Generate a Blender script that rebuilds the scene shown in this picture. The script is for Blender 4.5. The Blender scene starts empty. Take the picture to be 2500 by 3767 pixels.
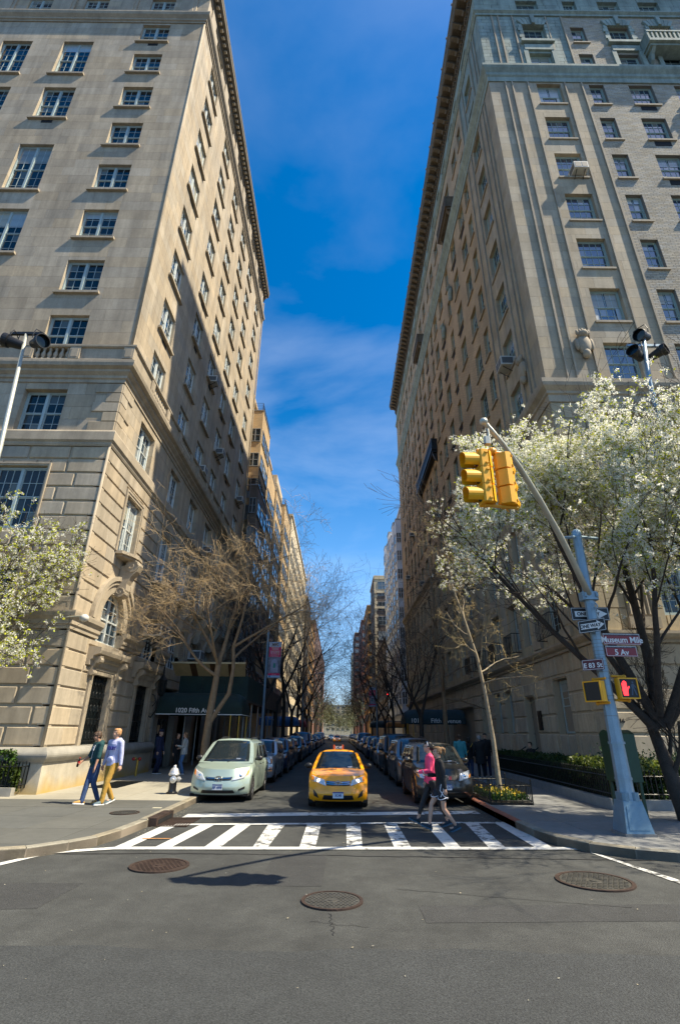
import bpy, math, random
import numpy as np
from mathutils import Vector, Matrix, Euler
random.seed(7)
R=math.radians
S=bpy.context.scene
# ---------------- camera, sky, sun, exposure ----------------
cam_d=bpy.data.cameras.new("camera"); cam=bpy.data.objects.new("camera",cam_d); S.collection.objects.link(cam)
S.camera=cam
cam_d.sensor_fit='VERTICAL'; cam_d.sensor_height=36.0; cam_d.lens=1845/3767*36; cam_d.clip_end=5000; cam_d.clip_start=.1
cam_d.shift_x=-4.2/3767
CAMP=Vector((0,0,1.92)); PITCH=R(23.744); ROLL=R(.597); YAW=R(.0816)
_f=Vector((math.sin(YAW)*math.cos(PITCH),math.cos(YAW)*math.cos(PITCH),math.sin(PITCH)))
_r=Vector((math.cos(YAW),-math.sin(YAW),0)); _u=_r.cross(_f)
_r2=_r*math.cos(ROLL)+_u*math.sin(ROLL); _u2=-_r*math.sin(ROLL)+_u*math.cos(ROLL)
cam.matrix_world=Matrix(((_r2.x,_u2.x,-_f.x,CAMP.x),(_r2.y,_u2.y,-_f.y,CAMP.y),(_r2.z,_u2.z,-_f.z,CAMP.z),(0,0,0,1)))
SUN=Vector((4.1,-.93,5.95)).normalized()
w=bpy.data.worlds.new("World"); S.world=w; w.use_nodes=True
nt=w.node_tree; N=nt.nodes; Lk=nt.links; N.clear()
out=N.new('ShaderNodeOutputWorld'); bg=N.new('ShaderNodeBackground'); bg.inputs[1].default_value=.095
sky=N.new('ShaderNodeTexSky'); sky.sky_type='NISHITA'; sky.sun_disc=False
sky.sun_elevation=math.asin(SUN.z); sky.sun_rotation=math.atan2(SUN.x,SUN.y); sky.altitude=0; sky.air_density=1.0; sky.dust_density=1.0; sky.ozone_density=2.2
hs=N.new('ShaderNodeHueSaturation'); hs.inputs['Saturation'].default_value=1.6; hs.inputs['Value'].default_value=1.08
Lk.new(sky.outputs[0],hs.inputs['Color'])
tc=N.new('ShaderNodeTexCoord'); mp=N.new('ShaderNodeMapping'); mp.inputs['Location'].default_value=(.9,.35,.2); mp.inputs['Scale'].default_value=(1.5,1.5,4.2); mp.inputs['Rotation'].default_value=(R(18),R(-14),0)
Lk.new(tc.outputs['Generated'],mp.inputs['Vector'])
nz=N.new('ShaderNodeTexNoise'); nz.inputs['Scale'].default_value=1.25; nz.inputs['Detail'].default_value=7; nz.inputs['Roughness'].default_value=.52; nz.inputs['Distortion'].default_value=.25
Lk.new(mp.outputs[0],nz.inputs['Vector'])
cr=N.new('ShaderNodeValToRGB'); cr.color_ramp.elements[0].position=.44; cr.color_ramp.elements[0].color=(0,0,0,1); cr.color_ramp.elements[1].position=.85; cr.color_ramp.elements[1].color=(.45,.45,.45,1)
Lk.new(nz.outputs['Fac'],cr.inputs[0])
sz=N.new('ShaderNodeSeparateXYZ'); Lk.new(tc.outputs['Generated'],sz.inputs[0])
cz=N.new('ShaderNodeMapRange'); cz.interpolation_type='SMOOTHSTEP'; cz.inputs['From Min'].default_value=.80; cz.inputs['From Max'].default_value=.55; cz.inputs['To Min'].default_value=.25; Lk.new(sz.outputs['Z'],cz.inputs['Value'])
cm=N.new('ShaderNodeMath'); cm.operation='MULTIPLY'; Lk.new(cr.outputs[0],cm.inputs[0]); Lk.new(cz.outputs[0],cm.inputs[1])
mx=N.new('ShaderNodeMix'); mx.data_type='RGBA'; Lk.new(cm.outputs[0],mx.inputs['Factor']); Lk.new(hs.outputs[0],mx.inputs['A']); mx.inputs['B'].default_value=(6.5,7.2,8.2,1)
vr=N.new('ShaderNodeMapRange'); vr.interpolation_type='SMOOTHSTEP'; vr.inputs['From Min'].default_value=.62; vr.inputs['From Max'].default_value=.10; vr.inputs['To Max'].default_value=.50; Lk.new(sz.outputs['Z'],vr.inputs['Value'])
mv=N.new('ShaderNodeMix'); mv.data_type='RGBA'; Lk.new(vr.outputs[0],mv.inputs['Factor']); Lk.new(mx.outputs['Result'],mv.inputs['A']); mv.inputs['B'].default_value=(2.6,4.5,7.6,1)   # thin high cirrus veil
Lk.new(mv.outputs['Result'],bg.inputs[0]); Lk.new(bg.outputs[0],out.inputs[0])
sd=bpy.data.lights.new("sun",'SUN'); sd.energy=5.0; sd.angle=R(.53); sd.color=(1,.89,.69)
so=bpy.data.objects.new("sun",sd); S.collection.objects.link(so); so.rotation_euler=(-SUN).to_track_quat('-Z','Y').to_euler(); so.location=SUN*80
S.view_settings.view_transform='Standard'; S.view_settings.look='None'; S.view_settings.gamma=1; S.view_settings.use_curve_mapping=False
S.view_settings.exposure=.97
S.render.engine='CYCLES'; S.cycles.max_bounces=6; S.cycles.diffuse_bounces=4; S.cycles.glossy_bounces=3; S.cycles.transmission_bounces=3; S.cycles.transparent_max_bounces=6
S.cycles.use_denoising=True
COL=S.collection
# ---------------- helpers ----------------
def XF(m,v): return tuple(m@Vector(v))
class MB:
    def __init__(s): s.v=[];s.f=[];s.m=[]
    def add(s,vs,fs,mi=0):
        n=len(s.v); s.v.extend(vs); s.f.extend([tuple(i+n for i in f) for f in fs]); s.m.extend([mi]*len(fs)); return s
    def box(s,x0,x1,y0,y1,z0,z1,mi=0):
        return s.add([(x0,y0,z0),(x1,y0,z0),(x1,y1,z0),(x0,y1,z0),(x0,y0,z1),(x1,y0,z1),(x1,y1,z1),(x0,y1,z1)],
          [(0,3,2,1),(4,5,6,7),(0,1,5,4),(1,2,6,5),(2,3,7,6),(3,0,4,7)],mi)
    def cbox(s,c,sx,sy,sz,mi=0,rz=0,bev=0):
        a,b,h=sx/2,sy/2,sz/2
        if bev>0:
            prof=[(-a+bev,-b),(a-bev,-b),(a,-b+bev),(a,b-bev),(a-bev,b),(-a+bev,b),(-a,b-bev),(-a,-b+bev)]
        else: prof=[(-a,-b),(a,-b),(a,b),(-a,b)]
        cs,sn=math.cos(rz),math.sin(rz)
        P=[(c[0]+x*cs-y*sn,c[1]+x*sn+y*cs) for x,y in prof]
        n=len(P)
        return s.add([(x,y,c[2]-h) for x,y in P]+[(x,y,c[2]+h) for x,y in P],[tuple(range(n))[::-1],tuple(range(n,2*n))]+[(i,(i+1)%n,n+(i+1)%n,n+i) for i in range(n)],mi)
    def tube(s,pts,rad,n=6,mi=0,cap=True):
        pts=[Vector(p) for p in pts]; k=len(pts)
        if not hasattr(rad,'__len__'): rad=[rad]*k
        t0=(pts[1]-pts[0]).normalized(); a=Vector((0,0,1)) if abs(t0.z)<.9 else Vector((1,0,0))
        nrm=t0.cross(a).normalized(); vs=[]
        for i in range(k):
            t=(pts[min(i+1,k-1)]-pts[max(i-1,0)])
            if t.length<1e-9: t=t0
            t.normalize(); nrm=(nrm-t*nrm.dot(t)); 
            if nrm.length<1e-6: nrm=t.cross(Vector((1,0,0)))
            nrm.normalize(); b=t.cross(nrm)
            for j in range(n):
                an=2*math.pi*j/n; vs.append(tuple(pts[i]+(nrm*math.cos(an)+b*math.sin(an))*rad[i]))
        fs=[(i*n+j,i*n+(j+1)%n,(i+1)*n+(j+1)%n,(i+1)*n+j) for i in range(k-1) for j in range(n)]
        if cap: fs+= [tuple(range(n))[::-1],tuple(range((k-1)*n,k*n))]
        return s.add(vs,fs,mi)
    def cyl(s,p,q,r0,r1=None,n=10,mi=0): return s.tube([p,q],[r0,r0 if r1 is None else r1],n,mi)
    def lathe(s,prof,c=(0,0,0),n=12,mi=0,ax='z'):
        vs=[]
        for r,h in prof:
            for j in range(n):
                a=2*math.pi*(j+.5)/n; x,y=r*math.cos(a),r*math.sin(a)
                p=(x,y,h) if ax=='z' else ((h,x,y) if ax=='x' else (x,h,y))
                vs.append((c[0]+p[0],c[1]+p[1],c[2]+p[2]))
        k=len(prof)
        return s.add(vs,[(i*n+j,i*n+(j+1)%n,(i+1)*n+(j+1)%n,(i+1)*n+j) for i in range(k-1) for j in range(n)]+[tuple(range(n))[::-1],tuple(range((k-1)*n,k*n))],mi)
    def ell(s,c,rx,ry,rz,n=10,m=7,mi=0):
        prof=[(max(math.sin(math.pi*i/m),.02),-math.cos(math.pi*i/m)) for i in range(m+1)]
        vs=[(c[0]+rx*r*math.cos(2*math.pi*j/n),c[1]+ry*r*math.sin(2*math.pi*j/n),c[2]+rz*h) for r,h in prof for j in range(n)]
        return s.add(vs,[(i*n+j,i*n+(j+1)%n,(i+1)*n+(j+1)%n,(i+1)*n+j) for i in range(m) for j in range(n)]+[tuple(range(n))[::-1],tuple(range(m*n,(m+1)*n))],mi)
    def prism(s,poly,fn,w0,w1,mi=0):
        n=len(poly)
        return s.add([fn(u,v,w0) for u,v in poly]+[fn(u,v,w1) for u,v in poly],[tuple(range(n))[::-1],tuple(range(n,2*n))]+[(i,(i+1)%n,n+(i+1)%n,n+i) for i in range(n)],mi)
    def block(s,fac,u0,u1,z0,z1,d0,d1,bev=0,mi=0):
        """facade stone: u along, z up, d outwards; bevelled front when bev>0; open at the back"""
        P=fac.P
        if bev<=0:
            vs=[P(u0,d0,z0),P(u1,d0,z0),P(u1,d0,z1),P(u0,d0,z1),P(u0,d1,z0),P(u1,d1,z0),P(u1,d1,z1),P(u0,d1,z1)]
            return s.add(vs,[(4,5,6,7),(0,1,5,4),(1,2,6,5),(2,3,7,6),(3,0,4,7)],mi)
        m=d1-bev; b=bev
        vs=[P(u0,d0,z0),P(u1,d0,z0),P(u1,d0,z1),P(u0,d0,z1),P(u0,m,z0),P(u1,m,z0),P(u1,m,z1),P(u0,m,z1),P(u0+b,d1,z0+b),P(u1-b,d1,z0+b),P(u1-b,d1,z1-b),P(u0+b,d1,z1-b)]
        f=[(8,9,10,11)]
        for a in (0,4): f+=[(a+i,a+(i+1)%4,a+4+(i+1)%4,a+4+i) for i in range(4)]
        return s.add(vs,f,mi)
    def fbox(s,fac,u0,u1,d0,d1,z0,z1,mi=0):
        P=fac.P
        return s.add([P(u0,d0,z0),P(u1,d0,z0),P(u1,d1,z0),P(u0,d1,z0),P(u0,d0,z1),P(u1,d0,z1),P(u1,d1,z1),P(u0,d1,z1)],
          [(0,3,2,1),(4,5,6,7),(0,1,5,4),(1,2,6,5),(2,3,7,6),(3,0,4,7)],mi)
    def fprof(s,fac,prof,u0,u1,mi=0,m0=0,m1=0):
        """moulding: closed profile [(d,z)] swept along u; m0/m1=1 mitres the end by d (outside corner)"""
        n=len(prof)
        vs=[fac.P(u0-m0*d,d,z) for d,z in prof]+[fac.P(u1+m1*d,d,z) for d,z in prof]
        return s.add(vs,[tuple(range(n))[::-1],tuple(range(n,2*n))]+[(i,(i+1)%n,n+(i+1)%n,n+i) for i in range(n)],mi)
def mesh(name,mb,mats,smooth=False,fixn=True):
    me=bpy.data.meshes.new(name); me.from_pydata(mb.v,[],mb.f)
    for m in (mats if isinstance(mats,(list,tuple)) else [mats]): me.materials.append(m)
    if any(mb.m): me.polygons.foreach_set('material_index',mb.m)
    if smooth: me.polygons.foreach_set('use_smooth',[True]*len(mb.f))
    me.update(); return me
def tag(o,label=None,cat=None,group=None,kind=None):
    if label: o['label']=label
    if cat: o['category']=cat
    if group: o['group']=group
    if kind: o['kind']=kind
    return o
def link(name,me,parent=None,loc=None,rot=None):
    o=bpy.data.objects.new(name,me); COL.objects.link(o)
    if parent is not None:
        o.parent=parent
    if loc is not None: o.location=loc
    if rot is not None: o.rotation_euler=rot
    return o
class Root:
    pass
def empty(name,loc,rz=0,**k):
    o=bpy.data.objects.new(name,None); COL.objects.link(o); o.location=loc; o.rotation_euler=(0,0,rz); o.empty_display_size=.2
    tag(o,**k); return o
def wpart(name,mb,mats,root,smooth=False,**k):
    """part modelled in world coordinates under an unrotated empty"""
    o=link(name,mesh(name,mb,mats,smooth),root,loc=tuple(-root.location)); tag(o,**k); return o
def part(name,mb,mats,parent,smooth=False,loc=None,rot=None,**k):
    o=link(name,mesh(name,mb,mats,smooth) if isinstance(mb,MB) else mb,parent,loc,rot); tag(o,**k); return o
def single(name,mb,mats,label,cat,smooth=False,group=None,kind=None,loc=None):
    o=link(name,mesh(name,mb,mats,smooth) if isinstance(mb,MB) else mb,None,loc); return tag(o,label,cat,group,kind)
def struct(name,mb,mats,smooth=False,parent=None):
    o=link(name,mesh(name,mb,mats,smooth),parent)
    if parent is None: o['kind']='structure'
    return o
KIDS={}
def copy_tree(o,parent=None):
    c=o.copy(); COL.objects.link(c); c.parent=parent
    for ch in o.children: copy_tree(ch,c)
    return c
# ---------------- materials ----------------
def M(name,col,rough=.7,metal=0,spec=.5,noise=None,bump=0,bscale=40,rnd=0,emit=None,coat=0,streak=None,aniso=None):
    m=bpy.data.materials.new(name); m.use_nodes=True; t=m.node_tree; n=t.nodes; l=t.links
    b=n['Principled BSDF']; b.inputs['Base Color'].default_value=(*col,1); b.inputs['Roughness'].default_value=rough; b.inputs['Metallic'].default_value=metal
    b.inputs['Specular IOR Level'].default_value=spec; b.inputs['Coat Weight'].default_value=coat
    if coat: b.inputs['Coat Roughness'].default_value=.04
    src=None
    tcn=n.new('ShaderNodeTexCoord')
    def mul(a_socket,val_socket):
        x=n.new('ShaderNodeMix'); x.data_type='RGBA'; x.blend_type='MULTIPLY'; x.inputs['Factor'].default_value=1
        if a_socket is None: x.inputs['A'].default_value=(*col,1)
        else: l.new(a_socket,x.inputs['A'])
        l.new(val_socket,x.inputs['B']); return x.outputs['Result']
    def ramp(fac,lo,hi):
        r=n.new('ShaderNodeMapRange'); r.inputs['From Min'].default_value=.3; r.inputs['From Max'].default_value=.7
        r.inputs['To Min'].default_value=lo; r.inputs['To Max'].default_value=hi; l.new(fac,r.inputs['Value']); return r.outputs[0]
    if noise:
        for sc,amp in ([noise] if not isinstance(noise,list) else noise):
            z=n.new('ShaderNodeTexNoise'); z.inputs['Scale'].default_value=sc; z.inputs['Detail'].default_value=6; z.inputs['Roughness'].default_value=.6
            l.new(tcn.outputs['Object'],z.inputs['Vector']); src=mul(src,ramp(z.outputs['Fac'],1-amp,1+amp))
    if streak:
        mpn=n.new('ShaderNodeMapping'); mpn.inputs['Scale'].default_value=streak[0]; l.new(tcn.outputs['Object'],mpn.inputs['Vector'])
        z=n.new('ShaderNodeTexNoise'); z.inputs['Scale'].default_value=1; z.inputs['Detail'].default_value=7; z.inputs['Roughness'].default_value=.65
        l.new(mpn.outputs[0],z.inputs['Vector']); src=mul(src,ramp(z.outputs['Fac'],1-streak[1],1+streak[1]*.6))
    if rnd:
        oi=n.new('ShaderNodeObjectInfo'); g=n.new('ShaderNodeNewGeometry'); a=n.new('ShaderNodeMath'); a.operation='ADD'; fr=n.new('ShaderNodeMath'); fr.operation='FRACT'
        l.new(oi.outputs['Random'],a.inputs[0]); l.new(g.outputs['Random Per Island'],a.inputs[1]); l.new(a.outputs[0],fr.inputs[0])
        r=n.new('ShaderNodeMapRange'); r.inputs['To Min'].default_value=1-rnd; r.inputs['To Max'].default_value=1+rnd; l.new(fr.outputs[0],r.inputs['Value'])
        src=mul(src,r.outputs[0])
        # slight hue drift
        wv=n.new('ShaderNodeMath'); wv.operation='MULTIPLY'; wv.inputs[1].default_value=7.31; l.new(fr.outputs[0],wv.inputs[0]); f2=n.new('ShaderNodeMath'); f2.operation='FRACT'; l.new(wv.outputs[0],f2.inputs[0])
        cm=n.new('ShaderNodeMix'); cm.data_type='RGBA'; cm.inputs['A'].default_value=(1+rnd*.35,1,1-rnd*.5,1); cm.inputs['B'].default_value=(1-rnd*.25,1,1+rnd*.5,1); l.new(f2.outputs[0],cm.inputs['Factor'])
        src=mul(src,cm.outputs['Result'])
    if src is not None: l.new(src,b.inputs['Base Color'])
    if bump:
        z=n.new('ShaderNodeTexNoise'); z.inputs['Scale'].default_value=bscale; z.inputs['Detail'].default_value=5; l.new(tcn.outputs['Object'],z.inputs['Vector'])
        bp=n.new('ShaderNodeBump'); bp.inputs['Strength'].default_value=bump; bp.inputs['Distance'].default_value=.02; l.new(z.outputs['Fac'],bp.inputs['Height']); l.new(bp.outputs[0],b.inputs['Normal'])
    if emit: b.inputs['Emission Color'].default_value=(*emit[0],1); b.inputs['Emission Strength'].default_value=emit[1]
    return m
def translucent(m,f=.45):
    t=m.node_tree;n=t.nodes;l=t.links;b=n['Principled BSDF'];o=n['Material Output'];tr=n.new('ShaderNodeBsdfTranslucent');mx=n.new('ShaderNodeMixShader');mx.inputs[0].default_value=f
    if b.inputs['Base Color'].links: l.new(b.inputs['Base Color'].links[0].from_socket,tr.inputs[0])
    else: tr.inputs[0].default_value=b.inputs['Base Color'].default_value
    l.new(b.outputs[0],mx.inputs[1]);l.new(tr.outputs[0],mx.inputs[2]);l.new(mx.outputs[0],o.inputs[0]);return m
def glassmat(name,dark=(.015,.022,.028),blind=(.30,.29,.25),p=.3,ior=1.9,wob=.06,tint=None):
    m=bpy.data.materials.new(name); m.use_nodes=True; t=m.node_tree; n=t.nodes; l=t.links; b=n['Principled BSDF']
    b.inputs['Roughness'].default_value=.03; b.inputs['IOR'].default_value=ior
    oi=n.new('ShaderNodeObjectInfo'); g=n.new('ShaderNodeNewGeometry'); a=n.new('ShaderNodeMath'); a.operation='ADD'; fr=n.new('ShaderNodeMath'); fr.operation='FRACT'
    l.new(oi.outputs['Random'],a.inputs[0]); l.new(g.outputs['Random Per Island'],a.inputs[1]); l.new(a.outputs[0],fr.inputs[0])
    r=n.new('ShaderNodeMapRange'); r.inputs['From Min'].default_value=1-p; r.inputs['From Max'].default_value=1.0; l.new(fr.outputs[0],r.inputs['Value'])
    x=n.new('ShaderNodeMix'); x.data_type='RGBA'; x.inputs['A'].default_value=(*dark,1); x.inputs['B'].default_value=(*blind,1); l.new(r.outputs[0],x.inputs['Factor']); l.new(x.outputs['Result'],b.inputs['Base Color'])
    tcn=n.new('ShaderNodeTexCoord'); z=n.new('ShaderNodeTexNoise'); z.inputs['Scale'].default_value=1.3; z.inputs['Detail'].default_value=2; l.new(tcn.outputs['Object'],z.inputs['Vector'])
    bp=n.new('ShaderNodeBump'); bp.inputs['Strength'].default_value=wob; bp.inputs['Distance'].default_value=.2; l.new(z.outputs['Fac'],bp.inputs['Height']); l.new(bp.outputs[0],b.inputs['Normal'])
    return m
class Fac:
    def __init__(s,k,c): s.k=k; s.c=c
    def P(s,u,d,z):
        if s.k=='F': return (u,s.c-d,z)
        if s.k=='L': return (s.c+d,u,z)
        if s.k=='R': return (s.c-d,u,z)
    @property
    def rz(s): return {'F':0,'L':math.pi/2,'R':-math.pi/2}[s.k]
    @property
    def n(s): return {'F':Vector((0,-1,0)),'L':Vector((1,0,0)),'R':Vector((-1,0,0))}[s.k]
def cut(rects,h):
    out=[]
    for (a,b,c,d) in rects:
        u0,u1,z0,z1=h
        if u1<=a or u0>=b or z1<=c or z0>=d: out.append((a,b,c,d)); continue
        if u0>a: out.append((a,u0,c,d))
        if u1<b: out.append((u1,b,c,d))
        m0,m1=max(a,u0),min(b,u1)
        if z0>c: out.append((m0,m1,c,z0))
        if z1<d: out.append((m0,m1,z1,d))
    return [r for r in out if r[1]-r[0]>.02 and r[3]-r[2]>.02]
def courses(u0,u1,z0,z1,ch,bw,holes=(),stag=.5,jit=.25,seed=1):
    rng=random.Random(seed); n=max(1,round((z1-z0)/ch)); h=(z1-z0)/n; out=[]
    for i in range(n):
        za,zb=z0+i*h,z0+(i+1)*h; hs=[q for q in holes if q[2]<zb and q[3]>za]
        us=[u0]; x=u0+bw*(stag if i%2 else 1)*(1+rng.uniform(-jit,jit))
        while x<u1-bw*.35: us.append(x); x+=bw*(1+rng.uniform(-jit,jit))
        us.append(u1)
        for a,b in zip(us,us[1:]):
            rs=[(a,b,za,zb)]
            for q in hs: rs=cut(rs,q)
            out+=rs
    return out
class Stones:
    """collects facade stones of one building; the largest 300 in the picture become parts, the rest one part"""
    def __init__(s,root,name,mat,limit=300): s.root=root;s.name=name;s.mat=mat;s.l=[];s.limit=limit
    def add(s,fac,rects,d0,d1,gap=.012,bev=0):
        g=gap/2
        for a,b,c,d in rects:
            if b-a<.05+gap or d-c<.05+gap: 
                if b-a<gap*2 or d-c<gap*2: continue
            s.l.append((fac,a+g,b-g,c+g,d-g,d0,d1,min(bev,(b-a)*.3,(d-c)*.3)))
    def emit(s):
        def key(q):
            c=Vector(q[0].P((q[1]+q[2])/2,q[6],(q[3]+q[4])/2)); v=CAMP-c; D=v.length
            dep=(c-CAMP).dot(_f)
            if dep<1: return 0
            x=(c-CAMP).dot(_r2)/dep; y=(c-CAMP).dot(_u2)/dep
            if abs(x)>.70 or abs(y)>1.04: return 0
            return (q[2]-q[1])*(q[4]-q[3])*max(v.dot(q[0].n)/D,0)/D**2
        L=sorted(s.l,key=key,reverse=True)
        for q in L[:s.limit]:
            mb=MB(); mb.block(*q); wpart(s.name,mb,s.mat,s.root)
        if L[s.limit:]:
            mb=MB()
            for q in L[s.limit:]: mb.block(*q)
            wpart(s.name,mb,s.mat,s.root,kind='stuff')
# ------- windows: prototypes are local (x along the wall, -y outward, z up from the sill), copied with their panes -------
WIN={}
def window_proto(key,w,h,nc,nr,lights,frame,glass,split=True,rail=True,arch=0):
    """lights sashes side by side (mullions between), each nc x nr panes in two sashes. origin: centre of the bottom"""
    if key in WIN: return WIN[key]
    fr=MB(); fw=.07
    panes=[]
    fr.box(-w/2,-w/2+fw,-.06,.06,0,h); fr.box(w/2-fw,w/2,-.06,.06,0,h); fr.box(-w/2+fw,w/2-fw,-.06,.06,0,fw); fr.box(-w/2+fw,w/2-fw,-.06,.06,h-fw,h)
    lw=(w-2*fw)/lights
    for i in range(lights):
        a=-w/2+fw+i*lw; b=a+lw
        if i: fr.box(a-.055,a+.055,-.075,.055,fw,h-fw)
        a2=a+(.055 if i else 0); b2=b-(.055 if i<lights-1 else 0)
        mid=fw+(h-2*fw)*.5
        for k,(z0,z1,yo) in enumerate(((fw,mid,.02),(mid,h-fw,-.012)) if rail else ((fw,h-fw,0),)):
            st=.04
            fr.box(a2,a2+st,yo-.022,yo+.022,z0,z1); fr.box(b2-st,b2,yo-.022,yo+.022,z0,z1); fr.box(a2+st,b2-st,yo-.022,yo+.022,z0,z0+st); fr.box(a2+st,b2-st,yo-.022,yo+.022,z1-st,z1)
            ga,gb,gc,gd=a2+st,b2-st,z0+st,z1-st; n2=nr
            for c in range(1,nc): x=ga+(gb-ga)*c/nc; fr.box(x-.011,x+.011,yo-.018,yo+.018,gc,gd)
            for r in range(1,n2): z=gc+(gd-gc)*r/n2; fr.box(ga,gb,yo-.016,yo+.016,z-.011,z+.011)
            for c in range(nc):
                for r in range(n2):
                    panes.append((ga+(gb-ga)*c/nc+.012,ga+(gb-ga)*(c+1)/nc-.012,yo+.004,gc+(gd-gc)*r/n2+.012,gc+(gd-gc)*(r+1)/n2-.012))
    fme=mesh('window',fr,frame)
    pm=[]
    for (a,b,y,c,d) in panes:
        p=MB(); p.box(-(b-a)/2,(b-a)/2,-.004,.004,-(d-c)/2,(d-c)/2); k2=('pane',round(b-a,3),round(d-c,3),glass.name)
        if k2 not in WIN: WIN[k2]=mesh('pane',p,glass)
        pm.append((WIN[k2],((a+b)/2,y,(c+d)/2)))
    al=MB()
    for (a,b,y,c,d) in panes: al.box(a,b,y-.004,y+.004,c,d)
    WIN[key]=(fme,pm,mesh('pane',al,glass)); return WIN[key]
BLR=random.Random(12); BL={}
def blind_for(key,o):
    if BLR.random()>.42: return
    fme,pm,al=WIN[key]
    if key not in BL:
        v=[q.co for q in fme.vertices]; w=max(q.x for q in v)*2; h=max(q.z for q in v); BL[key]={}
        for f in (.22,.36,.5):
            q=MB(); 
            q.box(-w/2+.12,-.06,.030,.034,h*(1-f),h-.12); q.box(.06,w/2-.12,.030,.034,h*(1-f),h-.12)
            if f>.45:
                for s in (-1,1): q.box(min(s*(w/2-.12),s*(w/2-.32)),max(s*(w/2-.12),s*(w/2-.32)),.036,.040,.12,h*.5)
            BL[key][f]=mesh('blind',q,blindm)
    link('blind',BL[key][BLR.choice((.22,.22,.36,.36,.5))],o,loc=(0,-.058,0))
def put_window(root,key,fac,uc,z,d,near=True):
    fme,pm,al=WIN[key]
    o=link('window',fme,root,loc=Vector(fac.P(uc,d,z))-root.location,rot=(0,0,fac.rz))
    bb=fme.bounds if False else None
    blind_for(key,o)
    if near:
        for me,l in pm: link('pane',me,o,loc=l)
    else: link('pane',al,o)
    return o
def cam_size(p,h=1.0):
    v=Vector(p)-CAMP; return h/max(v.length,.1)
def evaluated(o):
    TMP.collection.objects.link(o)
    with bpy.context.temp_override(scene=TMP,view_layer=TMP.view_layers[0]):
        dg=bpy.context.evaluated_depsgraph_get(); dg.update(); me=bpy.data.meshes.new_from_object(o.evaluated_get(dg))
    TMP.collection.objects.unlink(o); return me
TMP=bpy.data.scenes.new('workbench')
def text_mesh(s,size,mat,font_bold=0,ext=.004,align='CENTER',shear=0,space=1.0):
    c=bpy.data.curves.new('lettering','FONT'); c.body=s; c.size=size; c.align_x=align; c.align_y='CENTER'; c.extrude=ext; c.shear=shear; c.space_character=space; c.offset=font_bold; c.resolution_u=3
    o=bpy.data.objects.new('lettering',c); me=evaluated(o); me.name='lettering'
    bpy.data.objects.remove(o); bpy.data.curves.remove(c)
    me.materials.clear(); me.materials.append(mat); return me
def lettering(s,size,mat,parent,loc,rot=(math.pi/2,0,0),**k):
    return link('lettering',text_mesh(s,size,mat,**k),parent,loc=loc,rot=rot)
# ---------------- shared materials ----------------
lime=M('limestone',(0.368,0.308,0.220),.85,noise=[(.7,.14),(9,.07)],streak=((2.2,2.2,.22),.30),rnd=.12,bump=.12,bscale=30)
lime_trim=M('limestone_trim',(0.344,0.288,0.208),.85,noise=[(1.2,.15),(14,.08)],streak=((3,3,.3),.2),bump=.1)
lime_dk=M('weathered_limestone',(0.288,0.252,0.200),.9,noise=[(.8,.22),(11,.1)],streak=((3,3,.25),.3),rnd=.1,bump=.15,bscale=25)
grey_stone=M('grey_carved_stone',(.255,.305,.265),.85,noise=[(1.0,.2),(12,.1)],streak=((3,3,.25),.28),rnd=.08,bump=.15)
mortar=M('mortar_joint',(.24,.20,.15),.95)
granite=M('granite',(0.288,0.272,0.232),.7,noise=[(3,.12),(60,.12)],bump=.1,streak=((2,2,.5),.25))
wframe=M('shade_toned_window_frame',(.33,.40,.39),.45,noise=(3,.08))  # front frames: their shade is put into a darker colour
wglass3=glassmat('blue_sky_window_glass',dark=(.02,.05,.08),p=.2,ior=2.3)
wframe_l=M('sun_toned_window_frame',(.55,.59,.57),.45,noise=(3,.08))  # side frames: the sunlight on them is put into a lighter colour
wframe_dk=M('dark_window_frame',(.10,.13,.12),.45)
wglass=glassmat('window_glass',dark=(.008,.016,.020),blind=(.12,.14,.13),p=.14,ior=1.45)
wglass2=glassmat('sky_window_glass',dark=(.02,.04,.06),p=.25,ior=1.65)
blindm=M('window_blind',(.26,.28,.25),.5,rnd=.45,coat=1); iron=M('black_iron',(.012,.014,.013),.45,.3)
acmat=M('air_conditioner_enamel',(.55,.53,.47),.55,noise=(5,.1))
dark=M('dark_void',(.006,.006,.007),.9)
# ---------------- ground, roads, sidewalks, markings ----------------
asph=M('asphalt',(.044,.046,.043),.88,noise=[(.35,.28),(1.4,.16),(5,.12),(16,.12),(62,.62),(150,.45)],streak=((1.6,.12,1),.18),bump=.7,bscale=75)
asph2=M('newer_asphalt',(.035,.038,.038),.9,noise=[(.5,.16),(3,.12),(55,.62),(150,.45)],bump=.7,bscale=70)
conc=M('old_sidewalk_concrete',(0.086,0.088,0.079),.9,noise=[(.6,.14),(5,.09),(90,.12)],bump=.2,bscale=60,rnd=.06)
conc2=M('pale_sidewalk_concrete',(0.289,0.269,0.211),.9,noise=[(.6,.10),(5,.07),(80,.1)],bump=.2,bscale=60,rnd=.05)
conc3=M('grey_sidewalk_concrete',(0.180,0.184,0.180),.9,noise=[(.7,.12),(6,.09),(90,.12)],bump=.2,bscale=60,rnd=.06)
kerbm=M('kerb_granite',(0.225,0.203,0.150),.85,noise=[(4,.25),(40,.15)],bump=.3,rnd=.15)
kerbred=M('rust_red_kerb_steel',(.27,.095,.055),.75,noise=[(3,.3),(25,.25)],bump=.3,rnd=.1)
g=MB(); g.add([(-1500,-300,-.03),(1500,-300,-.03),(1500,3000,-.03),(-1500,3000,-.03)],[(0,1,2,3)]); struct('ground',g,asph2)
rd=MB()
xs=[-60,-30]+[ -12+i for i in range(25)]+[30,60]; ys=[-40,-5]+list(range(4,30,2))+[40,60,90,130,200,420]
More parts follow.
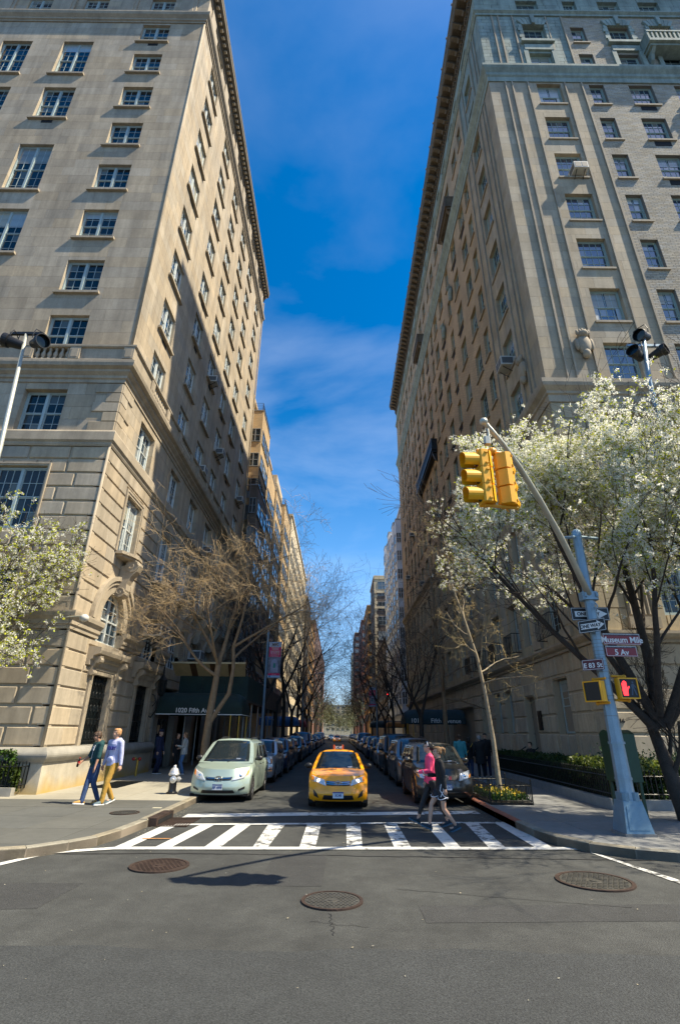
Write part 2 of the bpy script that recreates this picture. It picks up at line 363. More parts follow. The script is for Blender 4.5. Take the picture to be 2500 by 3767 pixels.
rd.v=[(x,y,0) for y in ys for x in xs]; n=len(xs); rd.f=[(j*n+i,j*n+i+1,(j+1)*n+i+1,(j+1)*n+i) for j in range(len(ys)-1) for i in range(n-1)]; rd.m=[0]*len(rd.f)
struct('road',rd,asph)
p=MB(); yy=lambda x:6.12+.05*math.sin(x*1.7)+.03*math.sin(x*5.1+1)
xx=[-14+i*.4 for i in range(71)]
p.v=[(x,yy(x),.004) for x in xx]+[(x,-30,.004) for x in xx]; k=len(xx); p.f=[(i+k,i+k+1,i+1,i) for i in range(k-1)]; p.m=[0]*len(p.f)
struct('asphalt_patch',p,asph2)
asph3=M('utility_cut_asphalt',(.036,.037,.036),.9,noise=[(.6,.2),(4,.14),(58,.62),(150,.45)],bump=.7,bscale=72)
for pl in ([(-5.6,7.1),(-3.5,7.25),(-3.45,8.35),(-5.5,8.25)],[(1.0,6.9),(5.9,7.15),(5.85,7.75),(1.0,7.5)],[(-1.1,8.3),(-.2,8.3),(-.15,10.3),(-1.05,10.3)],[(-.9,21),(.9,21),(.95,29),(-.85,29)]):
    q=MB(); q.add([(x,y,.003) for x,y in pl],[(0,1,2,3)]); struct('asphalt_patch',q,asph3)
crackm=M('tar_seam',(.018,.018,.018),.7)
def ribbon(pts,wd,z):
    mb=MB(); L=[Vector((a,b,z)) for a,b in pts]
    for i,q in enumerate(L):
        t=(L[min(i+1,len(L)-1)]-L[max(i-1,0)]).normalized(); s=Vector((-t.y,t.x,0))*wd/2*(.7+.6*random.random() if wd<.08 else 1)
        mb.v+= [tuple(q+s),tuple(q-s)]
    mb.f=[(2*i,2*i+1,2*i+3,2*i+2) for i in range(len(L)-1)]; mb.m=[0]*len(mb.f); return mb
rng=random.Random(3)
def wob(x0,y0,x1,y1,n,a): return [(x0+(x1-x0)*i/n+rng.uniform(-a,a),y0+(y1-y0)*i/n+rng.uniform(-a,a)) for i in range(n+1)]
for q,wd in ((wob(-8,9.95,-2.2,10.22,30,.02),.05),(wob(-2.2,10.22,8,9.98,44,.02),.035),(wob(-.08,7.2,-.02,6.5,14,.03),.010),(wob(-.3,6.9,.35,6.75,16,.025),.008),(wob(.8,8.2,3.6,7.5,34,.02),.011),(wob(.6,12,.9,34,50,.04),.025)):
    struct('tar_seam',ribbon(q,wd,.006),crackm)
# painted markings (worn)
def paintmat(name,wear):
    m=bpy.data.materials.new(name); m.use_nodes=True; t=m.node_tree; n=t.nodes; l=t.links; b=n['Principled BSDF']; b.inputs['Roughness'].default_value=.75
    tcn=n.new('ShaderNodeTexCoord'); z=n.new('ShaderNodeTexNoise'); z.inputs['Scale'].default_value=3.2; z.inputs['Detail'].default_value=12; z.inputs['Roughness'].default_value=.78; l.new(tcn.outputs['Object'],z.inputs['Vector'])
    c=n.new('ShaderNodeValToRGB'); c.color_ramp.elements[0].position=.36+wear; c.color_ramp.elements[0].color=(.052,.053,.051,1); c.color_ramp.elements[1].position=.43+wear; c.color_ramp.elements[1].color=(.56,.56,.53,1)
    l.new(z.outputs['Fac'],c.inputs[0]); l.new(c.outputs[0],b.inputs['Base Color']); return m
paint=paintmat('road_paint',0.0); paintw=paintmat('worn_road_paint',.075)
def quadsheet(name,pts,m,z=.009,sub=6):
    a,b,c,d=[Vector((x,y,z)) for x,y in pts]; mb=MB()
    for i in range(sub+1):
        t=i/sub; mb.v+=[tuple(a.lerp(d,t)),tuple(b.lerp(c,t))]
    mb.f=[(2*i,2*i+1,2*i+3,2*i+2) for i in range(sub)]; mb.m=[0]*sub
    return part(name,mb,m,XW)
XW=link('crosswalk',None); tag(XW,kind='structure')
def far(x): return 12.98+.10*(x+3.6) if x<3 else 13.65+.05*(x-3)
def near(x): return 10.47+.045*(x+3.6)
for x0,x1,x2,x3,wn in [(-3.97,-3.70,-3.83,-3.52,0),(-3.26,-2.97,-3.05,-2.74,0),(-2.39,-2.10,-2.26,-1.93,0),(-1.52,-1.25,-1.55,-1.17,1),(-.68,-.39,-.68,-.36,1),(.18,.47,.21,.53,1),(1.05,1.36,1.07,1.38,1),(2.0,2.28,2.03,2.33,0),(2.8,3.11,2.99,3.31,1),(3.67,4.0,3.70,4.04,0)]:
    quadsheet('crosswalk_stripe',[(x0,near(x0)+.18),(x1,near(x1)+.18),(x3,far(x3)),(x2,far(x2))],paintw if wn else paint)
quadsheet('crosswalk_line',[(-4.85,10.05),(-4.87,10.27),(-3.9,near(-3.9)+.2),(-3.9,near(-3.9)-.02)],paint,.0135)
for i in range(8):
    a=-3.9+i*1.05; b=a+1.05; quadsheet('crosswalk_line',[(a,near(a)-.02),(a,near(a)+.2),(b,near(b)+.2),(b,near(b)-.02)],paint,.0135)
for i in range(7):
    a=-3.6+i*1.08; b=a+1.08; quadsheet('crosswalk_line',[(a,far(a)-.03),(a,far(a)+.17),(b,far(b)+.17),(b,far(b)-.03)],paint if i in(0,1,5) else paintw,.0135)
quadsheet('avenue_crosswalk_line',[(-4.85,10.03),(-4.9,10.27),(-6.6,6.2),(-6.4,6.0)],paint)
quadsheet('avenue_crosswalk_line',[(4.5,10.6),(4.62,10.42),(5.55,6.1),(5.3,6.1)],paintw)
for i in range(5):
    a=-3.75+i*1.5; b=a+1.5; y=lambda x:14.0+.16*(x+3.75)+(.1 if x<0 else 0)
    quadsheet('stop_line',[(a,y(a)),(a,y(a)+.55),(b,y(b)+.55),(b,y(b))],paint if i in (0,1,3) else paintw)
struct('orange_utility_mark',ribbon(wob(-3.75,11.4,-3.2,11.42,6,.01),.045,.018),M('orange_spray_paint',(.5,.22,.05),.8))
# sidewalks
LK=[(-30,9.5),(-5.6,9.5),(-5.05,9.72),(-4.62,10.25),(-4.34,10.75),(-4.2,11.5),(-4.12,12.7),(-4.1,400),(-30,400)]
RK=[(30,9.7),(5.85,9.85),(5.1,10.15),(4.52,10.6),(4.18,11.2),(4.02,12.0),(3.97,13.0),(3.97,400),(30,400)]
def clip(poly,region):
    A=sum(region[i][0]*region[(i+1)%len(region)][1]-region[(i+1)%len(region)][0]*region[i][1] for i in range(len(region)))
    sg=1 if A>0 else -1
    for i in range(len(region)):
        a,b=region[i],region[(i+1)%len(region)]; out=[]
        ins=lambda p:((b[0]-a[0])*(p[1]-a[1])-(b[1]-a[1])*(p[0]-a[0]))*sg>=-1e-9
        for j in range(len(poly)):
            p,q=poly[j],poly[(j+1)%len(poly)]; ip,iq=ins(p),ins(q)
            if ip: out.append(p)
            if ip!=iq:
                d1=(b[0]-a[0])*(p[1]-a[1])-(b[1]-a[1])*(p[0]-a[0]); d2=(b[0]-a[0])*(q[1]-a[1])-(b[1]-a[1])*(q[0]-a[0]); t=d1/(d1-d2)
                out.append((p[0]+t*(q[0]-p[0]),p[1]+t*(q[1]-p[1])))
        poly=out
        if len(poly)<3: return []
    return poly
def inset(pl,d):  # move kerb line inwards (towards the pavement)
    out=[]
    for i in range(len(pl)):
        a=Vector((*pl[max(i-1,0)],0)); b=Vector((*pl[min(i+1,len(pl)-1)],0)); t=(b-a).normalized(); s=Vector((-t.y,t.x,0)) if d>0 else Vector((t.y,-t.x,0))
        out.append((pl[i][0]+s.x*abs(d),pl[i][1]+s.y*abs(d)))
    return out
def sidewalk(name,K,side,mats):
    root=link(name,None); tag(root,kind='structure')
    line=K[:-1]; inn=inset(line,.17*side)
    region=inn+[(K[-1][0],400)]
    base=MB(); base.prism(K[:-1]+[K[-1]],lambda u,v,w:(u,v,w),-.02,.135); part('sidewalk_bed',base,mortar,root)
    # slabs
    ys=[8.5,10,11.5,13,14.5,16.0,17.5,19,20.5,22,23.5,25,27,29,31,34,37,40,45,50,56,64,74,90,120,400]
    xs=[-30,-24,-18,-15,-12,-10.4,-9.1,-7.6,-6.1,-4.9,-3] if side>0 else [3,5.0,6.3,7.6,9.1,10.5,12,14,17,22,30]
    for y0,y1 in zip(ys,ys[1:]):
        for x0,x1 in zip(xs,xs[1:]):
            if y0>28 and (x1<-9.2 or x0>9.0): continue
            q=clip([(x0+.006,y0+.006),(x1-.006,y0+.006),(x1-.006,y1-.006),(x0+.006,y1-.006)],region)
            if len(q)<3: continue
            mb=MB(); mb.prism(q,lambda u,v,w:(u,v,w),.10,.15+random.uniform(0,.003))
            part('paving_slab',mb,mats[0] if (y1<=16.1) else mats[1],root)
    kr=link('kerb',None); tag(kr,kind='structure')
    L=[Vector((*q,0)) for q in line]; I=[Vector((*q,0)) for q in inn]
    for i in range(len(L)-1):
        ln=(L[i+1]-L[i]).length; m=max(1,round(ln/1.5)) if ln<60 else 0
        if m==0:
            cuts=[0]; x=0
            while x<min(ln,60): x+=random.uniform(1.3,1.9); cuts.append(x/ln)
            cuts.append(1)
        else: cuts=[j/m for j in range(m+1)]
        for a,b in zip(cuts,cuts[1:]):
            e=.006/ln; a2,b2=a+e,b-e
            P0,P1,Q0,Q1=L[i].lerp(L[i+1],a2),L[i].lerp(L[i+1],b2),I[i].lerp(I[i+1],a2),I[i].lerp(I[i+1],b2)
            h=.152+random.uniform(-.008,.012); mb=MB(); c=[P0,P1,Q1,Q0]
            mb.add([(v.x,v.y,-.05) for v in c]+[(v.x,v.y,h-.015) for v in c[:2]]+[(v.x,v.y,h) for v in c[2:]]+[tuple(c[0].lerp(c[3],.12)+Vector((0,0,h))),tuple(c[1].lerp(c[2],.12)+Vector((0,0,h)))],
              [(0,1,5,4),(1,2,6,9,5),(2,3,7,6),(3,0,4,8,7),(4,5,9,8),(8,9,6,7)])
            ym=(P0.y+P1.y)/2
            part('kerb_stone',mb,kerbred if (side<0 and 12.9<ym<19.5 and P0.x<4.3) else kerbm,kr)
sidewalk('left_sidewalk',LK,1,(conc,conc2)); sidewalk('right_sidewalk',RK,-1,(conc3,conc3))
# manhole covers, grates, drain
rusty=M('rusty_cast_iron',(.058,.038,.029),.7,.5,noise=[(6,.35),(60,.25)],bump=.3)
castg=M('worn_cast_iron',(.10,.095,.08),.6,.6,noise=[(5,.25),(50,.25)],bump=.25)
def manhole(c,r,m,label,grid):
    t=empty('manhole_cover',(c[0],c[1],c[2]),label=label,cat='manhole cover',group='round iron covers in the paving')
    mb=MB(); n=40
    def ring(r0,r1,z0,z1):
        mb.add([(q*math.cos(2*math.pi*i/n),q*math.sin(2*math.pi*i/n),z) for q,z in ((r0,z0),(r0,z1),(r1,z1),(r1,z0)) for i in range(n)],[(k*n+i,k*n+(i+1)%n,(k+1)*n+(i+1)%n,(k+1)*n+i) for k in range(3) for i in range(n)])
    ring(r*.9,r,-.01,.016); part('ring',mb,rusty,t)
    mb=MB(); mb.add([(r*.885*math.cos(2*math.pi*i/n),r*.885*math.sin(2*math.pi*i/n),.010) for i in range(n)],[tuple(range(n))]); part('lid',mb,m,t)
    mb=MB(); s=grid
    k=int(r/s)+1
    for i in range(-k,k+1):
        for j in range(-k,k+1):
            x,y=i*s+(s/2 if j%2 else 0),j*s
            if math.hypot(x,y)<r*.82 and math.hypot(x,y)>r*.2: mb.cbox((x,y,.013),s*.62,s*.5,.008)
    mb.lathe([(r*.13,.010),(r*.13,.017),(r*.05,.017)],n=14)
    part('tread_stud',mb,m,t,kind='stuff')
manhole((-2.74,9.33,.004),.45,rusty,'rust brown manhole cover in the avenue asphalt in front of the green minivan',.07)
manhole((-.05,7.65,.004),.385,castg,'grey waffle patterned manhole cover in the middle of the avenue nearest the camera',.055)
manhole((3.69,8.68,.004),.53,castg,'large oval looking iron manhole cover in the avenue before the traffic light pole',.075)
manhole((-4.96,13.6,.15),.33,castg,'small iron cover set in the sidewalk beside the two walking men',.05)
manhole((1.1,31,.004),.36,rusty,'iron manhole cover in the side street behind the taxi',.06)
t=empty('storm_drain',(-4.0,13.4,0),label='rusted storm drain with curb opening and iron grate at the corner',cat='storm drain')
mb=MB(); mb.box(-.17,.06,-.62,.62,.0,.165); mb2=MB(); mb2.box(.06,.064,-.5,.5,.03,.12); part('drain_hood',mb,rusty,t); part('drain_opening',mb2,dark,t)
mb=MB(); mb.box(.07,.72,-.62,.62,.0,.006); part('pit',mb,dark,t)
for i in range(11): mb=MB(); mb.box(.07+i*.062,.07+i*.062+.03,-.62,.62,.002,.02); part('grate_bar',mb,rusty,t)
for y in (-.62,0,.58):
    mb=MB(); mb.box(.07,.72,y,y+.04,.004,.018); part('grate_frame',mb,rusty,t)
mb=MB(); mb.cbox((-4.5,14.5,.153),.22,.12,.006); single('utility_plate',mb,M('pale_utility_plate',(.45,.42,.30),.7),'small pale utility plate set in the left sidewalk by the curb','utility plate')
# cellar grating in the left pavement
t=empty('sidewalk_grating',(-7.85,20.35,.15),label='dark steel grating set in the pale sidewalk beside the corner building',cat='grating')
mb=MB(); mb.box(-.5,.5,-1.3,1.3,.001,.004); part('pit',mb,dark,t)
for i in range(26): mb=MB(); mb.box(-.5,.5,-1.3+i*.1,-1.3+i*.1+.03,.004,.012); part('grate_bar',mb,iron,t)

rg_=np.random.default_rng(5); q=MB()
for i in range(420):
    u=rg_.uniform(); 
    if i<200: x,y,z=-4.05+abs(rg_.normal())*.16,rg_.uniform(11.5,18),.007
    elif i<330: x,y,z=3.9-abs(rg_.normal())*.2,rg_.uniform(11.5,18),.007
    else: x,y,z=rg_.uniform(-7,7),rg_.uniform(5,14),.011
    a=rg_.uniform(0,6.3); r=rg_.uniform(.006,.02); q.add([(x+r*math.cos(a+k*1.57)*(1 if k%2 else .5),y+r*math.sin(a+k*1.57)*(1 if k%2 else .5),z+.004*(k%2)) for k in range(4)],[(0,1,2,3)])
o=struct('street_litter',q,M('fallen_petal',(.38,.35,.26),.8,rnd=.3)); o['kind']='stuff'; o['label']='tiny fallen petals and grit scattered in the gutters and on the asphalt'
# ---------------- left corner building ----------------
LX,LY=-9.2,17.3
LB=empty('apartment_building',(LX,LY,.15),label='tan limestone corner apartment house with rusticated base and sunlit street side, left of the taxi',cat='building')
F1=Fac('F',LY); F2=Fac('L',LX); LE=43.9
mb=MB(); mb.box(-27,LX-.34,LY+.34,LE,0,48.9); wpart('wall_core',mb,mortar,LB)
FL=[12.93,17.12,20.64,24.28,27.91,31.66,35.24,38.84,42.34]; WH=2.1
c1=(-12.4,1.78)
fh=[]; fw_=[]
for z in FL: fw_.append((c1[0],z,c1[1],WH,'a'))
for uc in (-17.05,-20.95,-24.7):
    for z,h in ((12.93,2.1),(17.12,3.6),(23.17,3.2),(27.8,3.9),(34.09,3.1),(38.6,3.7)): fw_.append((uc,z,1.9,h,'b%g'%h))
SC=[(20.45,1.8),(24.95,1.72),(28.75,1.75),(32.55,1.72),(36.2,1.78),(40.8,1.78)]
sw_=[(u,z,w,WH,'s%g'%w) for u,w in SC for z in FL]
window_proto('a',1.78,WH,2,2,2,wframe,wglass)
for h in (2.1,3.6,3.2,3.9,3.1,3.7): window_proto('b%g'%h,1.9,h,2,3 if h>3 else 2,2,wframe,wglass)
for w in (1.8,1.72,1.75,1.78): window_proto('s%g'%w,w,WH,2,2,2,wframe_l,wglass2)
SILL={}
def sill(win,w,fac_d,deep=.30,h=.13,ov=.17,m=None):
    k=(w,fac_d,h,ov,(m or lime_trim).name)
    if k not in SILL:
        b=MB(); b.box(-w/2-ov,w/2+ov,-deep-.0,.05,-h,0); SILL[k]=mesh('sill',b,m or lime_trim)
    link('sill',SILL[k],win)
holesF=[]; holesS=[]
UD=-.08; WD=-.30
near_ok=lambda fac,u,z: (Vector(fac.P(u,0,z))-CAMP).length<38 
for u,z,w,h,k in fw_:
    o=put_window(LB,k,F1,u,z,UD-.22,near=u>-23); holesF.append((u-w/2,u+w/2,z,z+h)); 
    if z>16 : sill(o,w,-.3,deep=.36)
for i,(u,z,w,h,k) in enumerate(sw_):
    o=put_window(LB,k,F2,u,z,UD-.2,near=u<26 and z<32); holesS.append((u-w/2,u+w/2,z,z+h))
    if z>16: sill(o,w,-.3,deep=.36)
# small ventilation slots below some sills
def slot(fac,u,z,d):
    b=MB(); b.fbox(fac,u-.32,u+.32,d-.1,d+.006,z-.42,z-.16); wpart('wall_vent',b,dark,LB)
for q in ((c1[0]+.1,42.34),(-17.05,34.09)): slot(F1,*q,UD)
for u,z in ((20.45,35.24),(20.45,31.66),(24.95,27.91),(24.95,24.28),(28.75,24.28),(28.75,31.66),(32.55,24.28),(24.95,17.12),(20.45,20.64),(36.2,24.28),(28.75,17.12),(36.2,20.64)): slot(F2,u,z,UD)
RS_=Stones(LB,'rusticated_block',lime); AS_=Stones(LB,'ashlar_stone',lime)
# rusticated base z 1.43..12.3 ; openings
arches=[(20.55,2.0),(25.0,1.95),(28.8,1.8),(32.6,1.8),(36.3,1.8),(40.8,1.95)]
hR=[(-13.5,-11.38,8.75,11.45),(-13.3,-11.5,5.05,7.2),(-13.1,-11.6,1.43,3.9)]
hR+=[(u-1.05,u+1.05,8.75,11.45) for u in (-17.05,-20.95,-24.7)]
hS=[]
for u,w in SC: hS.append((u-1.0,u+1.0,8.62,11.55))
ch=(12.3-1.43)/18
def archhole(u,Ro,z):
    if z>=7.78 or z<5.1-.3: return None
    t=max(z-5.75,0)/2.03
    return Ro*math.sqrt(max(0,1-t*t)) if z>=5.70 else 1.1
for i in range(18):
    za=1.43+i*ch; zb=za+ch
    hs=list(hS)
    for u,Ro in arches:
        if zb>5.1 and za<7.78:
            W=max(archhole(u,Ro,max(za,5.75)) or 0,.0)
            hs.append((u-W,u+W,za-.01,zb+.01))
    if za<5.75 and zb>5.1: hs+= [(17.3,45,max(za,5.08),min(zb,5.68))]
    for u in (20.55,25.05): 
        hs.append((u-1.12,u+1.12,.9,4.12)); hs.append((u-1.6,u+1.7,4.1,4.8))
    hs.append((26.9,45,0,4.0))
    rects=courses(17.3,LE,za,zb,ch,1.3,hs,.55 if i%2 else 1.0,.22,100+i)
    # long bed joints are deep, upright joints fine
    for a,b,c,d in rects:
        if b-a>.1 and d-c>.08: RS_.l.append((F2,a+.004,b-.004,c+.03,d-.03,-.32,0,.022))
    RS_.add(F1,courses(-27,LX,za,zb,ch,1.45,hR,.5 if i%2 else 1.0,.25,i),-.32,0,gap=.075,bev=.03)
# bed joint backing plates with the openings left free
def backing(fac,u0,u1,z0,z1,holes,d,name='joint_bed',m=mortar):
    rs=[(u0,u1,z0,z1)]
    for h in holes: rs=sum([cut([r],h) for r in rs],[])
    q=MB()
    for a,bb,c,dd in rs: q.block(fac,a,bb,c,dd,d-.25,d)
    wpart(name,q,m,LB if fac in(F1,F2) else RB)
jm=M('tan_joint',(.40,.33,.23),.9)  # joint beds in one plain tan, lighter than the mortar
backing(F1,-27,LX-.02,1.43,12.3,hR,-.06,m=jm)
allS=list(hS)+[(u-1.1,u+1.1,5.0,5.8) for u,_ in arches]+[(u-Ro*.5,u+Ro*.5,5.7,7.0) for u,Ro in arches]+[(u-1.12,u+1.12,.9,4.12) for u in (20.55,25.05)]+[(26.9,45,0,4.0)]
backing(F2,17.36,LE,1.43,12.3,allS,-.05,m=jm)
RS_.emit()
# corner bead
b=MB(); b.tube([(LX-.02,LY+.02,1.43),(LX-.02,LY+.02,12.3)],.05,8); b.tube([(LX+UD-.02,LY-UD+.02,17),(LX+UD-.02,LY-UD+.02,44.7)],.055,8); wpart('corner_bead',b,lime_trim,LB,smooth=True)
# second stage and tower walls in plain ashlar
AS_.add(F1,courses(-27,LX,12.95,15.37,.6,1.4,holesF,.5,.25,50),-.32,0,gap=.01); AS_.add(F2,courses(17.3,LE,12.95,15.37,.6,1.4,holesS,.5,.25,51),-.32,0,gap=.01)
AS_.add(F1,courses(-27,LX+UD,16.2,44.65,.68,1.5,holesF,.5,.3,52),-.32,UD,gap=.008); AS_.add(F2,courses(17.3-UD,LE,16.2,44.65,.68,1.6,holesS,.5,.3,53),-.32,UD,gap=.008)
topF=[(u-.8,u+.8,45.95,47.75) for u in (-12.4,-16.9,-20.7,-24.7)]; topS=[(u-.8,u+.8,45.95,47.75) for u,_ in SC]
AS_.add(F1,courses(-27,LX+UD,45.4,48.1,.68,1.5,topF,.5,.3,54),-.32,UD,gap=.008); AS_.add(F2,courses(17.3-UD,LE,45.4,48.1,.68,1.6,topS,.5,.3,55),-.32,UD,gap=.008)
AS_.emit()
window_proto('t',1.6,1.8,2,2,2,wframe,wglass2)
for u in (-12.4,-16.9,-20.7,-24.7): put_window(LB,'t',F1,u,45.95,-.26,near=u>-20)
for u,_ in SC: put_window(LB,'t',F2,u,45.95,-.26,near=False)
QS=Stones(LB,'quoin',lime)
for i in range(5):
    z0=12.97+i*.47; L=.6 if i%2 else 1.1
    QS.l.append((F1,LX-L,LX+.002,z0+.01,z0+.46,0,.05,.02)); QS.l.append((F2,17.3,17.3+(.55 if i%2 else 1.05),z0+.01,z0+.46,0,.05,.02))
QS.emit()
# mouldings: (d,z) profiles, mitred at the corner
def mould(name,prof,m=lime_trim,root=None,fF=F1,fS=F2,uF=(-27,LX),uS=(17.3,LE)):
    root=root or LB; sgn=1 if root is LB else -1
    a=MB(); 
    if sgn>0: a.fprof(fF,prof,uF[0],uF[1],m1=1)
    else: a.fprof(fF,prof,uF[0],uF[1],m0=1)
    wpart(name,a,m,root); a=MB(); a.fprof(fS,prof,uS[0],uS[1],m0=1); return wpart(name,a,m,root)
mould('band_course',[(-.3,12.28),(.03,12.28),(.07,12.36),(.07,12.42),(.15,12.5),(.15,12.88),(.10,12.97),(-.3,12.97)])
mould('cornice',[(-.3,15.36),(.05,15.36),(.05,15.52),(.12,15.56),(.12,15.68),(.26,15.80),(.26,15.9),(.42,15.98),(.46,16.12),(.46,16.22),(-.3,16.3)])
mould('balustrade_rail',[(.10,17.0),(.34,17.0),(.38,17.05),(.38,17.13),(.06,17.13),(.06,17.05)])
mould('balustrade_base',[(-.1,16.24),(.36,16.24),(.36,16.36),(.32,16.4),(-.1,16.4)])
bal=MB(); bal.lathe([(.075,0),(.075,.05),(.045,.08),(.06,.15),(.095,.24),(.085,.32),(.05,.42),(.045,.50),(.07,.54),(.07,.6)],n=10); balm=mesh('baluster',bal,lime_trim,True)
def balus(fac,u0,u1,n):
    for i in range(n): link('baluster',balm,LB,loc=Vector(fac.P(u0+(u1-u0)*(i+.5)/n,.22,16.4))-LB.location)
def pier(fac,u0,u1):
    a=MB(); a.fbox(fac,u0,u1,.04,.36,16.4,17.0); a.fbox(fac,u0+.08,u1-.08,.36,.375,16.48,16.92); wpart('balustrade_pier',a,lime_trim,LB)
def panel(fac,u0,u1):
    a=MB(); a.fbox(fac,u0,u1,.06,.28,16.4,17.0); wpart('balustrade_panel',a,lime_trim,LB)
e=[-27]
for uc in (-24.7,-20.95,-17.05,-12.4):
    panel(F1,e[-1],uc-1.25); pier(F1,uc-1.25,uc-.8); balus(F1,uc-.8,uc+.75,6); pier(F1,uc+.75,uc+1.2); e.append(uc+1.2)
panel(F1,e[-1],LX-.15); pier(F1,LX-.15,LX+.3)
e=[17.3]
for uc,_ in SC:
    panel(F2,e[-1],uc-1.35); pier(F2,uc-1.35,uc-.95); balus(F2,uc-.95,uc+.95,8); pier(F2,uc+.95,uc+1.35); e.append(uc+1.35)
panel(F2,e[-1],LE)
mould('upper_band',[(-.3,44.62),(-.02,44.62),(-.02,44.75),(.06,44.8),(.06,44.95),(.22,45.12),(.27,45.3),(.27,45.42),(-.3,45.5)])
mould('frieze_band',[(-.3,47.95),(.0,47.95),(.0,48.15),(-.3,48.15)])
mould('roof_cornice',[(-.3,48.1),(.02,48.1),(.02,48.25),(.12,48.3),(.12,48.5),(.40,48.58),(.52,48.66),(.52,48.9),(.58,49.05),(.58,49.2),(-.3,49.3)],m=M('dark_cornice',(.13,.105,.07),.85,noise=[(2,.3),(20,.2)]))  # whole cornice in a darker tone than the other trim
dm=MB(); dm.box(-.09,.09,-.20,0,0,.17); dmm=mesh('dentil',dm,lime_trim)
u=-20.
while u<LX: link('dentil',dmm,LB,loc=Vector(F1.P(u,.13,48.32))-LB.location); u+=.42
u=17.6
while u<LE: link('dentil',dmm,LB,loc=Vector(F2.P(u,.13,48.32))-LB.location,rot=(0,0,math.pi/2)); u+=.42
for u in (-10.6,-14.6,-18.8,-22.8): 
    a=MB(); a.fbox(F1,u-.55,u+.55,UD,UD+.1,45.5,47.95); a.fbox(F1,u-.35,u+.35,UD+.1,UD+.14,45.75,47.7); wpart('attic_panel',a,lime_trim,LB)
for u in (18.4,22.7,26.9,30.7,34.4,38.5,42.6):
    a=MB(); a.fbox(F2,u-.45,u+.45,UD,UD+.1,45.5,47.95); wpart('attic_panel',a,lime_trim,LB)
for u in (25,29.5,31,37,40): 
    a=MB(); a.tube([F2.P(u,-.6,49.2),F2.P(u,-.6,50.1)],.05,6); a.ell(F2.P(u,-.6,50.15),.14,.14,.12,8,5); wpart('roof_vent',a,iron,LB)
# windows of the rusticated storeys, with moulded surrounds
def surround(fac,u,w,z0,h,d,root,m=lime_trim,t=.16,name='window_surround'):
    a=MB()
    for s0,s1,e in ((0,t*.55,.03),(t*.55,t,.06)):
        a.fbox(fac,u-w/2-s1,u-w/2-s0,d-.25,d+e,z0,z0+h+s1); a.fbox(fac,u+w/2+s0,u+w/2+s1,d-.25,d+e,z0,z0+h+s1); a.fbox(fac,u-w/2-s0,u+w/2+s0,d-.25,d+e,z0+h+s0,z0+h+s1)
    return wpart(name,a,m,root)
window_proto('r',1.62,2.5,3,2,2,wframe_l,wglass2); window_proto('rf',2.0,2.55,3,2,2,wframe,wglass)
for u,w in SC:
    o=put_window(LB,'r',F2,u,8.75,-.24,near=u<30); surround(F2,u,1.62,8.68,2.6,.0,LB,t=.2)
o=put_window(LB,'rf',F1,-12.44,8.8,-.2); surround(F1,-12.44,2.02,8.75,2.62,0,LB,t=.12)
for u in (-17.05,-20.95,-24.7): put_window(LB,'rf',F1,u,8.8,-.2); surround(F1,u,2.02,8.75,2.62,0,LB,t=.12)
window_proto('fa',1.8,2.1,2,2,2,wframe,wglass); put_window(LB,'fa',F1,-12.4,5.08,-.22); surround(F1,-12.4,1.8,5.05,2.15,0,LB,t=.15)
window_proto('fg',1.5,2.45,2,2,2,wframe,wglass); put_window(LB,'fg',F1,-12.35,1.45,-.24)
# shelf with scrolled keystone over each arch
def scroll(uc,z0):
    a=MB(); w=.21
    S_=[]
    # S curve in the (d,z) plane
    cen=[(.10,7.05),(.17,7.25),(.20,7.5),(.30,7.8),(.46,8.05),(.52,8.28)]; wd=[.17,.19,.15,.17,.22,.26]
    ou=[(d+r,z) for (d,z),r in zip(cen,wd)]; inn=[(-.02,z) for (d,z) in cen]
    a.prism([(d,z) for d,z in inn+ou[::-1]],lambda d,z,u:F2.P(u,d,z+z0),uc-w,uc+w)
    for (dd,zz,rr) in ((.46,8.28,.28),(.13,7.15,.21)):
        a.cyl(F2.P(uc-w-.05,dd,zz+z0),F2.P(uc+w+.05,dd,zz+z0),rr,n=16)
        for s in (-1,1):
            pts=[F2.P(uc+s*(w+.06),dd+rr*(1-.13*t)*.9*math.cos(t*1.15),zz+z0+rr*(1-.13*t)*.9*math.sin(t*1.15)) for t in [i*.45 for i in range(15)]]
            a.tube(pts,.028*rr/.28,5)
    wpart('scroll_keystone',a,lime_trim,LB)
    a=MB(); n=14; outl=[(uc-1.05+2.1*i/n,.30+.36*math.sin(math.pi*i/n)) for i in range(n+1)]
    for zz0,zz1,k in ((8.48,8.56,.86),(8.56,8.68,1.0)):
        pl=[(uc-1.05*k,-.05)]+[(uc+(u-uc)*k,d*k) for u,d in outl]+[(uc+1.05*k,-.05)]
        a.prism(pl,lambda u,d,z:F2.P(u,d,z+z0),zz0,zz1)
    wpart('balcony_shelf',a,lime_trim,LB)
bead=MB(); bead.box(-.035,.035,-.05,.03,-.03,.03); beadm=mesh('archivolt_bead',bead,lime_trim)
NA=26
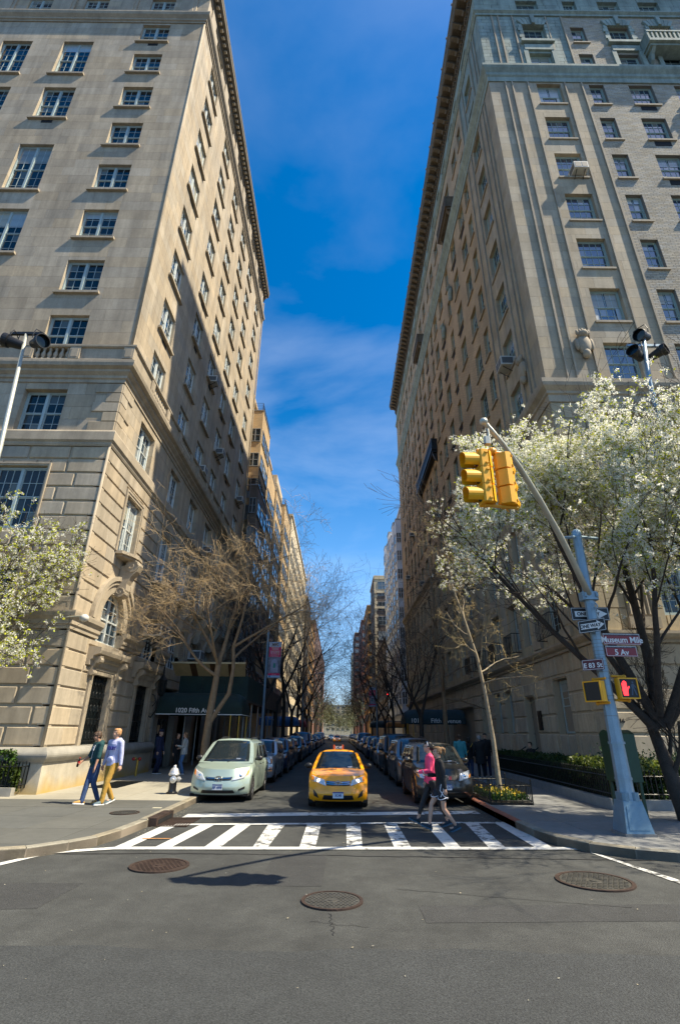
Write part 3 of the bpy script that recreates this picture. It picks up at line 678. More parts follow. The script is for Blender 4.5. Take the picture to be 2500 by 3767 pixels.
for ia,(u,Ro) in enumerate(arches):
    a=MB(); 
    def ring(r0,h0,r1,h1,d0,d1):
        P=[]
        for i in range(NA+1):
            t=math.pi*i/NA
            for (r,h) in ((r0,h0),(r1,h1)):
                for d in (d0,d1): P.append(F2.P(u-r*math.cos(t),d,5.75+h*math.sin(t)))
        n0=len(a.v); a.v+=P
        for i in range(NA):
            b0=n0+i*4; c0=b0+4
            a.f+=[(b0,b0+1,c0+1,c0),(b0+1,b0+3,c0+3,c0+1),(b0+3,b0+2,c0+2,c0+3),(b0+2,b0,c0,c0+2)]; a.m+=[0]*4
    sp=1.1
    ring(1.1,1.4,Ro*.80,1.70,-.42,-.02); ring(Ro*.80,1.70,Ro*.90,1.86,-.3,.06); ring(Ro*.90,1.86,Ro,2.03,-.3,.13)
    a.fbox(F2,u-Ro,u-1.1,-.42,-.02,5.6,5.752); a.fbox(F2,u+1.1,u+Ro,-.42,-.02,5.6,5.752)
    wpart('archivolt',a,lime_trim,LB,smooth=False)
    if ia<4:
        for i in range(1,40):
            t=math.pi*i/40; link('archivolt_bead',beadm,LB,loc=Vector(F2.P(u-Ro*.80*math.cos(t),.0,5.75+1.72*math.sin(t)))-LB.location,rot=(0,0,math.pi/2))
    scroll(u,0)
    # arched window
    w_=MB(); gl=MB(); n=14
    def arch_pts(r,h): return [(u-r*math.cos(math.pi*i/n),5.75+h*math.sin(math.pi*i/n)) for i in range(n+1)]
    op=arch_pts(1.1,1.4); ip=arch_pts(1.0,1.3)
    o=link('arched_window',None,LB,loc=-LB.location)
    for i in range(n):
        q=[op[i],op[i+1],ip[i+1],ip[i]]; w_.prism(q,lambda a_,b_,d_:F2.P(a_,d_,b_),-.36,-.25)
    w_.fbox(F2,u-1.1,u-1.0,-.36,-.25,5.05,5.75); w_.fbox(F2,u+1.0,u+1.1,-.36,-.25,5.05,5.75); w_.fbox(F2,u-1.1,u+1.1,-.36,-.22,5.02,5.12); w_.fbox(F2,u-.06,u+.06,-.36,-.24,5.12,7.08); w_.fbox(F2,u-1.0,u+1.0,-.35,-.25,5.95,6.02)
    for du in (-.52,.52): w_.fbox(F2,u+du-.013,u+du+.013,-.34,-.27,5.1,5.75+1.3*math.sqrt(1-.27)-.02)
    for zz in (5.5,6.42,6.8): 
        hw=1.0 if zz<5.75 else 1.0*math.sqrt(max(0,1-((zz-5.75)/1.3)**2)); w_.fbox(F2,u-hw,u+hw,-.34,-.27,zz-.012,zz+.012)
    part('frame',w_,wframe_l,o)
    xs_=[-.98,-.52,-.06,.06,.52,.98]; zs_=[5.12,5.5,5.95,6.02,6.42,6.8,7.08]
    for xa,xb in ((-.98,-.52),(-.52,-.06),(.06,.52),(.52,.98)):
        for za,zb in ((5.12,5.5),(5.5,5.95),(6.02,6.42),(6.42,7.06)):
            pl=[(u+xa+.015,za+.01),(u+xb-.015,za+.01)]
            def lim(x): return 5.75+1.29*math.sqrt(max(0,1-(x/1.0)**2))
            zr=min(zb,lim(xb if abs(xb)>abs(xa) else xb)); zl=min(zb,lim(xa))
            if max(zr,zl)<za+.06: continue
            pl+=[(u+xb-.015,max(zr-.01,za+.02)),(u+xa+.015,max(zl-.01,za+.02))]
            g_=MB(); g_.prism(pl,lambda a_,b_,d_:F2.P(a_,d_,b_),-.315,-.305); part('pane',g_,wglass2,o)
# impost bands
IMP=[(17.3,19.45),(21.65,23.9),(26.1,27.7),(29.9,31.5),(33.7,35.2),(37.4,39.7),(41.9,LE)]
ip=[(-.3,5.08),(.05,5.08),(.05,5.2),(.1,5.24),(.1,5.38),(.2,5.5),(.22,5.62),(.22,5.68),(-.3,5.7)]
for i,(a,b_) in enumerate(IMP):
    q=MB(); q.fprof(F2,ip,a,b_,m0=1 if i==0 else 0); wpart('impost_moulding',q,lime_trim,LB)
q=MB(); q.fprof(F1,ip,-11.35,LX,m1=1); q.fprof(F1,ip,-27,-13.5); wpart('impost_moulding',q,lime_trim,LB)
# grilled ground windows with hoods on consoles
for u in (20.55,25.05):
    g0=link('ground_window',None,LB,loc=-LB.location)
    q=MB(); q.fbox(F2,u-.8,u+.8,-.36,-.30,1.0,3.85); part('pane',q,wglass,g0)
    q=MB()
    for x in np.linspace(-.78,.78,13): q.tube([F2.P(u+x,-.16,1.0),F2.P(u+x,-.16,3.84)],.017,5)
    part('grille_bar',q,iron,g0,kind='stuff')
    q=MB()
    for zz in (1.03,1.55,2.3,3.05,3.62,3.83): q.fbox(F2,u-.8,u+.8,-.18,-.14,zz-.02,zz+.02)
    part('grille_rail',q,iron,g0)
    q=MB()
    for row in range(6):
        for x in np.linspace(-.71,.71,6):
            cz=1.28+row*.47; rr=.075
            q.tube([F2.P(u+x+rr*math.cos(t)*(1-t/12),-.15,cz+rr*1.5*math.sin(t)) for t in np.linspace(0,6.6,11)],.012,4,cap=False)
    part('grille_scroll',q,iron,g0,kind='stuff')
    q=MB(); surround(F2,u,1.6,1.0,2.85,0,LB,t=.3)
    q=MB(); q.fprof(F2,[(-.3,4.12),(.1,4.12),(.1,4.3),(.18,4.34),(.18,4.44),(.40,4.52),(.44,4.64),(.44,4.74),(-.3,4.80)],u-1.5,u+1.6); wpart('window_hood',q,lime_trim,LB)
    for s in (-1.12,1.2):
        q=MB(); q.prism([(-.05,3.75),(.12,3.78),(.18,3.9),(.14,4.05),(.25,4.2),(.36,4.35),(.36,4.46),(-.05,4.46)],lambda d,z,uu:F2.P(uu,d,z),u+s-.13,u+s+.13)
        q.cyl(F2.P(u+s-.15,.13,3.86),F2.P(u+s+.15,.13,3.86),.09,n=10); q.cyl(F2.P(u+s-.15,.26,4.32),F2.P(u+s+.15,.26,4.32),.13,n=10); wpart('hood_console',q,lime_trim,LB)
# plinth
pl_=[(-.3,.05),(.30,.05),(.26,.98),(-.3,1.0)]; to_=[(-.3,.985),(.30,.985)]+[(.30+.13*math.sin(math.pi*i/8),1.0+.40*(i/8)) for i in range(9)]+[(-.3,1.43)]
stain=M('rust_stained_granite',(.40,.36,.28),.75,noise=[(3,.12),(50,.12)],bump=.1,streak=((1.6,1.6,.5),.2))
def stain_nodes(m):
    t=m.node_tree;n=t.nodes;l=t.links;b=n['Principled BSDF'];src=b.inputs['Base Color'].links[0].from_socket
    tcn=n.new('ShaderNodeTexCoord');sx=n.new('ShaderNodeSeparateXYZ');l.new(tcn.outputs['Object'],sx.inputs[0])
    z=n.new('ShaderNodeTexNoise');z.inputs['Scale'].default_value=1.1;z.inputs['Detail'].default_value=6;l.new(tcn.outputs['Object'],z.inputs['Vector'])
    ad=n.new('ShaderNodeMath');ad.operation='MULTIPLY_ADD';l.new(z.outputs['Fac'],ad.inputs[0]);ad.inputs[1].default_value=-1.0;l.new(sx.outputs['Z'],ad.inputs[2])
    r=n.new('ShaderNodeMapRange');r.inputs['From Min'].default_value=-.35;r.inputs['From Max'].default_value=.18;r.inputs['To Min'].default_value=.85;r.inputs['To Max'].default_value=0;l.new(ad.outputs[0],r.inputs['Value'])
    x=n.new('ShaderNodeMix');x.data_type='RGBA';l.new(r.outputs[0],x.inputs['Factor']);l.new(src,x.inputs['A']);x.inputs['B'].default_value=(.42,.27,.05,1);l.new(x.outputs['Result'],b.inputs['Base Color'])
stain_nodes(stain)
mould('plinth',pl_,m=stain,uS=(17.3,26.6)); mould('plinth_torus',to_,m=granite,uS=(17.3,26.6))
# recessed entrance under the canopy
q=MB(); q.fbox(F2,26.95,LE,-.5,-.34,.15,4.0); wpart('entrance_recess',q,M('painted_shade_stone',(.17,.15,.12),.8,noise=(2,.2)),LB)  # the recess's shade is put into this darker stone colour
for u in (27.4,30.9,34.5,38.2,42):
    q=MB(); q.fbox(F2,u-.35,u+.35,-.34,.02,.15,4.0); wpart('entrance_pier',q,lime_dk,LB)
q=MB(); q.fbox(F2,28.2,30.2,-.34,-.28,.2,2.7); dr=wpart('door',q,M('dark_bronze_door',(.03,.035,.03),.4,.4),LB)
q=MB(); q.fbox(F2,28.4,29.1,-.28,-.27,.4,2.5); q.fbox(F2,29.3,30.0,-.28,-.27,.4,2.5); part('door_glass',q,wglass,dr)
# rolled section of the wall: thin chimney-like pipe on the far end
q=MB(); q.tube([F2.P(LE-.25,.06,5),F2.P(LE-.25,.06,47.5)],.06,6); wpart('drain_pipe',q,lime_trim,LB)
# ---------------- right corner building ----------------
RX,RY=9.0,17.9
RB=empty('brick_apartment_building',(RX,RY,.15),label='tall brown brick corner apartment house with stone base and bracketed cornice on the right',cat='building')
G1=Fac('F',RY); G2=Fac('R',RX); RE=69.3; RXE=27
mb=MB(); mb.box(RX+.34,RXE,RY+.34,RE,0,50.3); wpart('wall_core',mb,mortar,RB)
def brickmat(name,c1,c2,mort,sc=1):
    m=bpy.data.materials.new(name); m.use_nodes=True; t=m.node_tree; n=t.nodes; l=t.links; b=n['Principled BSDF']; b.inputs['Roughness'].default_value=.9
    tcn=n.new('ShaderNodeTexCoord'); sx=n.new('ShaderNodeSeparateXYZ'); l.new(tcn.outputs['Object'],sx.inputs[0]); ad=n.new('ShaderNodeMath'); l.new(sx.outputs['X'],ad.inputs[0]); l.new(sx.outputs['Y'],ad.inputs[1])
    cb=n.new('ShaderNodeCombineXYZ'); l.new(ad.outputs[0],cb.inputs['X']); l.new(sx.outputs['Z'],cb.inputs['Y'])
    k=n.new('ShaderNodeTexBrick'); k.inputs['Scale'].default_value=1; k.inputs['Brick Width'].default_value=.30*sc; k.inputs['Row Height'].default_value=.105*sc; k.inputs['Mortar Size'].default_value=.012*sc
    k.inputs['Color1'].default_value=(*c1,1); k.inputs['Color2'].default_value=(*c2,1); k.inputs['Mortar'].default_value=(*mort,1); l.new(cb.outputs[0],k.inputs['Vector'])
    z=n.new('ShaderNodeTexNoise'); z.inputs['Scale'].default_value=.5; z.inputs['Detail'].default_value=7; l.new(tcn.outputs['Object'],z.inputs['Vector'])
    r=n.new('ShaderNodeMapRange'); r.inputs['From Min'].default_value=.3; r.inputs['From Max'].default_value=.7; r.inputs['To Min'].default_value=.78; r.inputs['To Max'].default_value=1.2; l.new(z.outputs['Fac'],r.inputs['Value'])
    x=n.new('ShaderNodeMix'); x.data_type='RGBA'; x.blend_type='MULTIPLY'; x.inputs['Factor'].default_value=1; l.new(k.outputs['Color'],x.inputs['A']); l.new(r.outputs[0],x.inputs['B']); l.new(x.outputs['Result'],b.inputs['Base Color'])
    bp=n.new('ShaderNodeBump'); bp.inputs['Strength'].default_value=.5; bp.inputs['Distance'].default_value=.02; l.new(k.outputs['Fac'],bp.inputs['Height']); bp.invert=True; l.new(bp.outputs[0],b.inputs['Normal'])
    return m
brick=brickmat('brown_brick',(.54,.385,.22),(.44,.31,.175),(.25,.20,.14))
pbrick=M('pale_brick',(0.368,0.328,0.256),.9,noise=[(.5,.14),(12,.08)],rnd=.17)
bj=M('brick_bed',(.20,.18,.15),.95)
RFL=[16.35,19.75,23.24,26.73,30.22,33.69,37.15]
FC=[(12.7,1.5),(15.7,.92),(18.45,1.46),(21.3,1.46),(24.2,.92)]
RC=[(21.28,1.42),(24.4,.9),(26.28,1.34),(29.2,1.4)]
x=31.9
pat=[(.95,0),(1.4,2.2),(1.4,2.75),(.95,2.7),(1.35,2.1),(1.4,2.75)]
i=0
while x<67.5:
    RC.append((x,pat[i%6][0])); i+=1; x+=[2.2,2.75,2.75,2.1,2.75,2.7][i%6]
fr2=M('olive_painted_frame',(.30,.38,.34),.5)
hGF=[];hGS=[]
dk2=.27
def rwin(fac,u,w,z,h,near,sl=True,lights=1,d=-.26,fm=None,hs=None,nc=3,nr=2):
    k='R%g_%g_%d_%d'%(w,h,lights,nc); k+=fac.k; window_proto(k,w,h,nc,nr,lights,fm or fr2,wglass3 if fac is G1 else wglass2)
    o=put_window(RB,k,fac,u,z,d,near)
    if sl: sill(o,w,-.3,deep=.34,h=.12,ov=.1)
    (hs if hs is not None else (hGF if fac is G1 else hGS)).append((u-w/2,u+w/2,z,z+h)); return o
for u,w in FC:
    for z in RFL: rwin(G1,u,w,z,2.1,u<20,nc=4 if w>1 else 2)
    for z,h in ((41.02,1.75),(44.15,1.95)): rwin(G1,u,w,z,h,u<20,sl=(z>43),nc=2 if z<43 else (3 if w>1 else 2))
for j,(u,w) in enumerate(RC):
    for z in RFL: rwin(G2,u,w,z,2.1,u<27.5 and z<32,nc=4 if w>1 else 2)
    for z,h in ((41.02,1.75),(44.15,1.95)): rwin(G2,u,w,z,h,False,sl=(z>43),nc=2)
for u,w in FC+[]: rwin(G1,u,w,48.2,1.35,False,sl=False)
for u,w in RC: rwin(G2,u,w,48.2,1.3,False,sl=False)
def vslot(fac,u,z,w=1.2):
    b=MB(); b.fbox(fac,u-w/2,u+w/2,-.2,-.01,z-.55,z-.14); wpart('wall_vent',b,dark,RB)
for u,w in RC[:1]:
    for z in RFL: vslot(G2,u,z,1.3)
for q in ((18.45,37.15),(18.45,33.69),(21.3,33.69),(18.45,30.22)): vslot(G1,*q,.95)
rr_=random.Random(5)
for u,w in RC[2:]:
    for z in RFL:
        if rr_.random()<.35: vslot(G2,u,z,w*.85)
SA=Stones(RB,'ashlar_stone',M('buff_ashlar',(0.384,0.316,0.216),.85,noise=[(.7,.14),(9,.07)],streak=((2.2,2.2,.22),.22),rnd=.12,bump=.12,bscale=30))
ST=Stones(RB,'weathered_stone',grey_stone)
FA=(RX,14.83)
SU=23.3
SA.add(G1,courses(RX,14.83,16.25,39.4,.62,1.1,hGF,.5,.3,60),-.3,0,gap=.008); SA.add(G2,courses(RY,SU,16.25,39.4,.62,1.1,hGS,.5,.3,61),-.3,0,gap=.008)
ST.add(G1,courses(RX,14.83,41.0,47.4,.42,.8,hGF,.5,.3,62),-.3,0,gap=.02); ST.add(G2,courses(RY,SU,41.0,47.4,.42,.9,hGS,.5,.3,63),-.3,0,gap=.02)
ST.add(G1,courses(RX,RXE,47.9,50.0,1.05,1.2,hGF,.5,.2,64),-.3,0,gap=.02); ST.add(G2,courses(RY,RE,47.9,50.0,1.05,1.6,hGS,.5,.2,65),-.3,0,gap=.02)
SA.emit(); ST.emit()
# real bricks on the avenue face, texture brick on the long street side seen at a grazing angle
SBk=Stones(RB,'brick',pbrick); 
SBk.add(G1,courses(14.83,RXE,16.25,39.4,.112,.33,hGF,.5,.04,66),-.06,-.02,gap=.016); SBk.add(G1,courses(14.83,RXE,41.0,47.4,.112,.33,hGF,.5,.04,67),-.06,-.02,gap=.016); SBk.emit()
backing(G1,14.83,RXE,16.25,47.5,hGF,-.035,'brick_bed',bj)
def sheet(fac,u0,u1,z0,z1,holes,d,name,m):
    rs=[(u0,u1,z0,z1)]
    for h in holes: rs=sum([cut([r],h) for r in rs],[])
    q=MB()
    for a,b,c,e in rs: q.block(fac,a,b,c,e,d-.28,d)
    return wpart(name,q,m,RB)
sheet(G2,SU,RE,16.25,39.4,hGS,-.02,'brick_wall',brick); sheet(G2,SU,RE,41.0,47.5,hGS,-.02,'brick_wall',brick)
# vertical moulded strips of the stone pier
for fac,us,zz in ((G1,(10.02,10.44,11.42,13.72,14.78),((16.3,39.35),(41,47.3))),(G2,(18.95,19.4,20.1,22.35,23.25),((16.3,39.35),(41,47.3)))):
    for u in us:
        for z0,z1 in zz:
            q=MB(); q.fbox(fac,u-.06,u,0,.09,z0,z1); q.fbox(fac,u,u+.06,0,.05,z0,z1); wpart('pilaster_moulding',q,lime_trim,RB)
rm=lambda name,prof,m=lime_trim: mould(name,prof,m,RB,G1,G2,(RX,RXE),(RY,RE))
rm('string_course',[(-.3,15.1),(.05,15.1),(.05,15.45),(.12,15.5),(.12,15.62),(.3,15.8),(.34,15.95),(.34,16.15),(-.3,16.27)])
rm('upper_cornice',[(-.3,39.4),(.06,39.4),(.06,39.85),(.14,39.95),(.14,40.2),(.30,40.45),(.36,40.6),(.36,40.8),(.05,41.0),(-.3,41.0)],grey_stone)
rm('frieze_moulding',[(-.3,47.4),(.08,47.4),(.08,47.6),(.22,47.72),(.22,47.85),(-.3,47.95)],grey_stone)
dkstone=M('dark_bracket_cornice',(.14,.11,.075),.85,noise=[(2,.3),(20,.2)])  # one dark tone for cornice, brackets and street side balconies
rm('roof_cornice',[(-.3,50.0),(.1,50.0),(.1,50.35),(.2,50.45),(.2,50.95),(.9,50.98),(1.0,51.1),(1.0,51.4),(1.1,51.55),(1.1,51.8),(-.3,51.95)],dkstone)
mo=MB(); mo.prism([(0,50.47),(.18,50.47),(.25,50.6),(.6,50.7),(.8,50.8),(.8,50.95),(0,50.95)],lambda d,z,u:(u,-d,z),-.15,.15); mom=mesh('cornice_bracket',mo,dkstone)
dn=MB(); dn.box(-.07,.07,-.12,0,50.2,50.36); dnm=mesh('dentil',dn,dkstone)
u=RX+.2
while u<24: link('cornice_bracket',mom,RB,loc=Vector(G1.P(u,.2,0))-RB.location); u+=.8
u=RY+.3
while u<RE: link('cornice_bracket',mom,RB,loc=Vector(G2.P(u,.2,0))-RB.location,rot=(0,0,-math.pi/2)); u+=.8
u=RY+.2
while u<RE: link('dentil',dnm,RB,loc=Vector(G2.P(u,.1,0))-RB.location,rot=(0,0,-math.pi/2)); u+=.27
for u0 in range(19,69,2):
    q=MB(); q.fbox(G2,u0,u0+.12,1.05,1.14,51.9,52.05); wpart('cornice_antefix',q,dkstone,RB)
# quoined surrounds of the paired upper windows on the brick face
def upper_surround(u,w):
    q=MB()
    for s in (-1,1):
        for k in range(5):
            ww=.32 if k%2 else .22; a=u+s*w/2; 
            q.fbox(G1,min(a,a+s*ww),max(a,a+s*ww),-.05,.07,44.2+k*.42,44.2+k*.42+.38)
        a=u+s*(w/2+.02); q.fbox(G1,min(a,a+s*.28),max(a,a+s*.28),-.05,.1,41.0,43.0)
    for k in range(-3,4):
        q.prism([(u+k*.22-.1,46.12),(u+k*.22+.1,46.12),(u+k*.30+.14,46.75+.12*(3-abs(k))),(u+k*.30-.14,46.75+.12*(3-abs(k)))],lambda a,b,d:G1.P(a,d,b),-.05,.12 if k else .22)
    q.fbox(G1,u-w/2-.35,u+w/2+.35,-.05,.22,43.85,44.1); q.fbox(G1,u-w/2-.2,u+w/2+.2,-.05,.12,43.0,43.6); 
    wpart('stone_window_surround',q,grey_stone,RB)
for u,w in (FC[0],FC[2],FC[3]): upper_surround(u,w)
# stone balcony high on the avenue face, and two on the street side
def balcony(fac,u0,u1,z,dp,m):
    q=MB(); q.fbox(fac,u0,u1,-.1,dp,z,z+.25); q.fbox(fac,u0+.1,u1-.1,-.1,dp*.8,z-.2,z)
    wpart('balcony_slab',q,m,RB)
    n=max(4,int((u1-u0)/.28)); q=MB()
    q.fbox(fac,u0,u1,dp-.16,dp,z+1.05,z+1.2)
    for i in range(n+1):
        u=u0+.06+(u1-u0-.12)*i/n; q.fbox(fac,u-.06,u+.06,dp-.14,dp-.02,z+.25,z+1.05)
    for uu in (u0,u1-.14):
        q.fbox(fac,uu,uu+.14,-.05,dp-.16,z+1.05,z+1.2); q.fbox(fac,uu+.02,uu+.12,-.05,dp-.16,z+.25,z+1.05)
    wpart('balcony_railing',q,m,RB)
    for s in (u0+.25,u1-.45):
        q=MB(); q.prism([(-.05,z-1.1),(.2,z-.9),(.35,z-.5),(dp*.75,z-.2),(-.05,z-.2)],lambda d,zz,u:fac.P(u,d,zz),s,s+.22); wpart('balcony_bracket',q,m,RB)
balcony(G1,19.4,23.2,42.6,.85,grey_stone); balcony(G2,27.4,30.9,41.4,.75,dkstone); balcony(G2,43,46.5,41.4,.75,dkstone)
balcony(G2,40.6,50.6,26.3,.55,iron)
# carved cartouches
for fac,u,z in ((G1,21.0,36.6),(G1,11.0,18.2),(G2,19.75,18.3),(G2,30.7,35.3),(G2,33.9,34.2)):
    q=MB(); c=fac.P(u,.12,z); q.ell(c,.32 if fac.k=='F' else .2,.2 if fac.k=='F' else .32,.55,12,8); q.ell(fac.P(u,.18,z+.55),.25,.25,.2,10,6); q.ell(fac.P(u,.16,z-.55),.18,.18,.25,10,6)
    for k in range(-2,3): q.ell(fac.P(u+k*.13,.2,z+.75-.05*abs(k)),.07,.07,.16,8,5)
    q.ell(fac.P(u-.33,.14,z),.1,.1,.35,8,5); q.ell(fac.P(u+.33,.14,z),.1,.1,.35,8,5)
    wpart('carved_cartouche',q,lime_trim if z<30 else grey_stone,RB,smooth=True)
# ---- rusticated lower floors ----
GR=Stones(RB,'rusticated_block',M('warm_grey_limestone',(0.384,0.328,0.240),.85,noise=[(.8,.16),(10,.08)],streak=((2.2,2.2,.3),.24),rnd=.1,bump=.14,bscale=30))
LH=[];LHf=[]
LC=[(21.3,1.25),(24.42,.72),(26.02,1.02),(29.0,1.0)]+[(u,min(w,1.15)) for u,w in RC[4:]]
# (sill, height)
rows=[(5.83,2.1),(9.15,2.4),(12.5,2.0)]
for j,(u,w) in enumerate(LC):
    for z,h in rows:
        k='Q%g_%g'%(w,h); window_proto(k,w,h,2 if w<1 else 3,3,1,wframe,wglass); o=put_window(RB,k,G2,u,z,-.32,near=u<30); LH.append((u-w/2-.12,u+w/2+.12,z-.05,z+h+.12))
        if h==2.4 and j in (0,3,6): 
            q=MB(); q.prism([(u+(w/2+.3)*math.cos(math.pi*i/10),z+h+.05+.45*math.sin(math.pi*i/10)) for i in range(11)],lambda a,b,d:G2.P(a,d,b),-.1,.1); wpart('window_arch_head',q,lime_trim,RB)
FCL=[(12.75,1.9),(17.5,1.9),(21.7,1.9)]
for u,w in FCL:
    for z,h in ((5.95,2.1),(9.3,2.4),(12.5,2.0)):
        k='P%g_%g'%(w,h); window_proto(k,w,h,3,2,2,wframe,wglass2); put_window(RB,k,G1,u,z,-.3,near=u<16); LHf.append((u-w/2-.1,u+w/2+.1,z-.05,z+h+.1))
# ground floor openings
GH=[(20.85,22.3,1.95,4.03)]+[(u-.6,u+.6,1.95,4.0) for u in (28.4,30.4,33.2,46.5,49.5,52.5,56,60,64)]
window_proto('gw',1.35,2.0,2,3,1,wframe,wglass); o=put_window(RB,'gw',G2,21.58,1.98,-.36); 
window_proto('gw2',1.1,1.98,2,3,1,wframe,wglass)
for a,b_,c,d in GH[1:]: put_window(RB,'gw2',G2,(a+b_)/2,1.98,-.34,near=a<34)
GH.append((24.65,25.95,.15,3.55)); GH.append((36,44,.15,3.6))
q=MB(); q.fbox(G2,24.65,25.95,-.6,-.45,.15,3.55); wpart('door',q,M('dark_green_door',(.02,.03,.028),.4),RB)
q=MB(); q.fbox(G2,36,44,-.7,-.45,.15,3.6); wpart('entrance_recess',q,dark,RB)
gx_,gy_=.05,.05
chs=[(.15,1.05),(1.05,1.97),(1.97,2.69),(2.69,3.42),(3.42,4.15),(4.15,4.93)]
for i,(za,zb) in enumerate(chs):
    hs=[h for h in GH if h[2]<zb and h[3]>za]
    d0=.10 if i==0 else 0
    if i==5:  # tall band with flat arch voussoirs over the window
        GR.add(G2,[(u,u+.75,za,zb) for u in np.arange(RY,RE-1,.75) if not(24.65-.8<u<25.9)],-.35,0,gap=.06,bev=.035); GR.add(G1,courses(RX,RXE,za,zb,.8,1.7,[],.5,.2,70+i),-.35,0,gap=.07,bev=.035)
    else:
        GR.add(G2,courses(RY,RE,za,zb,1,.92 if i<2 else 1.35,hs,.5 if i%2 else 1,.22,70+i),-.35,d0,gap=.06,bev=.035); GR.add(G1,courses(RX,RXE,za,zb,1,1.9,[],.5 if i%2 else 1,.2,80+i),-.35,d0,gap=.07,bev=.035)
GR.emit()
backing(G1,RX+.02,RXE,.15,4.95,[],-.05,m=jm); backing(G2,RY+.06,RE,.15,4.95,GH,-.05,m=jm)
rm('string_course',[(-.3,4.93),(.06,4.93),(.06,5.03),(.2,5.1),(.28,5.2),(.28,5.3),(-.3,5.34)])
GA=Stones(RB,'grooved_block',M('cream_limestone',(0.400,0.328,0.208),.85,noise=[(.8,.14),(10,.07)],streak=((2.2,2.2,.25),.22),rnd=.09,bump=.12,bscale=30))
GA.add(G1,courses(RX,RXE,5.32,15.1,.82,1.15,LHf+[(10.35,11.35,5.4,14.9),(14.2,15.2,5.4,14.9)],.5,.15,90),-.3,0,gap=.045); GA.add(G2,courses(RY,RE,5.32,15.1,.82,1.25,LH,.5,.2,91),-.3,0,gap=.045); GA.emit()
backing(G1,RX+.02,RXE,5.3,15.1,LHf,-.04,m=jm); backing(G2,RY+.06,RE,5.3,15.1,LH,-.04,m=jm)
def fluted(fac,u0,u1,z0,z1):
    q=MB(); n=6; w=(u1-u0)/n
    q.fbox(fac,u0,u1,-.2,.02,z0,z1)
    for i in range(n): q.tube([fac.P(u0+w*(i+.5),.02,z0+.5),fac.P(u0+w*(i+.5),.02,z1-.6)],w*.36,8)
    q.fbox(fac,u0-.06,u1+.06,-.1,.14,z0,z0+.4); q.fbox(fac,u0-.06,u1+.06,-.1,.16,z1-.45,z1)
    wpart('fluted_pilaster',q,lime_trim,RB)
fluted(G1,10.35,11.35,5.4,14.9); fluted(G1,14.2,15.2,5.4,14.9)
for u in (19.9,23.0,27.4,31.2,35.5): fluted(G2,u-.4,u+.4,5.4,11.8)
# carved relief panels between storeys
for u,w in LC[:6]:
    q=MB(); q.fbox(G2,u-w/2-.1,u+w/2+.1,-.2,.04,8.1,9.05)
    for k in range(5): q.ell(G2.P(u-.4+k*.2,.05,8.5+.12*(k%2)),.05,.12,.18,8,5)
    wpart('relief_panel',q,lime_trim,RB)
for u in (12.7,17.5):
    q=MB(); q.fbox(G1,u-.95,u+.95,-.2,.03,8.15,9.2); q.fbox(G1,u-.75,u+.75,.03,.07,8.3,9.05); q.lathe([(.3,-.16),(.3,-.06),(.16,-.05),(.16,-.16)],c=(u,RY,8.68),n=18,ax='y'); wpart('relief_panel',q,lime_trim,RB)
# iron balconettes
for u,w in LC[:6]:
    if w<.9: continue
    q=MB(); 
    for zz in (5.62,6.55): q.tube([G2.P(u-w/2-.15,.0,zz),G2.P(u-w/2-.15,.42,zz),G2.P(u+w/2+.15,.42,zz),G2.P(u+w/2+.15,0,zz)],.022,5)
    for k in range(11): 
        uu=u-w/2-.12+(w+.24)*k/10; q.tube([G2.P(uu,.42,5.62),G2.P(uu,.47,5.9),G2.P(uu,.42,6.55)],.013,4)
    for s in (-1,1):
        for d_ in (.14,.28): q.tube([G2.P(u+s*(w/2+.15),d_,5.62),G2.P(u+s*(w/2+.15),d_,6.55)],.013,4)
    wpart('iron_balconette',q,iron,RB)
q=MB(); q.fbox(G2,23.9,24.3,0,.05,2.1,2.9); wpart('wall_plaque',q,M('bronze_plaque',(.02,.02,.018),.4,.5),RB)
lettering('1016',.18,M('black_lettering',(.01,.01,.01),.6),RB,Vector((9.27,RY-.012,2.36))-RB.location,align='CENTER',ext=.012,font_bold=.006)
# step rail by the side door
q=MB(); q.tube([G2.P(24.3,.2,1.4),G2.P(23.9,1.4,.75),G2.P(23.9,1.4,.15)],.025,6); q.tube([G2.P(25.9,.2,1.4),G2.P(25.9,1.4,.75),G2.P(25.9,1.4,.15)],.025,6); wpart('stair_rail',q,iron,RB)
q=MB()
for i in range(4): q.fbox(G2,24.5,26.1,0,1.3-.3*i,.15+.0*i,.3+.18*i)
wpart('entrance_steps',q,granite,RB)
# ---------------- window air conditioners (each hung in a window) ----------------
acd=M('ac_grille',(.10,.10,.095),.6)
def ac_proto():
    t=empty('window_air_conditioner',(0,0,0),cat='air conditioner',group='air conditioners hung in apartment windows')
    q=MB(); q.box(-.33,.33,-.55,.1,0,.42); part('casing',q,acmat,t)
    q=MB(); q.box(-.29,.0,-.556,-.548,.05,.37); q.box(.04,.29,-.556,-.548,.05,.37); q.box(-.336,-.329,-.5,-.05,.06,.36); q.box(.329,.336,-.5,-.05,.06,.36)
    part('condenser_grille',q,acd,t)
    q=MB(); q.tube([(-.2,-.45,0),(-.2,.12,-.38)],.018,5); q.tube([(.2,-.45,0),(.2,.12,-.38)],.018,5); part('support_bracket',q,iron,t)
    return t
ac0=ac_proto(); acn=[0]
def ac(fac,u,z,label,d=-.12,sc=1.0):
    o=ac0 if acn[0]==0 else copy_tree(ac0); acn[0]+=1
    o.location=fac.P(u,d,z); o.rotation_euler=(0,0,fac.rz); o['label']=label; o.scale=(sc,)*3
ac(G1,12.95,30.3,'boxy air conditioner jutting from a multi-paned window high on the right avenue front',sc=1.15)
ac(G2,21.5,19.85,'weathered air conditioner on the right building just above the blossoms, beside the stone corner pier',sc=1.3)
ac(G2,43.2,20.4,'small air conditioner half way along the shaded brick wall of the right building')
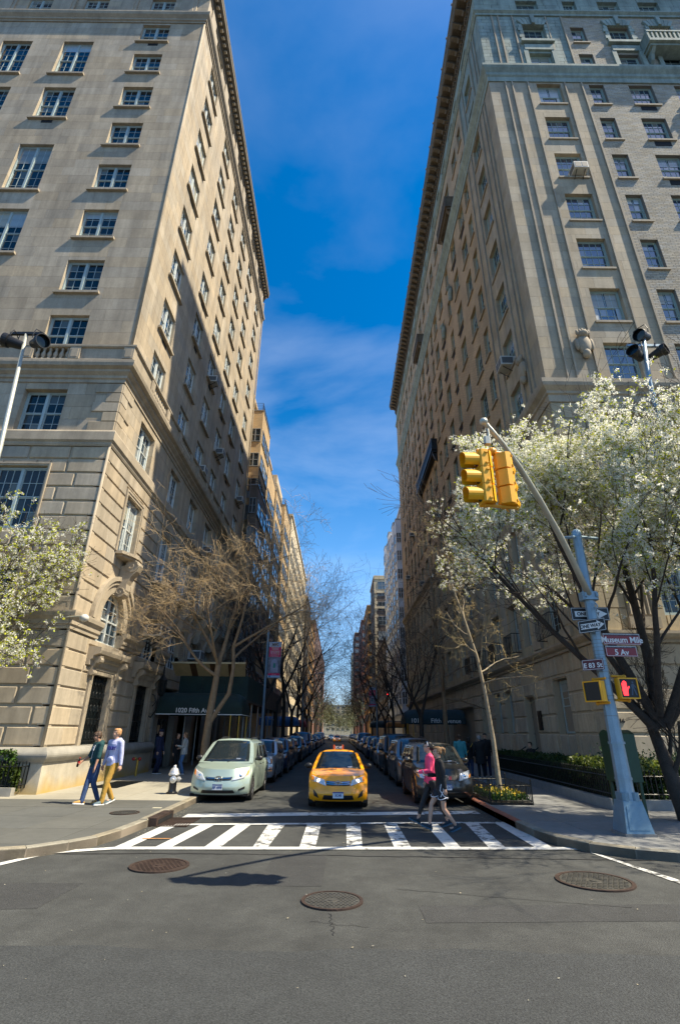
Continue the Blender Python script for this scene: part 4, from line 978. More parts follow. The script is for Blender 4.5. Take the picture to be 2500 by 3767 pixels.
ac(G2,52.5,16.5,'air conditioner on the shaded brick wall under the black iron balcony')
ac(G2,58,24.2,'dark far air conditioner near the end of the shaded brick wall, higher one')
ac(G2,63,20.2,'dark far air conditioner near the end of the shaded brick wall, lower one')
ac(F2,24.95,6.1,'grey air conditioner in the second arched window from the corner of the left building',d=-.1,sc=1.35)
ac(F2,32.6,6.0,'white air conditioner in the arched window straight above the green canopy',d=-.1,sc=1.3)
ac(F2,28.75,24.3,'pale air conditioner in sun on the left tower, highest of its wall',sc=1.1)
ac(F2,28.75,17.15,'air conditioner in the shaded third window column of the left tower',sc=1.1)
ac(F2,40.8,20.7,'air conditioner in the last sunlit window column of the left tower',sc=1.1)
ac(F2,32.55,13.0,'white air conditioner in shade just above the cornice of the left building',sc=1.1)
ac(F2,32.55,20.7,'air conditioner on the edge of the big shadow across the left tower',sc=1.1)
# ---------------- buildings further down the street ----------------
tan=brickmat('tan_brick',(.52,.37,.19),(.45,.31,.16),(.34,.26,.16),1.2)
tan2=M('tan_render',(.47,.37,.23),.9,noise=(.5,.12)); brown=brickmat('dark_brown_brick',(.12,.09,.07),(.09,.07,.055),(.12,.10,.09),1.2)
orange=brickmat('orange_brick',(.50,.29,.10),(.44,.25,.08),(.35,.2,.08),1.2); redb=brickmat('red_brick',(.22,.095,.065),(.18,.08,.055),(.2,.13,.1),1.2)
whiteb=M('white_glazed_brick',(.70,.72,.74),.6,noise=(.8,.08)); fgl=glassmat('far_window_glass',dark=(.02,.035,.045),blind=(.3,.33,.32),p=.35,ior=1.9)
cream=M('cream_stone',(.50,.42,.28),.85,noise=(.6,.12)); ffr=M('grey_aluminium_frame',(.22,.23,.23),.5); wfr=M('white_window_frame',(.7,.7,.68),.5); dkbay=brickmat('shade_painted_brick',(.16,.12,.09),(.13,.10,.075),(.13,.11,.09),1.2)  # dkbay: shade on the lower bay is put into its brick colour
FW={}
def fwin(root,fac,u,z,w,h,fm,lights=2,d=-.06):
    k=(w,h,fm.name,lights)
    if k not in FW:
        q=MB(); q.box(-w/2,w/2,-.05,.1,0,.08); q.box(-w/2,w/2,-.05,.1,h-.08,h); n=lights
        for i in range(n+1): x=-w/2+w*i/n; q.box(max(x-.05,-w/2),min(x+.05,w/2),-.05,.1,.08,h-.08)
        q.box(-w/2+.05,w/2-.05,-.03,.05,h*.5-.03,h*.5+.03)
        g_=MB(); g_.box(-w/2+.02,w/2-.02,.0,.08,.04,h-.04); FW[k]=(mesh('window',q,fm),mesh('pane',g_,fgl))
    o=link('window',FW[k][0],root,loc=Vector(fac.P(u,d+.12,z))-root.location,rot=(0,0,fac.rz)); link('pane',FW[k][1],o); return o
def far_building(name,label,side,X,y0,y1,H,m,depth=14,fu=(),su=(),floors=3.1,z0=4,fm=ffr,win=(1.3,1.7),roof=None,cornice=None,group=None):
    s=-1 if side=='L' else 1
    t=empty(name,(X+s*2,y0,.15),label=label,cat='building',group=group)
    q=MB(); a,b=sorted((X,X+s*depth)); q.box(a,b,y0,y1,0,H); wpart('wall',q,m,t)
    ff=Fac('F',y0); fs=Fac('L' if side=='L' else 'R',X)
    z=z0
    while z+win[1]<H-.6:
        for u in fu: fwin(t,ff,X+s*u,z,win[0],win[1],fm)
        for u in su: fwin(t,fs,u,z,win[0],win[1],fm)
        z+=floors
    q=MB(); q.box(a-.25,b+.25,y0-.25,y1+.25,H,H+.35); wpart('roof_parapet',q,cornice or m,t)
    return t,ff,fs
def bays(t,side,X,list_,H,m,floors=3.05,fm=ffr,z0=6,zt=None,glassy=True):
    """projecting bays with a straight front and a chamfered far side, ribbon windows on every floor"""
    s=-1 if side=='L' else 1
    for (y0,y1,p,h) in list_:
        q=MB(); x=X-s*p
        z=z0; 
        pl=[(X,y0),(x,y0),(x,y1-.9),(X,y1)]
        q.prism(pl,lambda u,v,w:(u,v,w),z0-1,h); wpart('bay',q,m,t)
        q=MB(); q.prism([(X,y0-.06),(x-s*.06*-1 if False else x-s*.06,y0-.06),(x-s*.06,y1-.85),(X,y1+.06)],lambda u,v,w:(u,v,w),h,h+.12); wpart('bay_coping',q,ffr,t)
        ff=Fac('F',y0); fs=Fac('L' if side=='L' else 'R',x)
        while z+2<h-.9:
            fwin(t,ff,X-s*p*.5,z,p*.86,1.65,fm,2); 
            n=max(1,int((y1-y0-1.0)/1.7))
            for i in range(n): fwin(t,fs,y0+.25+(y1-y0-1.2)*(i+.5)/n,z,(y1-y0-1.2)/n*.92,1.65,fm,1)
            z+=floors
def railing(t,pts,z,h=1.0):
    q=MB()
    for k in range(4): q.tube([(x,y,z+h*(k+1)/4) for x,y in pts],.025,4)
    for (x,y),(x2,y2) in zip(pts,pts[1:]):
        n=max(1,int(math.hypot(x2-x,y2-y)/1.2))
        for i in range(n+1): q.tube([(x+(x2-x)*i/n,y+(y2-y)*i/n,z),(x+(x2-x)*i/n,y+(y2-y)*i/n,z+h)],.025,4)
    wpart('terrace_railing',q,iron,t)
t,ff,fs=far_building('tan_bay_building','tan brick apartment house with stepped bays and roof terraces next beyond the left corner building','L',-10.0,44.3,63.0,36.0,tan,su=(),z0=99)
bays(t,'L',-10.0,[(46.6,53.2,1.35,34.6),(54.6,62.4,1.05,32.5)],35,tan,z0=6.2)
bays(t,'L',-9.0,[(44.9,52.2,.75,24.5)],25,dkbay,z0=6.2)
railing(t,[(-9.9,46.7),(-8.75,46.7),(-8.75,52.0)],34.7); railing(t,[(-9.0,45.0),(-8.3,45.0),(-8.3,51)],24.6)
q=MB(); q.box(-15,-10.6,47,56,36,39.5); wpart('penthouse',q,tan2,t)
q=MB(); q.box(-9.9,-8.7,46.55,46.60,23.9,24.5); wpart('wall_vent',q,ffr,t)
t,ff,fs=far_building('tan_bay_building','second tan brick apartment house with projecting bays rising behind the bare trees','L',-10.2,63.6,84,35.2,tan,z0=99)
bays(t,'L',-10.2,[(64.2,72.0,1.1,33.4),(73.5,83.2,1.3,35.4)],35,tan,z0=6); railing(t,[(-10.2,64.2),(-9.1,64.2),(-9.1,71)],33.5); railing(t,[(-10.1,73.5),(-8.95,73.5),(-8.95,82)],35.5)
q=MB(); q.box(-15,-10.0,70,78,35.2,39.0); wpart('penthouse',q,tan2,t)
far_building('tan_apartment_block','long tan apartment block with many small windows and window balconies, left side beyond the bays','L',-8.9,84.6,128,38.2,cream,su=[86.5+2.9*i for i in range(14)],fu=(1.2,4,7),z0=5,win=(1.4,1.7))
far_building('brown_apartment_block','brown brick block with a projecting top cornice beyond the tan block on the left','L',-8.8,134,150,35.5,brown,su=[136+3*i for i in range(5)],fu=(1.0,3.5,6),z0=5,win=(1.3,1.7),cornice=brown)
far_building('orange_brick_block','orange red brick block far down the left side of the street','L',-8.9,151,186,33.5,orange,su=[153+3.2*i for i in range(10)],fu=(1,4,7),z0=5)
far_building('red_brick_block','dull red brick block at the far end of the left row','L',-9.0,188,330,40,redb,su=[192+4*i for i in range(30)],fu=(1.5,5,8),z0=5,win=(1.6,1.8))
# right side
t,ff,fs=far_building('white_bay_building','white painted apartment house with zigzag bays just beyond the brown brick building','R',9.2,69.9,92.5,33.2,whiteb,z0=99,fm=wfr)
bays(t,'R',9.2,[(71.0+3.6*i,74.3+3.6*i,.75,32.0+.9*(i%2)+ (1.2 if i>2 else 0)) for i in range(6)],34,whiteb,floors=2.85,z0=5.4,fm=wfr)
t,ff,fs=far_building('quoined_brown_building','dark brown brick building with pale corner quoins facing the camera beyond the white one','R',9.1,128,144,39.6,brown,fu=(1.9,4.6,7.3),su=[130.5+3*i for i in range(5)],floors=3.75,z0=4.5,win=(2.1,2.2),cornice=cream)
for i in range(40):
    q=MB(); L=.75 if i%2 else .45; q.fbox(ff,9.08,9.1+L,0,.06,4+.86*i,4.75+.86*i); q.fbox(fs,128-.06,128+L,0,.05,4+.86*i,4.75+.86*i); wpart('quoin',q,cream,t)
for z in (31.2,35.3,39.0): q=MB(); q.fbox(ff,9.0,20,-.1,.25,z,z+.55); wpart('band_course',q,cream,t)
q=MB(); q.fbox(ff,9.0,20,-.1,.12,35.9,39.0); wpart('stone_frieze',q,cream,t)
for u in (1.9,4.6): fwin(t,Fac('F',127.85),9.1+u,36.2,2.1,2.1,ffr)
far_building('orange_stone_building','orange brick building with cream trimmed upper windows beyond the brown quoined one','R',8.5,150,172,37,orange,fu=(.8,2.6,4.5),su=[152+3*i for i in range(7)],z0=5,cornice=cream,win=(1.0,1.9))
far_building('dark_red_tower','dark red brick tower far along the right side of the street','R',8.9,199,232,42.5,redb,fu=(1,3.6),su=[201+3*i for i in range(9)],z0=5,cornice=redb)
far_building('red_and_white_tower','red brick tower with white upper storeys far along the right side','R',8.2,262,300,49,redb,fu=(1.2,4.2),su=[265+4*i for i in range(8)],z0=5,win=(1.9,1.8),cornice=cream)
far_building('pale_distant_tower','pale tower block closing the right row in the distance','R',8.8,345,380,50.5,cream,fu=(1.5,5),su=[350+5*i for i in range(5)],z0=5,win=(2.2,1.8),cornice=cream)
far_building('low_brick_house','low dark brick townhouse between the white and the brown buildings on the right','R',9.3,93,127,19,brown,su=[95+3.2*i for i in range(10)],z0=5)
far_building('distant_cross_street_block','pale block far away closing the left end of the view','L',-12,400,440,34,cream,fu=(1,4,7),su=(),z0=4,win=(2,1.8))
far_building('avenue_end_block','pale hazy block closing the far end of the street behind the trees','L',14,540,560,27,cream,depth=30,fu=(4,9,14,19,24),su=(),z0=4,win=(2.4,2.0),floors=4)
# awnings reaching to the kerb further along
blue=M('blue_canvas',(.05,.14,.30),.8,noise=(2,.15)); green=M('dark_green_canvas',(.006,.024,.019),.75,noise=(3,.2)); navy=M('dark_teal_canvas',(.008,.03,.036),.75,noise=(3,.2)); red_c=M('maroon_canvas',(.22,.04,.04),.8)
polm=M('brass_pole',(.55,.36,.07),.35,.8); stl=M('galvanised_steel',(.30,.33,.34),.45,.6)
whl=M('white_lettering',(.75,.76,.74),.6)
def canopy(name,label,x0,x1,y0,y1,zb,zt,m,text=None,tsize=.3,group=None,trim=None,curved_end=1,tx=None):
    """entrance canopy from x0 (wall) to x1 (kerb): barrel roof, valance, four poles"""
    t=empty(name,((x0+x1)/2,(y0+y1)/2,.15),label=label,cat='awning',group=group)
    yc=(y0+y1)/2; hw=(y1-y0)/2; q=MB(); n=12; zs=zb+.32
    rows=[]
    xs=[x0]+[x0+(x1-x0)*k for k in (.8,.9,.96,.99,1.0)]
    for k,x in enumerate(xs):
        e=[1,1,.93,.78,.55,.0][k] if curved_end else 1
        rows.append([(x,yc-hw*math.cos(math.pi*i/n),zs+(zt-zs)*e*math.sin(math.pi*i/n)**.8) for i in range(n+1)])
    for r in rows: q.v+=r
    q.f=[(a*(n+1)+i,a*(n+1)+i+1,(a+1)*(n+1)+i+1,(a+1)*(n+1)+i) for a in range(len(rows)-1) for i in range(n)]; q.m=[0]*len(q.f)
    wpart('canopy_roof',q,m,t,smooth=True)
    q=MB(); a,b=min(x0,x1),max(x0,x1)
    q.box(a,b,y0-.015,y0,zb,zs+.02); q.box(a,b,y1,y1+.015,zb,zs+.02); xe=x1; q.box(min(xe,xe+.015),max(xe,xe+.015),y0-.015,y1+.015,zb,zs+.02); wpart('valance',q,m,t)
    if trim:
        q=MB(); q.box(a,b,y0-.022,y0-.016,zb,zb+.035); q.box(x1-.0,x1+.022,y0-.022,y1+.02,zb,zb+.035); wpart('valance_trim',q,trim,t)
    for x in (x1-(x1-x0)*.03,x1-(x1-x0)*.13):
        for y in (y0+.06,y1-.06):
            q=MB(); q.cyl((x,y,.15),(x,y,zb+.1),.03,n=8); wpart('canopy_pole',q,polm,t)
    if text:
        lettering(text,tsize,whl,t,Vector((tx if tx is not None else (x0+x1)/2,y0-.024,zb+.19))-t.location,ext=.003,font_bold=.004)
    return t
canopy('entrance_canopy','dark green entrance canopy lettered 1020 Fifth Avenue over the left sidewalk',-9.0,-4.75,26.7,29.0,2.66,3.75,green,'1020 Fifth Avenue',.30,trim=whl,tx=-6.95)
canopy('entrance_canopy','dark teal canopy lettered 1016 Fifth Avenue over the right sidewalk behind the parked cars',9.0,4.75,38.4,41.2,2.55,3.55,navy,None)
q=text_mesh('1016     Fifth Avenue',.42,whl,ext=.003)
o=link('lettering',q,None,loc=(6.9,38.37,2.74),rot=(math.pi/2,0,0)); o.parent=bpy.data.objects['entrance_canopy.001']; o.location=Vector((6.9,38.37,2.74))-o.parent.location
canopy('entrance_canopy','blue canopy over the far left sidewalk behind the bare tree trunks',-9.0,-4.6,62,65,2.6,3.6,blue)
canopy('entrance_canopy','maroon canopy over the far left sidewalk, deeper than the blue one',-9.0,-4.6,78,81,2.6,3.6,red_c)
canopy('entrance_canopy','blue green canopy over the far right sidewalk in front of the brown quoined building',9.0,4.4,74,77,2.6,3.5,navy)
canopy('entrance_canopy','orange brown canopy beside the blue green one on the far right sidewalk',9.0,6.4,69.8,72.5,2.7,3.3,M('ochre_canvas',(.35,.16,.04),.8))
# ---------------- sidewalk shed with its striped catch boards ----------------
shed=empty('sidewalk_shed',(-7,38,.15),label='dark green plywood sidewalk shed on steel posts with a flared cream striped top',cat='scaffold')
shg=M('dark_green_plywood',(.014,.040,.034),.7,noise=[(1.5,.25),(20,.12)]); shb=M('brown_plywood',(.10,.075,.055),.8,noise=[(1.5,.25)])
for i in range(3):
    a=-8.8+i*1.26; q=MB(); q.box(a+.008,a+1.252,29.3,29.34,3.5,4.74); wpart('plywood_panel',q,shg,shed)
for i in range(8):
    a=29.36+i*2.25; q=MB(); q.box(-5.04,-5.0,a+.008,a+2.242,3.5,4.74); wpart('plywood_panel',q,shg if i<3 else shb,shed)
q=MB(); q.box(-8.9,-5.0,29.34,47.4,3.4,3.5); wpart('deck',q,shb,shed)
strp=[M('cream_board',(.55,.46,.26),.8,noise=(3,.12)),M('brown_board',(.10,.055,.025),.8,noise=(3,.2))]
n=9; xs_=[-9.05,-8.1,-7.75,-7.0,-6.7,-6.0,-5.72,-5.05]
for i,(a,b) in enumerate(zip(xs_,xs_[1:])):
    q=MB(); e=lambda x:-9.0+(x+9.0)*.97
    q.add([(e(a)+.005,29.25,4.72),(e(b)-.005,29.25,4.72),(b-.005,28.25,5.28),(a+.005,28.25,5.28),(e(a)+.005,29.25,4.76),(e(b)-.005,29.25,4.76),(b-.005,28.25,5.32),(a+.005,28.25,5.32)],[(0,1,2,3),(4,5,6,7),(0,1,5,4),(1,2,6,5),(2,3,7,6),(3,0,4,7)])
    wpart('catch_board',q,strp[i%2],shed)
q=MB(); q.box(-9.06,-5.04,28.20,28.26,5.27,5.36); wpart('catch_board_rail',q,strp[0],shed)
for y in [29.5,32,34.6,37.2,39.8,42.4,45,47.2]:
    for x in (-5.15,-8.3):
        q=MB(); q.cyl((x,y,.15),(x,y,3.4),.05,n=8); wpart('shed_post',q,stl,shed)
for y0 in (29.5,34.6,39.8,42.4):
    q=MB(); q.tube([(-5.15,y0,1.6),(-5.15,y0+2.6,1.6)],.03,6); q.tube([(-5.15,y0,2.8),(-5.15,y0+2.6,2.8)],.03,6); q.tube([(-5.15,y0,.4),(-5.15,y0+2.6,2.8)],.025,6); wpart('shed_brace',q,stl,shed)
q=MB(); q.ell((-6.2,33,3.05),.13,.13,.1,10,6); q.cyl((-6.2,33,3.1),(-6.2,33,3.4),.03); wpart('work_lamp',q,M('lit_work_lamp',(1,.5,.2),.5,emit=((1,.42,.12),3.0)),shed)
# ---------------- traffic light pole with its arm, signs and signals ----------------
bluegrey=M('grey_blue_galvanised_paint',(.24,.34,.41),.45,.3,noise=[(4,.10),(40,.06)],streak=((9,9,1.2),.14))
basep=M('teal_grey_cast_base',(.15,.25,.32),.5,.2,noise=[(5,.12)]); armm=M('pale_galvanised_arm',(.50,.50,.42),.45,.4,noise=(6,.08))
yel=M('signal_yellow_paint',(.88,.42,.006),.42,noise=(5,.06)); yeld=M('dark_yellow_bracket',(.62,.28,.01),.5); blk=M('black_plastic',(.008,.008,.009),.5)
PX,PY=5.80,11.48
tp=empty('traffic_light_pole',(PX,PY,.15),label='grey blue octagonal traffic light pole with a long curved arm at the right corner',cat='traffic pole')
q=MB(); q.prism([(-.30,-.28),(.30,-.28),(.34,0),(.30,.28),(-.30,.28),(-.34,0)],lambda u,v,w:(PX+u,PY+v,w),.135,.20); part('foundation',q,conc3,tp,loc=tuple(-tp.location))
q=MB(); a=.27; b_=.185
q.add([(PX+sx*a,PY+sy*a,.2) for sx,sy in ((-1,-1),(1,-1),(1,1),(-1,1))]+[(PX+sx*b_,PY+sy*b_,.74) for sx,sy in ((-1,-1),(1,-1),(1,1),(-1,1))],[(0,3,2,1),(4,5,6,7),(0,1,5,4),(1,2,6,5),(2,3,7,6),(3,0,4,7)])
wpart('transformer_base',q,basep,tp)
q=MB(); q.add([(PX-.20,PY-.262,.26),(PX+.20,PY-.262,.26),(PX+.15,PY-.204,.66),(PX-.15,PY-.204,.66),(PX-.20,PY-.270,.26),(PX+.20,PY-.270,.26),(PX+.15,PY-.212,.66),(PX-.15,PY-.212,.66)],[(4,5,6,7),(0,1,5,4),(1,2,6,5),(2,3,7,6),(3,0,4,7)]); q.cyl((PX+.05,PY-.245,.42),(PX+.05,PY-.25,.42),.012); wpart('base_door',q,basep,tp)
q=MB()
for sx in (-1,1): q.cbox((PX+sx*.10,PY-.02,.81),.14,.34,.15,bev=.04)
wpart('base_shoulder',q,basep,tp)
q=MB(); q.lathe([(.168,.72),(.155,.95),(.12,3.0),(.11,4.8),(.105,6.35),(.115,6.36),(.115,6.48),(.09,6.53),(.04,6.57)],c=(PX,PY,0),n=8); wpart('shaft',q,bluegrey,tp)
q=MB()
for z in (1.12,1.78): q.lathe([(.145,z-.02),(.165,z-.02),(.165,z+.025),(.145,z+.025)],c=(PX,PY,0),n=8)
wpart('shaft_band',q,bluegrey,tp)
q=MB()
for z in (2.30,2.62,2.70,3.06,3.2,3.32,3.42,3.5,3.56,3.64,3.72,3.80,3.88): 
    r=.155-.012*z+.004; q.lathe([(r,z-.006),(r+.008,z-.006),(r+.008,z+.006),(r,z+.006)],c=(PX,PY,0),n=8)
wpart('strap_band',q,M('steel_strap',(.20,.22,.22),.4,.7),tp)
q=MB(); q.cbox((PX,PY,4.88),.36,.30,.19,bev=.05); q.tube([(PX-.14,PY-.17,4.84),(PX-.14,PY-.17,4.94)],.03); q.tube([(PX+.12,PY-.17,4.84),(PX+.12,PY-.17,4.94)],.03)
q.tube([(PX+.02,PY-.17,4.72),(PX+.07,PY-.19,4.62),(PX+.02,PY-.2,4.55),(PX-.02,PY-.19,4.60)],.02,6); wpart('arm_clamp',q,bluegrey,tp)
AP=[(5.76,11.38,4.92),(5.35,10.92,5.45),(4.9,10.4,5.93),(4.2,9.57,6.46),(3.57,8.8,6.80),(3.05,8.15,6.95),(2.56,7.55,7.0)]
q=MB(); q.tube(AP,[.075,.072,.068,.062,.056,.05,.045],10); wpart('arm',q,armm,tp,smooth=True)
q=MB(); q.ell((2.53,7.52,7.02),.075,.075,.07,12,8); wpart('arm_cap',q,armm,tp,smooth=True)
q=MB(); q.tube([(5.22,PY-.35,6.20),(PX,PY,6.38),(6.5,PY+.42,6.50)],.038,8); q.ell((6.5,PY+.42,6.5),.045,.045,.045,8,6); wpart('cross_bar',q,bluegrey,tp)
q=MB()
for A,Bp in (((6.3,PY+.3,6.47),(2.7,7.72,6.99)),((5.3,PY-.3,6.23),(2.9,7.95,6.90))): q.tube([A,Bp],.009,5)
wpart('guy_wire',q,stl,tp)
# signal cluster hanging from the arm
sg=empty('traffic_signal',(2.63,7.62,5.4),label='pair of yellow three light signal heads hanging from the arm over the crosswalk',cat='traffic light')
q=MB(); q.cyl((2.62,7.62,6.62),(2.62,7.62,6.93),.022); q.cbox((2.58,7.62,6.68),.11,.1,.15,bev=.02); wpart('hanger',q,armm,sg)
q=MB(); q.ell((2.64,7.62,6.46),.085,.085,.075,12,8); q.tube([(2.36,7.56,6.455),(2.92,7.68,6.455)],.028,8); q.tube([(2.40,7.56,5.395),(2.96,7.66,5.395)],.03,8); wpart('signal_bracket',q,yeld,sg)
q=MB(); q.tube([(2.60,7.60,6.86),(2.48,7.58,6.82),(2.42,7.58,6.68),(2.48,7.58,6.60),(2.58,7.6,6.62)],.011,5); wpart('signal_cable',q,blk,sg)
def head(c,yaw,name):
    """three section head; c = centre of the housing, front = local -y turned by yaw"""
    ro=Matrix.Translation(c)@Matrix.Rotation(yaw,4,'Z'); h=link('signal_head',None,sg,loc=Vector(c)-sg.location,rot=(0,0,yaw))
    q=MB()
    for k in range(3):
        z=-.33+.33*k
        q.cbox((0,0,z),.29,.17,.322,bev=.03); q.add([(-.145,.085,z-.155),(.145,.085,z-.155),(.145,.085,z+.155),(-.145,.085,z+.155),(-.08,.15,z-.15),(.08,.15,z-.15),(.08,.15,z+.15),(-.08,.15,z+.15)],[(4,5,6,7),(0,1,5,4),(1,2,6,5),(2,3,7,6),(3,0,4,7)])
        for s in (-.15,.15): q.cbox((s,.03,z+.1),.03,.05,.03); q.cbox((s,.03,z-.1),.03,.05,.03)
    part('housing',q,yel,h)
    for k in range(3):
        z=-.33+.33*k; q=MB(); n=18
        # tunnel visor, open underneath
        for r,ro_ in ((.135,0),):
            pass
        st=math.radians(-60); en=math.radians(240); vs=[]
        for i in range(n+1):
            a=st+(en-st)*i/n; ln=.29-.10*(1-math.sin(max(min(a,math.pi/2+1.2),math.pi/2-1.2)))*.5
            x,zz=.135*math.cos(a),.135*math.sin(a); x2,z2=.128*math.cos(a),.128*math.sin(a)
            vs+=[(x,-.085,z+zz),(x,-.085-ln,z+zz-.012),(x2,-.085-ln,z+z2-.012),(x2,-.085,z+z2)]
        fs=[]
        for i in range(n): b0=4*i; c0=b0+4; fs+=[(b0,b0+1,c0+1,c0),(b0+1,b0+2,c0+2,c0+1),(b0+2,b0+3,c0+3,c0+2)]
        q.add(vs,fs); v=part('visor',q,[yel],h)
        q=MB(); q.lathe([(.122,-.086),(.10,-.10),(.05,-.108)],c=(0,0,z),n=16,ax='y'); part('lens',q,M('unlit_signal_lens_%d'%k,((.02,.05,.03),(.09,.05,.01),(.09,.01,.01))[k],.2),h)
    return h
head((2.43,7.58,5.92),R(-83),'a'); head((2.83,7.66,5.92),R(150),'b')
# signs
sgreen=M('black_sign_sheet',(.010,.010,.012),.4); swhite=M('white_sign_sheet',(.74,.74,.72),.45); maroon=M('maroon_sign_sheet',(.23,.012,.022),.4,noise=(3,.06)); mdark=M('dark_maroon_sign',(.10,.008,.014),.45)
def sign(name,label,c,yaw,w,h,m,border=None):
    t=empty(name,c,rz=yaw,label=label,cat='street sign')
    q=MB(); q.box(-w/2,w/2,-.004,.004,-h/2,h/2); part('panel',q,m,t)
    if border is not None:
        q=MB(); e=.012; b=.008
        for x0,x1,z0,z1 in ((-w/2+e,w/2-e,h/2-e-b,h/2-e),(-w/2+e,w/2-e,-h/2+e,-h/2+e+b),(-w/2+e,-w/2+e+b,-h/2+e+b,h/2-e-b),(w/2-e-b,w/2-e,-h/2+e+b,h/2-e-b)): q.box(x0,x1,-.007,-.0045,z0,z1)
        part('border',q,border,t)
    q=MB(); q.box(-.03,.03,.006,.05,-h*.3,h*.3); part('sign_bracket',q,stl,t)
    return t
def oneway(label,c,yaw,w,h):
    t=sign('one_way_sign',label,c,yaw,w,h,sgreen,swhite)
    q=MB(); a=h*.21; L=-w*.40; hx=w*.20
    q.prism([(L,-a),(hx,-a),(hx,-h*.37),(w*.455,0),(hx,h*.37),(hx,a),(L,a)],lambda u,v,d:(u,d,v),-.0075,-.0045); part('arrow',q,swhite,t)
    lettering('ONE WAY',h*.36,sgreen,t,(-w*.05,-.0085,-.003),ext=.0012,font_bold=.004)
    return t
oneway('larger black ONE WAY arrow sign strapped behind the light pole',(5.86,PY+.2,4.52),R(-4),.86,.305)
oneway('smaller tilted black ONE WAY arrow sign on the front of the light pole',(5.63,PY-.24,4.16),R(-52),.62,.28)
t=sign('street_name_sign','maroon street sign reading Museum Mile under the one way signs',(6.32,PY-.08,3.90),R(3),.86,.25,maroon,swhite)
q=MB(); q.box(-.43,.43,-.006,-.0042,.075,.125); part('top_strip',q,M('dark_sign_strip',(.02,.015,.03),.4),t); lettering('Museum Mile',.185,swhite,t,(0,-.0075,-.025),ext=.001,font_bold=.003,space=.96); lettering('METROPOLITAN MUSEUM HISTORIC DISTRICT',.032,swhite,t,(-.08,-.0072,.10),ext=.0008)
t=sign('street_name_sign','maroon street sign reading 5 Av below the Museum Mile sign',(6.26,PY-.08,3.635),R(3),.72,.235,maroon,swhite)
q=MB(); q.box(-.36,.36,-.006,-.0042,.07,.118); part('top_strip',q,bpy.data.materials['dark_sign_strip'],t); lettering('5 Av',.17,swhite,t,(0,-.0075,-.03),ext=.001,font_bold=.003); lettering('METROPOLITAN MUSEUM HISTORIC DISTRICT',.028,swhite,t,(-.03,-.0072,.094),ext=.0008)
t=sign('street_name_sign','dark maroon street sign reading E 83 St edge on at the left of the pole',(5.53,PY-.16,3.33),R(-48),.46,.225,mdark,swhite)
lettering('E 83 St',.14,swhite,t,(0,-.0075,-.02),ext=.001,font_bold=.003)
# pedestrian signals
ledr=M('lit_red_hand',(1,.03,.03),.5,emit=((1,.03,.035),1.5)); ledw=M('unlit_walking_figure',(.05,.08,.12),.6)
def pedsig(label,c,yaw,lit):
    t=empty('pedestrian_signal',c,rz=yaw,label=label,cat='pedestrian signal')
    q=MB(); q.cbox((0,.09,0),.42,.17,.42,bev=.03); part('housing',q,yel,t)
    q=MB(); q.box(-.185,.185,-.006,.004,-.185,.185); part('face',q,blk,t)
    q=MB()
    for x0,x1,z0,z1 in ((-.21,.21,.19,.212),(-.21,.21,-.212,-.19),(-.212,-.19,-.19,.19),(.19,.212,-.19,.19)): q.box(x0,x1,-.02,.006,z0,z1)
    part('hood',q,yel,t)
    if lit:
        q=MB(); f=lambda u,v,d:(u-.085,d,v)
        q.prism([(-.055,-.15),(.045,-.15),(.05,-.06),(.062,-.03),(.085,.0),(.10,.035),(.088,.045),(.07,.025),(.05,.01),(.045,.03),(-.065,.03),(-.068,-.06)],f,-.009,-.0065)
        for i,(x,h) in enumerate(((-.065,.10),(-.037,.135),(-.009,.145),(.019,.125))): q.prism([(x,.03),(x+.024,.03),(x+.024,h),(x+.012,h+.012),(x,h)],f,-.009,-.0065)
        part('raised_hand',q,ledr,t)
        q=MB(); f=lambda u,v,d:(u+.09,d,v)
        q.prism([(.02*math.cos(i*.7)+.01,.12+.022*math.sin(i*.7)) for i in range(9)],f,-.009,-.0065); q.prism([(-.03,.0),(.03,.0),(.035,.09),(-.02,.09)],f,-.009,-.0065)
        q.prism([(-.03,0),(.0,0),(-.03,-.14),(-.06,-.14)],f,-.009,-.0065); q.prism([(.0,0),(.03,0),(.07,-.14),(.04,-.14)],f,-.009,-.0065); q.prism([(-.02,.085),(-.07,.0),(-.055,-.01),(-.02,.05)],f,-.009,-.0065); q.prism([(.03,.085),(.075,.02),(.062,.008),(.03,.05)],f,-.009,-.0065)
        part('walking_figure',q,ledw,t)
    sx=-1 if lit else 1
    for z in (.245,-.245):
        q=MB(); q.tube([(0,.09,z*.8),(0,.09,z),(sx*.28,.11,z+.01)],.026,8); q.ell((0,.09,z),.042,.042,.042,8,6); part('signal_bracket',q,yeld,t)
    return t
pedsig('yellow pedestrian signal facing the camera with a lit red hand',(6.21,PY-.16,2.85),R(4),True)
pedsig('yellow pedestrian signal turned left with a dark face behind the pole',(5.49,PY-.02,2.79),R(-62),False)
